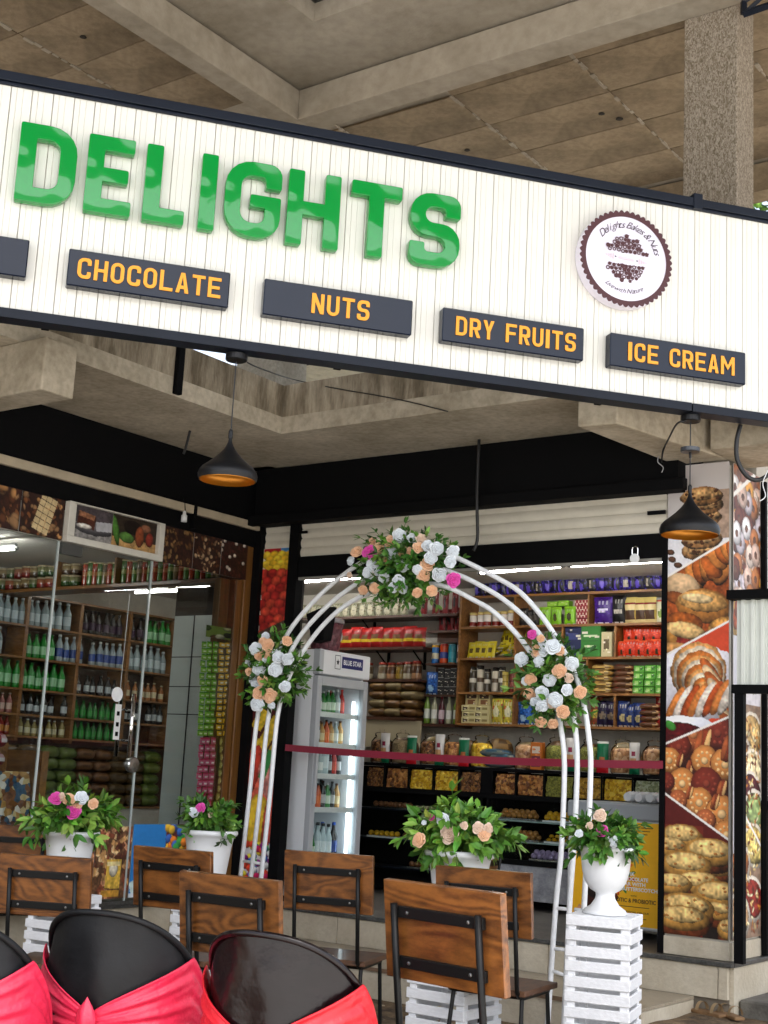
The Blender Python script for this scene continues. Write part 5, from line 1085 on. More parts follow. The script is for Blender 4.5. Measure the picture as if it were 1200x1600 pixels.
for z, seq in ((SZ[0], (1, 3, 1, 0, 0, 0, 1, 2)), (SZ[1], (4, 2, 4, 3, 7, 3, 1, 3)), (SZ[2], (4, 1, 4, 1, 8, 4, 2, 4)), (SZ[3], (6, 2, 7, 7, 4, 0, 4, 3)), (SZ[4]-.02, (5, 5, 0, 8, 8, 8, 5))):
    lv = {SZ[0]: 'top', SZ[1]: 'second', SZ[2]: 'third', SZ[3]: 'fourth'}.get(z, 'bottom')
    for rw in range(2):
        for i, k in enumerate(seq): place('drink_bottle', fb[k], .44-.12*rw, FY0+.1+.5*i/len(seq)+.02, z+.001, '%s drink bottle on the %s fridge shelf' % (nm[k], lv) if rw == 0 else '%s drink bottle, back row of the %s fridge shelf' % (nm[k], lv), 'bottle', '%s bottles, %s fridge shelf, row %d' % (nm[k], lv, rw+1))
bk = thing('snack_bucket', 'plum coloured plastic bucket with pale lid on top of the fridge', 'bucket', (.4, .5, FZ+.002))
MB().lathe([(.115, 0), (.12, .01), (.145, .25)], 24, cap=True).build('tub', mat_bits('plum wafers', ('5a2a34', '7a4448', '6a3640', '4a2028'), 30), bk, smooth=True)
MB().lathe([(.152, .25), (.155, .262), (.155, .285), (.14, .29)], 24).build('lid', mat('grey lid', hexc('8a8488'), .4), bk, smooth=False)
MB().tube([(.0, .15*math.cos(q), .24-.17*math.sin(q)) if False else (.02+.16*math.sin(q)*.6, .155*math.cos(q), .25-.16*math.sin(q)) for q in [math.pi*i/14 for i in range(15)]], .006, 6).build('handle', M_white, bk)

# chest freezer with a yellow advert
cf = thing('chest_freezer', 'grey chest freezer with a yellow chocolate advert on its front', 'freezer'); cx0, cx1, cy, cz0, cz1 = 2.79, 3.56, .43, .5, 1.35
MB().bbox(cx0, cx1, cy, 1.05, cz0, cz1-.12, .012).build('cabinet', mat('freezer white', hexc('d5d6d8'), .35), cf); MB().bbox(cx0-.008, cx1+.008, cy-.012, 1.06, cz1-.119, cz1, .015).build('lid_rim', mat('freezer grey', hexc('8f959b'), .35), cf)
for x in (cx0+.07, cx1-.07):
    MB(frame((x-.012, cy+.06, .462), (0, 1, 0), (0, 0, 1), (1, 0, 0))).lathe([(.026, 0), (.03, .004), (.03, .02), (.026, .024)], 12).build('castor', M_frg, cf); MB().box(x-.016, x+.016, cy+.045, cy+.075, .47, .502).build('castor_fork', M_alu, cf)
def advert(c):
    c.fill(c.Y > -1, 'f0b41e', .02)
    for i in range(26): q = c.rs.rand()*6.28; d = c.rs.rand()*.16; c.ell(.42+d*math.cos(q), .62+d*1.2*math.sin(q), .05, .05, c.rs.choice(['4a1c12', '6a2a18', 'a83a1c', '3a140c', 'c8781e', 'd8d0c0']), c.rs.rand()*3)
    c.ell(.22, .85, .09, .12, '3a1810'); c.rbox(.16, 1.0, .12, .06, 'c8936a', .6, .2); c.ell(.3, .62, .16, .2, '2a1a12')
    for i in range(10): q = i*.4-1; c.line((.5, .55), (.5+.22*math.cos(q), .55+.2*math.sin(q)), .012, ('c8321c', 'e0701c', '3a7a30')[i % 3])
c = Cv(110, 120, (1.245-.53)/.68, 'f0b41e', 4); advert(c)
poster('advert', c, (cx0+.045, cy-.003, 1.222), (.68, 0, 0), (0, 0, -.7), parent=cf)
AM = frame((cx0+.045, cy-.004, .522), (1, 0, 0), (0, 0, 1), (0, -1, 0)); b = MB(AM)
for i, s in enumerate(('DARK', 'CHOCOLATE', 'BAR WITH', 'BUTTERSCOTCH')): put_text(b, s, Matrix.Translation((.39, .335-.034*i, 0)), h=.026, w=(.1, .2, .18, .27)[i], bold=.03)
b.build('white_lettering', M_white, cf); b = MB(AM)
put_text(b, 'WITH', Matrix.Translation((.46, .195, 0)), h=.012, bold=.01); put_text(b, 'PREBIOTIC & PROBIOTIC', Matrix.Translation((.27, .155, 0)), h=.028, w=.38, bold=.02)
for i, (x, w_) in enumerate(((.3, .3),)): put_text(b, 'Guaranteed goodness since always', Matrix.Translation((x, .125, 0)), w=w_, h=.01) if False else b.box(x, x+w_, .126, .13, .0005, .001)
put_text(b, 'NO ARTIFICIAL COLOUR', Matrix.Translation((.36, .085, 0)), h=.013, w=.24, bold=.01); b.box(.36, .58, .05, .054, .0005, .001)
for i in range(3): b.box(.4+.03*i, .62-.02*i, .662-.022*i, .667-.022*i, .0005, .001)
stuff(b.build('dark_lettering', mat('dark brown print', hexc('3a2a10'), .5), cf))
for i in range(4):
    t = thing('cup_roll', 'roll of clear plastic cups lying on the freezer, %s of four' % ('leftmost', 'second', 'third', 'rightmost')[i], 'cups', group='rolls of plastic cups'); b = MB(frame((3.25+.085*i, .5, 1.352+.042), (0, 1, 0), (0, 0, 1), (1, 0, 0)).inverted().to_4x4() if False else Matrix.Translation((3.24+.085*i, .46, 1.394)) @ Matrix.Rotation(-math.pi/2, 4, 'X'))
    for k in range(7): b.lathe([(.03, .05*k), (.041, .05*k+.045)], 12, cap=(k == 0))
    b.build('cups', mat('translucent cups', hexc('c9cdd2'), .2, spec=.6), t, smooth=False)
# speaker box hanging near the guide, padlock on the rail
sp_ = MB(); sp_.add([(.5, .1, 2.72), (.66, .12, 2.78), (.62, .2, 2.52), (.5, .2, 2.5), (.5, .3, 2.74), (.66, .3, 2.8), (.62, .3, 2.52), (.5, .3, 2.5)], [(0, 1, 2, 3), (4, 7, 6, 5), (0, 4, 5, 1), (1, 5, 6, 2), (2, 6, 7, 3), (3, 7, 4, 0)])
tag(sp_.build('wall_speaker', M_black), 'small black speaker box high beside the shutter guide', 'speaker')
pk = thing('padlock', 'white padlock hanging on the black shutter rail', 'padlock'); p = on(995, 866, 1, -.03)
MB(frame((p.x, -.05, p.z-.035), (1, 0, 0), (0, 0, 1), (0, -1, 0))).lathe([(.03, 0), (.034, .006), (.034, .02), (.03, .026)], 16).build('case', M_white, pk); MB().tube([(p.x-.02+.0*q, -.06, p.z-.01) for q in (0,)]+[(p.x+.021*math.cos(math.pi-math.pi*i/8), -.06, p.z+.03+.02*math.sin(math.pi*i/8)) for i in range(9)]+[(p.x+.021, -.06, p.z-.01)], .005, 6).build('shackle', M_chrome, pk)

# ribbon tied across the opening
rb = MB(); a, b_, c_ = on(446, 1168, 1, -.05), on(740, 1187, 1, -.06), on(1036, 1195, 1, -.05)
def rbf(u, v):
    x = a.x+(c_.x-a.x)*u; z = (1-u)**2*a.z+u*u*c_.z+2*u*(1-u)*(2*b_.z-.5*(a.z+c_.z)); return (x, -.055+.004*math.sin(20*u+v), z+(v-.5)*.052)
rb.grid(60, 3, rbf); o = rb.build('ribbon', mat('maroon satin ribbon', hexc('8a1a35'), .4, coat=.2), smooth=True); tag(o, 'maroon ribbon stretched across the open front of the right shop', 'ribbon')

# ---- left shop: bottle racks, crisps, bags, person
rk = thing('bottle_rack', 'tall wooden rack of drink bottles against the far wall of the glass fronted shop', 'rack'); X0 = -3.4
RZ = [2.743, 2.424, 2.114, 1.865, 1.653]
for z in RZ+[3.05, .98]: MB().box(X0-.18, X0+.12, -1.2, 2.7, z-.02, z).build('shelf', M_shelfw, rk)
for y in (-1.2, .35, 1.05, 1.75, 2.45): MB().box(X0-.18, X0+.1, y-.02, y+.02, 1.6, 3.03).build('upright', M_shelfw, rk)
MB().box(X0-.18, X0+.1, -1.2, 2.7, .42, .958).build('base', M_iwall, rk); MB().box(X0-.2, X0-.181, -1.2, 2.7, .96, 3.05).build('back_panel', M_darkw, rk)
lb = {'green': btl('soda_green', '1f8a2e', '9ad0a0', '1a6a24', .042, .26), 'clear': btl('soda_clear', '8fa0a4', 'c0d0d8', 'd0d8dc', .042, .27), 'water': btl('soda_water', '9aa8b0', '2a4a9a', 'd8d8d8', .04, .26), 'cola': btl('soda_cola', '160c10', '3a2440', '1a1014', .04, .25), 'amber': btl('soda_amber', 'a86a3a', 'd8c8a0', 'c8b890', .034, .2), 'pink': btl('soda_pink', 'a0605a', 'd0b0a0', 'b0a090', .034, .2), 'dark': btl('soda_dark', '14161a', 'b8c0c4', '1a1a1c', .034, .2), 'red': btl('soda_red', '8a241a', 'c8803a', '6a1a14', .032, .18), 'cream': btl('soda_cream', '9a8a50', 'd0c8a0', 'c8c8c0', .032, .17), 'smallgreen': btl('soda_smallgreen', '1c7a2a', '2a9a3a', '166020', .032, .18)}
lay = [(RZ[0], [('clear', -.2, .95), ('cola', 1.1, 2.0), ('green', 2.05, 2.42)]), (RZ[1], [('clear', -.2, .33), ('green', .4, .78), ('water', .8, 1.72), ('clear', 1.8, 2.4)]), (RZ[2], [('green', -.2, .95), ('dark', 1.1, 1.7), ('amber', 1.8, 2.4)]), (RZ[3], [('pink', -.2, .33), ('dark', .4, 1.02), ('smallgreen', 1.1, 1.72), ('dark', 1.8, 2.4)]), (RZ[4], [('red', -.2, .33), ('cream', .4, 1.02), ('smallgreen', 1.1, 1.72)])]
for li, (z, its) in enumerate(lay):
    for k, y0, y1 in its:
        n = int((y1-y0)/(.092 if z > 2.1 else .078))
        for i in range(n):
            if rnd.random() < .07: continue
            place('soda_bottle', lb[k], X0+.03+rnd.uniform(-.015, .015), y0+(y1-y0)*(i+.5)/n, z, '%s bottle on the %s rack shelf behind the glass' % ({'smallgreen': 'small green', 'clear': 'clear water', 'water': 'blue labelled water', 'cream': 'cream labelled'}.get(k, k), ('top', 'second', 'third', 'fourth', 'lowest')[li]), 'bottle', '%s bottles on rack shelf %d' % (k, li+1))
gs = [sack_mesh('rack_sack%d' % i, c) for i, c in enumerate((('5a4426', '6a5230', '4a381e'), ('5a6a2c', '4a5a24', '6a7a3a'), ('5e3a20', '6e4828', '4e2e18')))]
for k in range(5):
    for i in range(9): place('snack_sack', gs[(i//2) % 3], X0+.05, .3+.24*i, .985+.115*k, 'bulk snack bag under the bottle rack', 'packet', 'bulk snack bags under the bottle rack', rnd.uniform(1.4, 1.7))
cs = thing('crisp_shelf', 'high wooden shelf of crisp cans behind the top of the glass front', 'shelf')
MB().box(-3.5, -.45, .02, .3, 3.02, 3.05).build('shelf', M_shelfw, cs); MB().box(-3.5, -.9, .28, .3, 3.051, 3.3).build('back', M_shelfw, cs)
for x in (-2.55, -1.75): MB().box(x-.012, x+.012, .03, .27, 3.051, 3.3).build('divider', M_shelfw, cs)
can = [lath('crisp_can%d' % i, [(.036, 0), (.036, .02), (.036, .09), (.036, .13), (.036, .2), (.038, .203), (.038, .215), (.034, .217)], [hexc(c) for c in cc]) for i, cc in enumerate((('8a2a1c', 'a83a20', 'c87a50', 'a8381c', '8a2414', 'c8b890', 'b0a080'), ('3a5a24', '4f7a30', 'a8b070', '466c2a', '2f4a1c', 'c8b890', 'b0a080'), ('5a4a30', '7a6440', 'b09a70', '6a5636', '4a3a24', 'c8b890', 'b0a080')))]
tub = [lath('tub%d' % i, [(.05, 0), (.055, .02), (.055, .05), (.055, .09), (.058, .092), (.058, .11), (.05, .112)], [hexc(c) for c in cc]) for i, cc in enumerate((('2a3a1c', '3a5a28', '8a8a60', '3a5228', 'b8a888', 'a89878'), ('3a2a1c', '5a4028', 'a08a60', '4a3422', 'b8a888', 'a89878'), ('6a1c18', '8a2a20', 'a86a4a', '7a221a', 'b8a888', 'a89878')))]
for i in range(10):
    for k in range(2): place('spread_tub', tub[(i*2+k+i//3) % 3], -3.42+.118*i, .1, 3.051+.113*k, 'small lidded tub on the crisp shelf', 'tub', 'tubs on the crisp shelf')
for i in range(26):
    x = -2.2+.066*i
    if abs(x+1.75) < .045 or x < -2.25: continue
    place('crisp_can', can[(0, 1, 0, 1, 2, 0, 1)[i % 7]], x, .09, 3.051, ('red', 'green', 'brown')[(0, 1, 0, 1, 2, 0, 1)[i % 7]]+' crisp can in the row on the high shelf', 'can', ('red', 'green', 'brown')[(0, 1, 0, 1, 2, 0, 1)[i % 7]]+' crisp cans on the high shelf')
# bin of wrapped sweets by the glass
sb = thing('sweet_bin', 'tall wooden bin of wrapped sweets behind the glass at the left edge', 'bin'); 
for (yy0, yy1) in ((-2.62, -2.56), (-1.99, -1.93)): MB().box(-.55, -.12, yy0, yy1, .43, 1.5).build('side', M_shelfw, sb)
b = MB(); rs = random.Random(4); b.grid(16, 22, lambda u, v: (-.13-.1*v+.02*rs.random(), -2.55+.55*u, .5+.85*v)); b.build('wrapped_sweets', BITS['choc'], sb); MB().box(-.55, -.5, -2.56, -1.99, .43, 1.55).build('back', M_shelfw, sb)
for k in range(2): place('red_sweet_bag', sack_mesh('red_sack', ('8a2a34', 'c8a0a0', '6a1a24', 'd8d0cc')), -.42, -2.25, 1.37+.13*k, ('lower', 'upper')[k]+' red and white bag on top of the wrapped sweets', 'packet', None, 1.5)

# hanging sachet strips inside the fixed glass
def strip(label, px, py0, py1, w, cols, n, cat='sachets'):
    a = on(px[0], py0, 0, -.05); b_ = on(px[1], py1, 0, -.05); t = thing('sachet_strip', label, cat, group='sachet strips hanging behind the glass')
    b0 = MB(); cs_ = [hexc(c) for c in cols]; rs = random.Random(label)
    h = (a.z-b_.z)/n
    b0.grid(4, 4, lambda u, v: ((.012*math.sin(math.pi*u)*math.sin(math.pi*v)), (u-.5)*w, (v-.5)*h*.94), lambda u, v: cs_[1] if (abs(u-.5) < .3 and .2 < v < .6) else cs_[2] if v > .75 else cs_[0]); me = b0.mesh('sachet', M_vc, True, True)
    k = max(1, round((.0)))
    for i in range(n):
        o = link('sachet', me, t, (-.05+rs.uniform(-.01, .01), a.y+(b_.y-a.y)*(i+.5)/n, a.z+(b_.z-a.z)*(i+.5)/n), (rs.uniform(-.06, .06), rs.uniform(-.1, .1), rs.uniform(-.1, .1)))
for i, dx in enumerate((0, 9, 18)): strip('green sachet strip, %s of three behind the fixed glass' % ('left', 'middle', 'right')[i], (319+dx, 312+dx), 1002, 1150, .06, ('86b834', 'e0e6b8', '4f8a24'), 15)
for i, dx in enumerate((0, 10)): strip('yellow sachet strip, %s of two next to the brown jamb' % ('left', 'right')[i], (347+dx, 341+dx), 1002, 1150, .062, ('ecb414', 'fff4d8', '4a3a10'), 15)
for i, dx in enumerate((0, 9, 18)): strip('pink sachet strip, %s of three below the green strips' % ('left', 'middle', 'right')[i], (316+dx, 308+dx), 1152, 1262, .06, ('d0607c', 'f0d8d4', 'c02c50'), 10)
strip('gold sachet strip hanging lowest beside the brown jamb', (350, 340), 1152, 1275, .07, ('b8a450', 'e0d494', '8a7430'), 10)
c = Cv(40, 26, .6, '7a8a3a', 3); [c.ell(c.rs.rand(), c.rs.rand()*.6, .16, .14, q) for q in ('3a4a1c', 'b8b080', '5a3a20', '8aa040', '2a2a1c', 'c8c0a0')]; p = on(323, 976, 0, -.045); q = on(368, 1002, 0, -.045)
tag(poster('header_card', c, (-.045, p.y, p.z), (0, q.y-p.y, 0), (0, 0, q.z-p.z)), 'green header card above the hanging sachet strips', 'card')
M_cover = mat('black stretch cover', (.005, .005, .006), .55, spec=.3, var=.3, scale=12, bump=.35, bscale=9); M_cover2 = mat('black leatherette cover', hexc('120709'), .26, spec=.4, var=.3, scale=6, bump=.8, bscale=5)
M_sash = mat('coral satin sash', hexc('d92a4c'), .42, var=.12, scale=9, bump=.35, bscale=30); M_sash2 = mat('red satin sash', hexc('d8222f'), .4, var=.12, scale=9, bump=.35, bscale=30)

# ------------------------------------------------------------------ placements tuned on the photograph
ROOF_OUT = 8.2
PED2 = (3.68, -2.4); PED3 = (1.05, -2.7); PED4 = (1.32, -1.75)
CH_H = (2.75, -.55, 100)
SASH = [('black covered chair with coral sash, whole back in view', (4.12, -5.25, 0), R(20), None, None, 1),
        ('shiny black covered chair with red sash at the bottom centre', (4.78, -5.2, 0), R(12), None, None, 2),
        ('black covered chair with coral sash cut off at the lower left corner', (3.9, -5.74, 0), R(20), None, None, 3)]
SASH = [a[:3]+((M_cover, M_sash) if i != 1 else (M_cover2, M_sash2))+(a[5],) for i, a in enumerate(SASH)]
PEOPLE = [('person with long black hair standing behind the glass at the left edge', (-.75, -2.15, .42), R(-120), mat('plum top', hexc('4a3038'), .8), mat('dark trousers', hexc('24222a'), .8), .78), ('person in grey clothing behind the kiosk counter at the right edge', (4.35, 1.25, .3), R(160), mat('grey shirt', hexc('6a6c74'), .8), mat('grey trousers', hexc('5a5c66'), .8), .95)]

# ------------------------------------------------------------------ forecourt roof, far roof, trees
def corrug(mb, x0, x1, y0, y1, zf, pitch=.11, amp=.018, along='y'):
    n = int((x1-x0)/pitch*4)
    for i in range(n):
        a, b = x0+(x1-x0)*i/n, x0+(x1-x0)*(i+1)/n
        za, zb = amp*math.sin(2*math.pi*a/pitch), amp*math.sin(2*math.pi*b/pitch)
        mb.add([(a, y0, zf(a, y0)+za), (b, y0, zf(b, y0)+zb), (b, y1, zf(b, y1)+zb), (a, y1, zf(a, y1)+za)], [(0, 1, 2, 3)])
M_sheet = mat('galvanised roof sheet', hexc('4c4c46'), .5, metal=.2, var=.2, scale=3)
rf = thing('forecourt_roof', 'corrugated metal roof on dark steel purlins over the forecourt', 'roof')
b = MB(FM @ Matrix(((1, 0, 0, 0), (0, 0, 1, 0), (0, 1, 0, 0), (0, 0, 0, 1)))); corrug(b, -4, 8.5, -3.4, ROOF_OUT, lambda x, y: 7.72+.03*y); b.build('sheet', M_sheet, rf)
for d in (-2.3, -1.1, .6, 2.4, 4.2):
    if d < ROOF_OUT: MB(FM).box(-4, 8.5, 7.56+.03*d, 7.68+.03*d, d-.03, d+.03).build('purlin', M_bandk, rf)
for s in (-2.6, 2.0, 6.6): MB(FM).box(s-.04, s+.04, 7.42, 7.53, -2.9, ROOF_OUT).build('rafter', M_bandk, rf)
tr_ = MB(); q = [on(px, py, 1, -.02) for px, py in ((1162, 22), (1240, -5), (1162, 2), (1240, -50))]
tr_.tube([q[0], q[1]], .03, 4).tube([q[2], q[3]], .025, 4).tube([q[0], q[2]], .025, 4).tube([q[0], q[3]], .02, 4); tr_.build('truss', M_bandk, rf)
lr = thing('rear_roof', 'corrugated sheet roof on steel struts seen through the gap behind the parapet', 'roof')
b = MB(); corrug(b, -7, .6, 3.6, 8.5, lambda x, y: 6.42+.1*(y-3.6)); b.build('sheet', mat('cream roof sheet', hexc('b9b7a4'), .5, var=.2, scale=4), lr)
for y in (3.7, 5.2, 6.7): MB().box(-7, .6, y-.03, y+.03, 6.3+.1*(y-3.6), 6.39+.1*(y-3.6)).build('purlin', M_black, lr)
for x in (-2.4, -1.2, .0): MB().tube([(x, 3.5, 5.9), (x-.9, 8, 6.7)], .035, 4).tube([(x, 3.5, 5.9), (x-1.6, 6.2, 6.5)], .025, 4).build('strut', M_black, lr)

M_leaf = mat_vc('leaf', .45, spec=.4)
GREENS = [hexc(c) for c in ('3f6a24', '56832e', '2f5420', '6a9238', '47752a', '7a9a44')]
def leaf(mb, p, d, n, L, W, col):
    """folded pointed leaf from p along d with face normal n"""
    d = d.normalized(); s = d.cross(n)
    if s.length < 1e-4: s = Vector((1, 0, 0))
    s.normalize(); n = s.cross(d)
    v = [p, p+d*L*.35+s*W*.5+n*W*.12, p+d*L*.72+s*W*.4+n*W*.05-n*L*.04, p+d*L-n*L*.12, p+d*L*.72-s*W*.4+n*W*.05-n*L*.04, p+d*L*.35-s*W*.5+n*W*.12, p+d*L*.38-n*W*.05, p+d*L*.72-n*L*.07]
    o = len(mb.v); mb.v += [tuple(x) for x in v]
    for f in ((0, 6, 1), (1, 6, 7, 2), (2, 7, 3), (0, 5, 6), (5, 4, 7, 6), (4, 3, 7)): mb.f.append(tuple(i+o for i in f)); mb.c.append(col)
def tree(label, loc, h, r, n=2600, seed=1, leafs=.16, group=None):
    rs = random.Random(seed); t = thing('tree', label, 'tree', loc, 0, group)
    b = MB(); b.tube([(0, 0, 0), (.1, .05, h*.3), (-.05, .1, h*.6), (0, 0, h*.85)], [.16, .13, .09, .03], 8)
    for i in range(7): q = rs.random()*6.28; z = h*rs.uniform(.4, .7); b.tube([(0, 0, z), (r*.35*math.cos(q), r*.35*math.sin(q), z+h*.1), (r*.7*math.cos(q), r*.7*math.sin(q), z+h*.18)], [.06, .04, .015], 6)
    b.build('trunk', mat('bark', hexc('5a4a38'), .9, var=.3), t)
    b = MB(); cl = [(Vector((rs.gauss(0, r*.5), rs.gauss(0, r*.5), h*.72+rs.gauss(0, h*.16))), rs.uniform(.35, .7)*r*.6) for _ in range(26)]
    for i in range(n):
        c, cr = rs.choice(cl); d = Vector((rs.gauss(0, 1), rs.gauss(0, 1), rs.gauss(0, 1))).normalized(); p = c+d*cr*rs.random()**.4
        leaf(b, p, Vector((rs.gauss(0, 1), rs.gauss(0, 1), rs.gauss(0, .6)-.3)), d+Vector((0, 0, .6)), leafs*rs.uniform(.7, 1.3), leafs*.5, rs.choice(GREENS[1:]))
    stuff(b.build('crown', M_leaf, t, color=True)); return t
tree('bright green tree behind the upper storey at the right edge', (2.5, 7.0, 0), 11.5, 2.7, 7000, 4, .17)

# ------------------------------------------------------------------ pendant lamps and cables
M_lampk = mat('matt black lamp metal', (.008, .008, .009), .4, spec=.3); M_gold = mat('gold lamp lining', hexc('b8741c'), .35, metal=.6)
def pendant(label, cx, ytop, ycan, discy=None):
    p = hit(cx, ytop, FP-FN*.06, FN); k = (p-CAM).dot(fw)/F_PX; t = thing('pendant_lamp', label, 'lamp', (p.x, p.y, p.z), 0, 'black pendant lamps under the fascia')
    g = k/3.4286; prof = [(8, 585), (11, 605), (19, 625), (30, 645), (48, 668), (76, 697), (108, 724), (136, 745), (153, 765), (160, 785), (158, 803), (154, 816)]
    P = [(r*g, -(y-585)*g) for r, y in prof]
    MB().lathe(P, 32, cap=False).build('shade', M_lampk, t, smooth=True); MB().lathe([(max(.001, r-.006), z-.002) for r, z in P], 32, cap=False).build('lining', M_gold, t, smooth=True)
    ztop = FZ0-.012-p.z; MB().tube([(0, 0, 0), (0, 0, ztop)], .0035, 6).build('cord', M_rubber, t); MB().lathe([(.012, 0), (.012, .04), (.006, .05)], 8).build('cord_grip', M_lampk, t)
    MB().lathe([(.055, ztop-.035), (.06, ztop-.03), (.06, ztop)], 20).build('ceiling_rose', M_lampk, t)
    if discy:
        z = (discy-585)*0; q = hit(cx, discy, FP-FN*.06, FN).z-p.z; MB().lathe([(.055, q-.014), (.058, q-.01), (.058, q+.012), (.02, q+.016)], 20).build('cord_disc', mat('dark grey disc', hexc('3a3c40'), .3), t)
        MB().tube([(0, 0, q-.05), (0, 0, q)], .008, 6).build('disc_stem', M_lampk, t)
    MB().lathe([(.0, -.12), (.02, -.13), (.028, -.16), (.02, -.19), (0, -.2)], 12).build('bulb', mat('unlit bulb', hexc('d8d0c0'), .3), t, smooth=True)
pendant('black teardrop pendant lamp hanging near the inner corner', 360, 685, 560); pendant('black teardrop pendant lamp hanging in front of the right pillar', 1078, 770, 655, 703)
def cable(label, pts, r, name='cable', m=None):
    P = [Vector(p) for p in pts]; out = []
    for i in range(len(P)-1):
        a, b, c, d = P[max(0, i-1)], P[i], P[i+1], P[min(len(P)-1, i+2)]
        for j in range(6): t = j/6; out.append(.5*((2*b)+(-a+c)*t+(2*a-5*b+4*c-d)*t*t+(-a+3*b-3*c+d)*t**3))
    out.append(P[-1]); return tag(MB().tube(out, r, 7).build(name, m or M_rubber, smooth=True), label, 'cable')
hf = lambda px, py, l=-.12: hit(px, py, FP+FN*l, FN)
cable('thick black hose looping below the right end of the fascia', [hf(*q) for q in ((1157, 664), (1151, 690), (1152, 718), (1165, 742), (1182, 750), (1200, 742), (1222, 715))], .014, 'hose')
cable('thin black cord from the right lamp mount to the shutter box', [hf(*q, l) for *q, l in ((1072, 658, -.06), (1058, 662, -.1), (1045, 685, -.4), (1036, 705, -.8), (1034, 722, -1.0))], .006)
cable('thin grey wire with a loose end beside the shutter box', [hf(*q, -1.0) for q in ((1040, 708), (1030, 712), (1028, 722), (1036, 730), (1034, 738))], .003, m=M_frg)
cable('thin wire running from the left lamp mount along the canopy upstand', [hf(386, 566, -.06), hf(405, 575, -.3)]+[on(*q, 1, -1.03) for q in ((455, 592), (520, 606), (590, 618), (640, 628), (700, 643))], .004)
cable('loose thin white wire beside the hose at the right edge', [hf(*q, -.1) for q in ((1200, 735), (1192, 755), (1196, 775), (1187, 783))], .003, m=M_white)
a = on(740, 683, 2, 3.93); cable('black conduit dropping from the soffit in front of the shutter', [(a.x, -.25, 3.93), (a.x, -.25, 3.5), (a.x+.0, -.22, 3.2), (a.x-.03, -.22, 3.1)], .012, 'conduit'); MB().lathe([(.02, 0), (.02, .02)], 10, Matrix.Translation((a.x, -.25, 3.91)))
a = on(297, 673, 2, 3.93); cable('short black conduit stub under the left soffit', [(a.x, a.y, 3.93), (a.x-.02, a.y-.01, 3.8), (a.x-.03, a.y-.02, 3.75)], .01, 'conduit')
bh = thing('bulb_holder', 'small white bulb holder hanging below the cream batten', 'bulb holder'); p = on(288, 806, 0, .05)
MB(Matrix.Translation((.05, p.y, p.z))).lathe([(.0, -.05), (.024, -.048), (.024, 0), (.014, .012), (.012, .04)], 12).build('socket', M_white, bh, smooth=True); MB().tube([(.05, p.y, p.z+.04), (.045, p.y-.02, p.z+.16)], .009, 6).build('drop_rod', M_black, bh)

# ------------------------------------------------------------------ flowers
def rose_mesh(name, m):
    """spiral of overlapping petal rims on a low dome, with loose outer petals"""
    b = MB(); rs = random.Random(name); p0, p1, p2 = rs.random()*6, rs.random()*6, rs.uniform(3.6, 4.6); k = rs.choice((3, 4))
    def f(u, v):
        th = u*2*math.pi; r = v*.86; ph = p2*v**.85-u+.12*math.sin(k*th+p0)*v; fr = ph-math.floor(ph); lay = math.floor(ph)
        rad = r*(1+.05*math.cos(5*th+lay*2.4+p1)); z = .6*(1-v**1.9)+.4*(.5+.5*v)*fr**1.4
        return (rad*math.cos(th), rad*math.sin(th), z)
    b.grid(34, 26, f)
    for i in range(6):
        a = p1+i*math.pi/3+rs.uniform(-.15, .15); R0 = rs.uniform(.95, 1.12); tl = rs.uniform(-.1, .12)
        def g(u, v, a=a, R0=R0, tl=tl):
            q = a+(u-.5)*1.35; e = 1-(2*u-1)**2; r = .62+(R0-.62)*v*(.55+.45*e); return (r*math.cos(q), r*math.sin(q), .02+.16*math.sin(v*2.2)+tl*v+.03*math.sin(5*u+a))
        b.grid(6, 4, g)
    b.v = [(x, y, z-.2) for x, y, z in b.v]; return b.mesh(name, m, False)
ROSE = {'white': [rose_mesh('white_rose%d' % i, mat('white petals', hexc('dde2e6'), .6, var=.05, scale=30)) for i in range(3)], 'peach': [rose_mesh('peach_rose%d' % i, mat('peach petals', hexc('e8c4a4'), .6, var=.08, scale=30, col2=hexc('d8a880'))) for i in range(3)], 'pink': [rose_mesh('pink_rose%d' % i, mat('pink petals', hexc('d94fa8'), .55, var=.1, scale=30)) for i in range(2)], 'blush': [rose_mesh('blush_rose%d' % i, mat('blush petals', hexc('dcc4b0'), .6, var=.05, scale=30)) for i in range(2)]}
def aim(p, n, spin, s):
    n = Vector(n).normalized(); a = Vector((0, 0, 1)) if abs(n.z) < .95 else Vector((1, 0, 0)); x = a.cross(n).normalized(); y = n.cross(x)
    return Matrix.Translation(p) @ frame((0, 0, 0), x, y, n) @ Matrix.Rotation(spin, 4, 'Z') @ Matrix.Scale(s, 4)
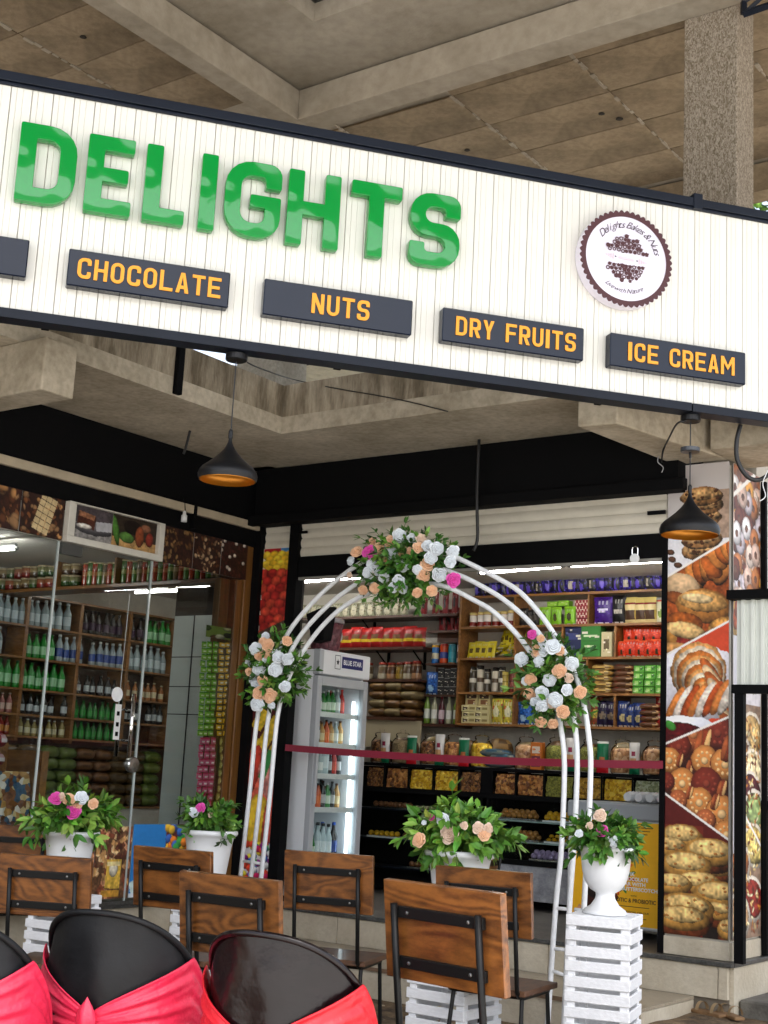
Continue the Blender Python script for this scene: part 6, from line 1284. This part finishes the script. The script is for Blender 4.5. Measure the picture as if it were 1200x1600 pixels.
def foliage(parent, n, c, rad, L, seed, up_=0.0, dens=.35, droop=0, cols=None, flat=1.0):
    rs = random.Random(seed); b = MB(); c = Vector(c); rad = Vector(rad); cols = cols or GREENS[:5]
    for i in range(n//9):                                    # sprays: a stem with paired leaves
        d = Vector((rs.gauss(0, 1), rs.gauss(0, 1), (rs.gauss(0, 1)+up_)*flat)).normalized(); p0 = c+Vector((d.x*rad.x, d.y*rad.y, d.z*rad.z))*rs.uniform(.1, .55); ln = rs.uniform(.5, 1.05)*(rad.x+rad.y+rad.z)/3*.75
        col = rs.choice(cols); pts = []
        bend = Vector((rs.gauss(0, .25), rs.gauss(0, .25), -droop*rs.random()+.1*rs.random()))
        for j in range(5):
            u = j/4; pts.append(p0+d*ln*u+bend*ln*u*u)
        b.tube(pts, .0025, 3, col=hexc('4a6a2a'), cap=False)
        for j in range(1, 5):
            for s in (-1, 1):
                t = (pts[j]-pts[j-1]).normalized(); side = t.cross(Vector((rs.gauss(0, 1), rs.gauss(0, 1), rs.gauss(0, 1)))).normalized()
                leaf(b, pts[j], t*.75+side*s*.7, d+Vector((0, 0, .3)), L*rs.uniform(.7, 1.25), L*rs.uniform(.36, .5), tuple(x*rs.uniform(.75, 1.2) for x in col))
        leaf(b, pts[-1], pts[-1]-pts[-2], d+Vector((.1, .2, .3)), L, L*.42, col)
    return stuff(b.build('foliage', M_leaf, parent, color=True))
ARY = -1.15
def cluster(label, roses, yplane, size, c_px, rad, n, seed):
    c = on(*c_px, 1, yplane); t = thing('flower_cluster', label, 'flowers', c, 0, 'flower clusters on the arch'); rs = random.Random(seed)
    tc = (CAM-c).normalized()
    for k, lst in roses.items():
        for px, py in lst:
            p = on(px, py, 1, yplane-.13-rs.uniform(0, .05))-c; nrm = tc+Vector((p.x*1.4, -.1, p.z*1.6))+Vector((rs.gauss(0, .2), 0, rs.gauss(0, .2)))
            o = link('rose', rs.choice(ROSE[k]), t); o.matrix_local = aim(p, nrm, rs.random()*6, size*rs.uniform(.74, 1.15))
    for i in range(16):
        q = rs.random()*6.28; d = rs.uniform(.35, 1)
        p = Vector((rad[0]*d*math.cos(q), -.1-.06*rs.random(), rad[2]*d*math.sin(q)))
        o = link('rose', rs.choice(ROSE[rs.choice(('white', 'white', 'peach', 'blush'))]), t); o.matrix_local = aim(p, tc+Vector((p.x*1.6, 0, p.z*1.8)), rs.random()*6, size*rs.uniform(.55, .9))
    foliage(t, n, (0, .0, 0), rad, .058, seed); return t
TOPR = {'white': [(624, 837), (612, 867), (630, 883), (583, 880), (575, 895), (600, 903), (590, 893), (623, 909), (615, 918), (652, 890), (687, 897), (683, 857), (668, 852), (708, 862), (704, 878), (673, 871), (548, 876)], 'peach': [(557, 862), (581, 848), (592, 857), (611, 848), (632, 864), (654, 855), (668, 881), (663, 899), (585, 919), (567, 922), (675, 923), (652, 926), (603, 875)], 'pink': [(578, 864), (709, 906)]}
LEFR = {'peach': [(449, 1001), (418, 1007), (422, 1024), (406, 1024), (410, 1063), (421, 1087), (406, 1083)], 'white': [(400, 1014), (435, 1027), (450, 1030), (430, 1046), (405, 1046), (446, 1073), (402, 1101)]}
RIGR = {'pink': [(831, 991)], 'white': [(815, 1030), (842, 1034), (865, 1010), (894, 1037), (858, 1063), (887, 1078), (868, 1093), (847, 1084), (848, 1103)], 'peach': [(840, 1014), (874, 1048), (907, 1082), (880, 1112), (829, 1062), (827, 1085)]}
cluster('wide cluster of white and peach roses over the crown of the arch', TOPR, ARY, .046, (635, 887), (.4, .15, .22), 3200, 1)
cluster('cluster of peach and white roses on the left shoulder of the arch', LEFR, ARY, .046, (428, 1050), (.2, .15, .28), 1900, 2)
cluster('cluster of white and peach roses on the right shoulder of the arch', RIGR, ARY, .043, (866, 1065), (.19, .15, .31), 1900, 3)

# arch of three white tubes
arch = thing('flower_arch', 'white three tube metal arch standing in front of the right shop', 'arch')
RODS = [[(357, 1530), (376, 1365), (390, 1240), (403, 1116), (424, 1045), (450, 989), (490, 940), (537, 898), (585, 869), (640, 857), (690, 863), (730, 879), (775, 902), (812, 925), (845, 961), (873, 1003), (898, 1052), (913, 1105), (921, 1160), (923, 1200), (920, 1287), (913, 1413), (904, 1625)],
        [(374, 1529), (393, 1361), (407, 1240), (420, 1116), (441, 1048), (466, 998), (502, 956), (540, 924), (586, 896), (640, 884), (688, 889), (725, 902), (760, 920), (787, 937), (815, 960), (840, 987), (868, 1030), (888, 1080), (898, 1130), (902, 1197), (897, 1317), (890, 1417), (880, 1625)],
        [(391, 1528), (409, 1361), (422, 1240), (434, 1117), (450, 1062), (472, 1020), (505, 977), (540, 946), (585, 923), (635, 912), (672, 912), (703, 919), (735, 935), (767, 953), (800, 983), (828, 1018), (852, 1060), (868, 1100), (876, 1135), (882, 1197), (877, 1330), (868, 1420), (854, 1625)]]
M_archw = mat('white enamelled tube', hexc('eceef0'), .3, var=.08, scale=25)
def cat(P, n=5):
    out = []
    for i in range(len(P)-1):
        a, b, c, d = P[max(0, i-1)], P[i], P[i+1], P[min(len(P)-1, i+2)]
        for j in range(n): t = j/n; out.append(.5*((2*b)+(-a+c)*t+(2*a-5*b+4*c-d)*t*t+(-a+3*b-3*c+d)*t**3))
    return out+[P[-1]]
RP = []
for i, rod in enumerate(RODS):
    P = cat([on(*q, 1, ARY) for q in rod]); P[0].z = max(.0, P[0].z); P[-1].z = .0; RP.append(P); MB().tube(P, .0165, 9).build('tube', M_archw, arch, smooth=True)
def rung(pts): MB().tube([on(*q, 1, ARY) for q in pts], .011, 7).build('rung', M_archw, arch, smooth=True)
rung([(378, 1345), (411, 1350)]); rung([(867, 1419), (890, 1421)]); rung([(862, 1482), (884, 1484)]); rung([(860, 1516), (883, 1524)]); rung([(898, 1421), (913, 1423)])

# ------------------------------------------------------------------ slatted pedestals, planters and bouquets
def slat_mesh(w, h=.05, d=.014): return MB().bbox(-w/2, w/2, -d/2, d/2, 0, h, .003).mesh('slat', M_slat)
CW = .35
CW = .315; SLAT = slat_mesh(CW); POST = MB().bbox(-.02, .02, -.02, .02, 0, .86, .003).mesh('corner_post', M_slat)
def crate(label, x, y, rz, h=.85, wide=1):
    t = thing('slatted_pedestal', label, 'pedestal', (x, y, 0), rz, 'white slatted pedestals'); t.scale = (wide, wide, 1); rs = random.Random(label)
    for sx in (-1, 1):
        for sy in (-1, 1): link('corner_post', POST, t, (sx*(CW/2-.03), sy*(CW/2-.03), 0), scale=(1, 1, (h-.012)/.86))
    n = 12
    for i in range(n):
        z = h-.05-i*.0705
        if z < .0: break
        for k in range(4):
            q = k*math.pi/2; d = CW/2-.007
            link('slat', SLAT, t, (d*math.sin(q), -d*math.cos(q), z+rs.uniform(-.002, .002)), (rs.uniform(-.01, .01), rs.uniform(-.006, .006), q), (1 if k % 2 == 0 else .918, 1, 1))
    for i in range(4): MB().box(-CW/2+.016, CW/2-.016, -CW/2+.018+i*.08, -CW/2+.018+i*.08+.066, h-.012, h).build('top_board', M_slat, t)
    return t
def urn(label, loc, sc=1):
    t = thing('planter_urn', label, 'planter', loc, 0, None, sc)
    MB().lathe([(.105, 0), (.108, .008), (.1, .02), (.07, .04), (.05, .07), (.046, .085), (.048, .1), (.075, .115), (.1, .15), (.115, .2), (.122, .26), (.126, .3), (.135, .305), (.138, .315), (.13, .322), (.115, .318), (.112, .28), (.0, .27)], 32, cap=False).build('bowl', M_plastic, t, smooth=True); return t
M_plastic = mat('white plastic planter', (.8, .81, .82), .35, coat=.15)
def bucketpot(label, loc, sc=1):
    t = thing('planter_pot', label, 'planter', loc, 0, 'white tapered planters', sc)
    MB().lathe([(.0, 0), (.075, 0), (.08, .01), (.084, .03), (.098, .12), (.112, .22), (.122, .27), (.135, .275), (.14, .285), (.138, .297), (.125, .3), (.118, .29), (.112, .26), (0, .255)], 32, cap=False).build('pot', M_plastic, t, smooth=True); return t
def bouquet(label, loc, rad, n, roses, L, seed, up_=.5, droop=.5, cols=None):
    t = thing('bouquet', label, 'bouquet', loc, 0, None); rs = random.Random(seed); tc = (CAM-Vector(loc)).normalized()
    o_ = Vector(loc); k = (o_-CAM).dot(fw)/F_PX
    for col, px, py, s in roses:
        p = hit(px, py, o_+tc*(max(rad[0], .1)*1.0), tc)-o_; s *= .95; nrm = tc+p*2.5+Vector((rs.gauss(0, .2), rs.gauss(0, .2), .2)); m = link('rose', rs.choice(ROSE[col]), t); m.matrix_local = aim(p, nrm, rs.random()*6, s)
    foliage(t, n, (0, 0, -.01), rad, L, seed, up_, droop=droop, cols=cols, flat=.5); return t
LG = [hexc(c) for c in ('5c8a30', '74a03c', '4a7828', '86ae4a', '3f6a22')]
# right pedestal with the urn
crate('white slatted pedestal at the right carrying the urn', 4.447, -2.267, R(15)); urn('white footed urn planter on the right pedestal', (4.447, -2.267, .852), 1.0)
bouquet('bouquet with one pink and one white rose in the footed urn', (4.447, -2.267, 1.22), (.17, .17, .11), 1100, [('pink', 941, 1298, .033), ('white', 959, 1315, .033), ('blush', 938, 1274, .034), ('white', 905, 1302, .022), ('blush', 921, 1290, .02)], .062, 11)
crate('white slatted pedestal in the middle behind the large wooden chair', *PED2, R(-1), .70, 1.12); bucketpot('white tapered planter on the middle pedestal', (PED2[0], PED2[1], .702), 1.33)
bouquet('large leafy bouquet of blush roses on the middle pedestal', (PED2[0], PED2[1], 1.2), (.24, .24, .14), 1300, [('blush', 702, 1304, .05), ('white', 692, 1280, .036), ('peach', 654, 1312, .04), ('blush', 748, 1294, .034), ('peach', 757, 1304, .036), ('blush', 763, 1294, .028), ('pink', 674, 1277, .018), ('blush', 725, 1290, .022), ('white', 662, 1285, .014)], .08, 12, .35, .6, LG)
crate('white slatted pedestal at the left behind the leftmost chairs', *PED3, R(8), .65); bucketpot('white tapered planter on the left pedestal', (PED3[0], PED3[1], .652), 1.26)
bouquet('bouquet of pink, peach and white roses on the left pedestal', (PED3[0], PED3[1], 1.13), (.26, .26, .15), 900, [('pink', 87, 1247, .042), ('pink', 114, 1268, .05), ('peach', 107, 1249, .04), ('white', 128, 1247, .044), ('peach', 119, 1258, .038), ('peach', 146, 1256, .034), ('blush', 96, 1245, .028)], .08, 13, .35, .7, LG)
crate('white slatted pedestal by the inner corner behind the chairs', *PED4, R(12), .65); bucketpot('white tapered planter on the corner pedestal', (PED4[0], PED4[1], .652), 1.32)
bouquet('small bouquet with a pink and a white rose by the inner corner', (PED4[0], PED4[1], 1.14), (.18, .18, .11), 800, [('pink', 314, 1262, .034), ('white', 303, 1269, .036), ('blush', 330, 1272, .024)], .065, 14, .5, .5)

# ------------------------------------------------------------------ wooden chairs
M_board = mat_wood('varnished chair wood', hexc('875325'), hexc('46260f'), rough=.35, scale=2.2, coat=.3, axis=(1.6, 5, 5), wave=.3, lines=13)
M_seat = mat_wood('varnished seat wood', hexc('5e3c22'), hexc('362010'), rough=.6, scale=2.5, coat=.12, axis=(5, 1.6, 5))
M_iron = mat('black chair iron', (.006, .006, .006), .4, spec=.25)
M_bolt = mat('dull bolt', (.25, .25, .24), .4, metal=1)
def make_chair(name, label):
    t = thing(name, label, 'chair', group='wooden chairs with black iron frames')
    back = Matrix.Translation((0, 0, 1.044)) @ Matrix.Rotation(R(7), 4, 'X')
    rs = random.Random(3)
    b = MB(back); b.bbox(-.25, .25, -.004, .024, -.305, 0, .003)
    b.build('backrest', M_board, t)
    for x in (-.178, .178):
        MB().tube([(x, -.022, .975), (x, .012, .72), (x, .045, .50), (x, .07, .475), (x, .12, .462), (x, .44, .462)], .0115, 8).build('upright', M_iron, t, smooth=True)
    for z in (-.093, -.248): 
        o = MB(back).box(-.187, .187, -.02, -.0045, z-.018, z+.018).build('cross_bar', M_iron, t, bevel=.002)
        for x in (-.13, .13): MB(back @ Matrix.Translation((x, -.0205, z)) @ Matrix.Rotation(R(90), 4, 'X')).lathe([(.0065, -.001), (.006, .003), (.003, .0045)], 8).build('bolt', M_bolt, o)
    MB().bbox(-.215, .215, .055, .475, .475, .503, .004).build('seat', M_seat, t)
    for sx in (-1, 1):
        MB().tube([(sx*.178, .11, .462), (sx*.2, .04, .0)], .011, 8).build('leg', M_iron, t); MB().tube([(sx*.178, .43, .462), (sx*.195, .46, .0)], .011, 8).build('leg', M_iron, t)
    MB().tube([(-.185, .08, .2), (.185, .08, .2)], .008, 6).build('stretcher', M_iron, t); MB().tube([(-.178, .12, .462), (.178, .12, .462)], .009, 6).build('seat_rail', M_iron, t); MB().tube([(-.178, .43, .462), (.178, .43, .462)], .009, 6).build('seat_rail', M_iron, t)
    return t
CH = [('E', (3.028, -2.669), 17.9, .997, 'wooden chair standing alone in front of the fridge'), ('A', (2.256, -3.922), 26.2, .948, 'wooden chair at the left in front of the left pedestal'), ('B', (.369, -2.547), 37.2, .972, 'wooden chair cut off at the left edge behind another chair'), ('C', (2.528, -3.333), 6.9, .992, 'wooden chair with pale grain in front of the corner pedestal'), ('D', (3.89, -4.405), 3.0, 1.003, 'wooden chair with chipped top edge behind the sash chairs'), ('F', (5.01, -4.602), -9.5, 1.067, 'largest wooden chair, nearest the camera at the centre'), ('G', (4.054, -2.781), 7.4, 1.0, 'wooden chair half hidden behind the largest wooden chair')]
c0 = None
for k, (x, y), a, s, lab in CH:
    if c0 is None: c0 = make_chair('wooden_chair', lab); c0.location = (x, y, 0); c0.rotation_euler = (0, 0, R(a)); c0.scale = (s,)*3
    else: dup(c0, (x, y, 0), R(a), lab, None, s)
dup(c0, (CH_H[0], CH_H[1], .2), R(CH_H[2]), 'wooden chair seen from its side on the step behind the middle planter', None, .9)

# ------------------------------------------------------------------ covered chairs with sashes


def sash_chair(label, loc, rz, mc, ms, seed, tall=.855):
    t = thing('sash_chair', label, 'chair', loc, rz, 'covered chairs with sashes', 1.15); rs = random.Random(seed)
    def hgt(s): a = abs(s); return tall-.21*(a/.7)**2.3
    def shell(s, z, off=0):
        th = s*R(118); k = .78+.24*min(1, max(0, (z-.3)/.6)); rx, ry = (.262+off)*k, (.245+off)*k; lean = -.16*(max(0, z-.44))**1.15
        return (rx*math.sin(th), ry*(1-math.cos(th))-off+lean*(.35+.65*math.cos(th*.6)), z)
    b = MB(); NU, NV = 72, 40; ph0 = rs.random()*6
    def top(s): return hgt(s)
    def f(u, v):
        s = u*2-1; z = .02+(top(s)-.02)*v; k = v**10; p = shell(s, z, .028*math.sin(math.pi*min(1, v*1.02))+.0045*math.sin(13*s+8*v+ph0)+.003*math.sin(25*v-9*s+2*ph0)+.0025*math.sin(31*s*v+ph0)); q = shell(s, z, -.012); return tuple(p[i]*(1-k)+q[i]*k for i in range(3))
    b.grid(NU, NV, f); b.grid(NU, 8, lambda u, v: (lambda s: shell(s, top(s)-.0-(top(s)-.45)*v, -.012-.02*min(1, v*6)))(u*2-1))
    b.build('cover', mc, t, smooth=True)
    pts = [shell(-1+2*i/60, top(-1+2*i/60)-.005, -.006) for i in range(61)]; MB().tube(pts, .0095, 8).build('cover_edge', mc, t, smooth=True)
    MB().bbox(-.22, .22, .06, .46, .40, .45, .015).build('seat', mc, t)
    # sash: a V of gathered cloth meeting in a knot at the back
    ph = [rs.random()*6 for _ in range(6)]
    def zu(s): a = abs(s); return min(.575+.19*(a/.7)**.9, top(s)+.006)
    def zl(s): return .53-.10*abs(s)**.6
    def g(u, v):
        s = u*2-1; a = abs(s); z = zl(s)+(zu(s)-zl(s))*v; r = .006*min(1, a*4)*(math.sin(v*26+ph[0]+4*a)+.6*math.sin(v*47+ph[1]-5*a)); r *= max(.12, 1-a*.75)
        p = shell(s, min(z, top(s)), .012+r+.028*math.sin(math.pi*min(1, max(0, (z-.02)/(top(s)-.02))))); return (p[0], p[1], z)
    b = MB(); b.grid(110, 34, g); o = b.build('sash', ms, t, smooth=True); so = o.modifiers.new('solid', 'SOLIDIFY'); so.thickness = .004; so.offset = -1
    kn = MB(); c = Vector(shell(0, .56, .055))
    def kf(u, v): q = u*2*math.pi; w = math.sin(math.pi*v); r = .03*w*(1+.15*math.sin(4*q+3*v)); return (c.x+r*math.cos(q)*.9, c.y+r*math.sin(q)*.7, .50+.125*v)
    kn.grid(18, 10, kf); kn.build('knot', ms, t, smooth=True)
    for sx in (-1, 1):
        MB().grid(6, 12, lambda u, v: (sx*(.012+.05*v)+(u-.5)*(.03+.07*v)+.006*math.sin(9*u+4*v), c.y-.012-.01*math.sin(5*u+sx), .55-.32*v)).build('tail', ms, t, smooth=True)
    for sx in (-1, 1):
        for y in (.07, .43): MB().tube([(sx*.2, y, .4), (sx*.22, y, 0)], .018, 8).build('leg', mc, t)
    return t
for a in SASH: sash_chair(*a)

# ------------------------------------------------------------------ neighbouring kiosk at the right edge
kk = thing('kiosk_front', 'white ribbed kiosk header on a black steel frame at the right edge', 'kiosk')
MB().box(4.24, 4.3, -.08, -.03, .425, 2.09).build('post', M_black, kk); MB().box(4.225, 6.2, -.09, -.025, 2.09, 2.145).build('beam', M_black, kk); MB().box(4.2, 6.2, -.12, -.02, 2.695, 2.755).build('beam', M_black, kk)
M_rib = mat('white ribbed sheet', hexc('d9dcd4'), .35, var=.04)
for i in range(16): MB().add([(4.245+.065*i, -.05, 2.146), (4.275+.065*i, -.05, 2.146), (4.283+.065*i, -.075, 2.146), (4.302+.065*i, -.075, 2.146), (4.31+.065*i, -.05, 2.146)]+[(x_, y_, 2.694) for x_, y_ in ((4.245+.065*i, -.05), (4.275+.065*i, -.05), (4.283+.065*i, -.075), (4.302+.065*i, -.075), (4.31+.065*i, -.05))], [(j, j+1, j+6, j+5) for j in range(4)]).build('rib', M_rib, kk)
MB().box(4.205, 4.24, .487, .52, .43, 3.6).build('post', M_black, kk)
for i in range(10): MB().grid(1, 5, lambda u, v, i=i: (4.205+.012*math.sin(math.pi*v), .525+u*2.2, 2.76+.08*i+.077*v)).build('slat', M_rib, kk, smooth=True)
MB().box(4.2, 4.25, .53, 2.6, .43, 1.36).build('counter_board', M_frame, kk); MB().box(4.19, 4.28, .52, 2.6, 1.361, 1.42).build('counter_top', M_black, kk)
kp = [pouch('kiosk_red', .1, .14, .04, emblem('7a1820', 'd8b828', (.2, .8), (.1, .4))), pouch('kiosk_yellow', .1, .14, .04, emblem('d8b820', '8a1c1c', (.2, .8), (.5, .85)))]
for i in range(6): place('hanging_packet', kp[i % 2], 4.3, .62+.02*(i % 2), 1.55+.11*i, ('red', 'yellow')[i % 2]+' packet hanging over the kiosk counter at the right edge', 'packet', ('red', 'yellow')[i % 2]+' packets hanging in the kiosk', R(80))

# ------------------------------------------------------------------ people (mostly hidden by the picture's edges)
def person(label, loc, rz, top_m, leg_m, sc, hair_m, hair_len):
    t = thing('person', label, 'person', loc, rz, None, sc)
    def skin(name, J, E, m, sub=2):
        me = bpy.data.meshes.new(name); me.from_pydata([j[:3] for j in J], E, []); me.materials.append(m); o = bpy.data.objects.new(name, me); COL.objects.link(o); o.parent = t
        md = o.modifiers.new('skin', 'SKIN'); md.use_smooth_shade = True
        for i, j in enumerate(J): v = me.skin_vertices[0].data[i]; v.radius = (j[3], j[4] if len(j) > 4 else j[3]); v.use_root = (i == 0)
        s = o.modifiers.new('sub', 'SUBSURF'); s.levels = s.render_levels = sub; return o
    sk_ = mat('warm brown skin', hexc('9a6a4c'), .5)
    J = [(0, 0, .95, .13, .1), (0, 0, 1.15, .13, .09), (0, -.01, 1.35, .16, .1), (0, 0, 1.45, .06, .055), (0, .0, 1.52, .055), (0, .02, 1.6, .085, .095), (0, .01, 1.7, .075, .085),
         (.2, 0, 1.4, .05), (.25, .0, 1.15, .04), (.26, .08, .93, .03), (-.2, 0, 1.4, .05), (-.25, 0, 1.15, .04), (-.26, .08, .93, .03), (.1, 0, .88, .09), (.11, .01, .5, .06), (.11, 0, .08, .04), (.11, .1, .03, .035), (-.1, 0, .88, .09), (-.11, .01, .5, .06), (-.11, 0, .08, .04), (-.11, .1, .03, .035)]
    E = [(0, 1), (1, 2), (2, 3), (3, 4), (4, 5), (5, 6), (2, 7), (7, 8), (8, 9), (2, 10), (10, 11), (11, 12), (0, 13), (13, 14), (14, 15), (15, 16), (0, 17), (17, 18), (18, 19), (19, 20)]
    skin('body', J, E, sk_)
    skin('shirt', [(0, 0, .9, .15, .115), (0, 0, 1.15, .145, .105), (0, -.01, 1.36, .175, .112), (0, 0, 1.44, .07, .065), (.2, 0, 1.4, .062), (.25, 0, 1.15, .055), (-.2, 0, 1.4, .062), (-.25, 0, 1.15, .055)], [(0, 1), (1, 2), (2, 3), (2, 4), (4, 5), (2, 6), (6, 7)], top_m)
    skin('trousers', [(0, 0, .93, .14, .11), (.1, 0, .86, .1), (.11, .01, .5, .075), (.11, 0, .12, .06), (-.1, 0, .86, .1), (-.11, .01, .5, .075), (-.11, 0, .12, .06)], [(0, 1), (1, 2), (2, 3), (0, 4), (4, 5), (5, 6)], leg_m)
    b = MB()
    def hf_(u, v):
        q = u*2*math.pi; z = 1.8-hair_len*v; r = .115*math.sin(min(1, v*2.6+.02)*math.pi/2)*(1-.15*max(0, v-.6)); front = max(0, math.sin(q))
        return (r*math.cos(q)*(1+.03*math.sin(14*q)), r*math.sin(q)*(1-.5*front*(v > .25))-.02, z)
    b.grid(26, 16, hf_); b.build('hair', hair_m, t, smooth=True)
    for sx in (-1, 1): MB(Matrix.Translation((sx*.035, .105, 1.635))).lathe([(0, -.012), (.011, -.005), (.012, .003), (0, .012)], 8).build('eye', M_black, t)
    MB().tube([(0, .1, 1.64), (0, .135, 1.595), (0, .11, 1.585)], [.008, .016, .008], 6).build('nose', sk_, t); MB().box(-.025, .025, .1, .108, 1.548, 1.558).build('mouth', mat('lips', hexc('7a3a38'), .5), t)
    return t
hair = mat('black hair', (.01, .009, .009), .4, var=.3, scale=40, stretch=(8, 8, 1))
for a in PEOPLE: person(*a, hair, .5)

# ------------------------------------------------------------------ sandals on the ground
def sandal(label, x, y, rz):
    t = thing('sandal', label, 'sandal', (x, y, .105), rz, 'pair of sandals')
    lp = [(-.035, -.12), (.035, -.12), (.042, -.03), (.05, .06), (.042, .115), (.0, .135), (-.04, .11), (-.045, .05), (-.038, -.03)]
    b = poly_prism(lp, .002, .022); b.build('sole', mat('tan sandal sole', hexc('8a6a48'), .8, var=.2, scale=20), t, bevel=.006); ms = mat('tan strap', hexc('a08866'), .7)
    for y0, h in ((.04, .05), (-.08, .055)): MB().grid(10, 1, lambda u, v: (.048*math.cos(math.pi*u), y0+.026*v+.0*u, .025+h*math.sin(math.pi*u))).build('strap', ms, t, smooth=True)
SD = [on(1107, 1586, 2, .105), on(1140, 1590, 2, .105)]
sandal('left tan sandal lying beside the grey step block', SD[0].x, SD[0].y, R(70)); sandal('right tan sandal lying beside the grey step block', SD[1].x, SD[1].y, R(52))

# ------------------------------------------------------------------ every look-alike gets its own place in its label
ORD = ['first', 'second', 'third', 'fourth', 'fifth', 'sixth', 'seventh', 'eighth', 'ninth', 'tenth', 'eleventh', 'twelfth', 'thirteenth', 'fourteenth', 'fifteenth', 'sixteenth', 'seventeenth', 'eighteenth', 'nineteenth', 'twentieth']
ORD += ['twenty-'+o for o in ORD[:9]]+['thirtieth']
def single_out():
    bpy.context.view_layer.update()
    same = {}
    for o in COL.objects:
        if o.parent is None and 'label' in o: same.setdefault(o['label'], []).append(o)
    for lab, os_ in same.items():
        if len(os_) < 2: continue
        pos = []
        for o in os_:
            d = o.matrix_world.translation-CAM; z = d.dot(fw); pos.append((d.dot(rt)/z*F_PX, d.dot(up)/z*F_PX, o))
        pos.sort(key=lambda p: p[0]); cols = [[pos[0]]]
        for p in pos[1:]:
            if p[0]-cols[-1][0][0] < 3.2: cols[-1].append(p)
            else: cols.append([p])
        for i, c in enumerate(cols):
            c.sort(key=lambda p: p[1])
            for k, p in enumerate(c):
                s = lab
                if len(cols) > 1: s += ', '+ORD[i]+' from the left'
                if len(c) > 1: s += ', '+ORD[k]+' from the bottom'
                if len(s.replace('-', ' ').split()) > 16: s = s.replace(' from the left', ' from left').replace(' from the bottom', ' from bottom')
                if len(s.replace('-', ' ').split()) > 16: print('LONG LABEL', s)
                p[2]['label'] = s
single_out()
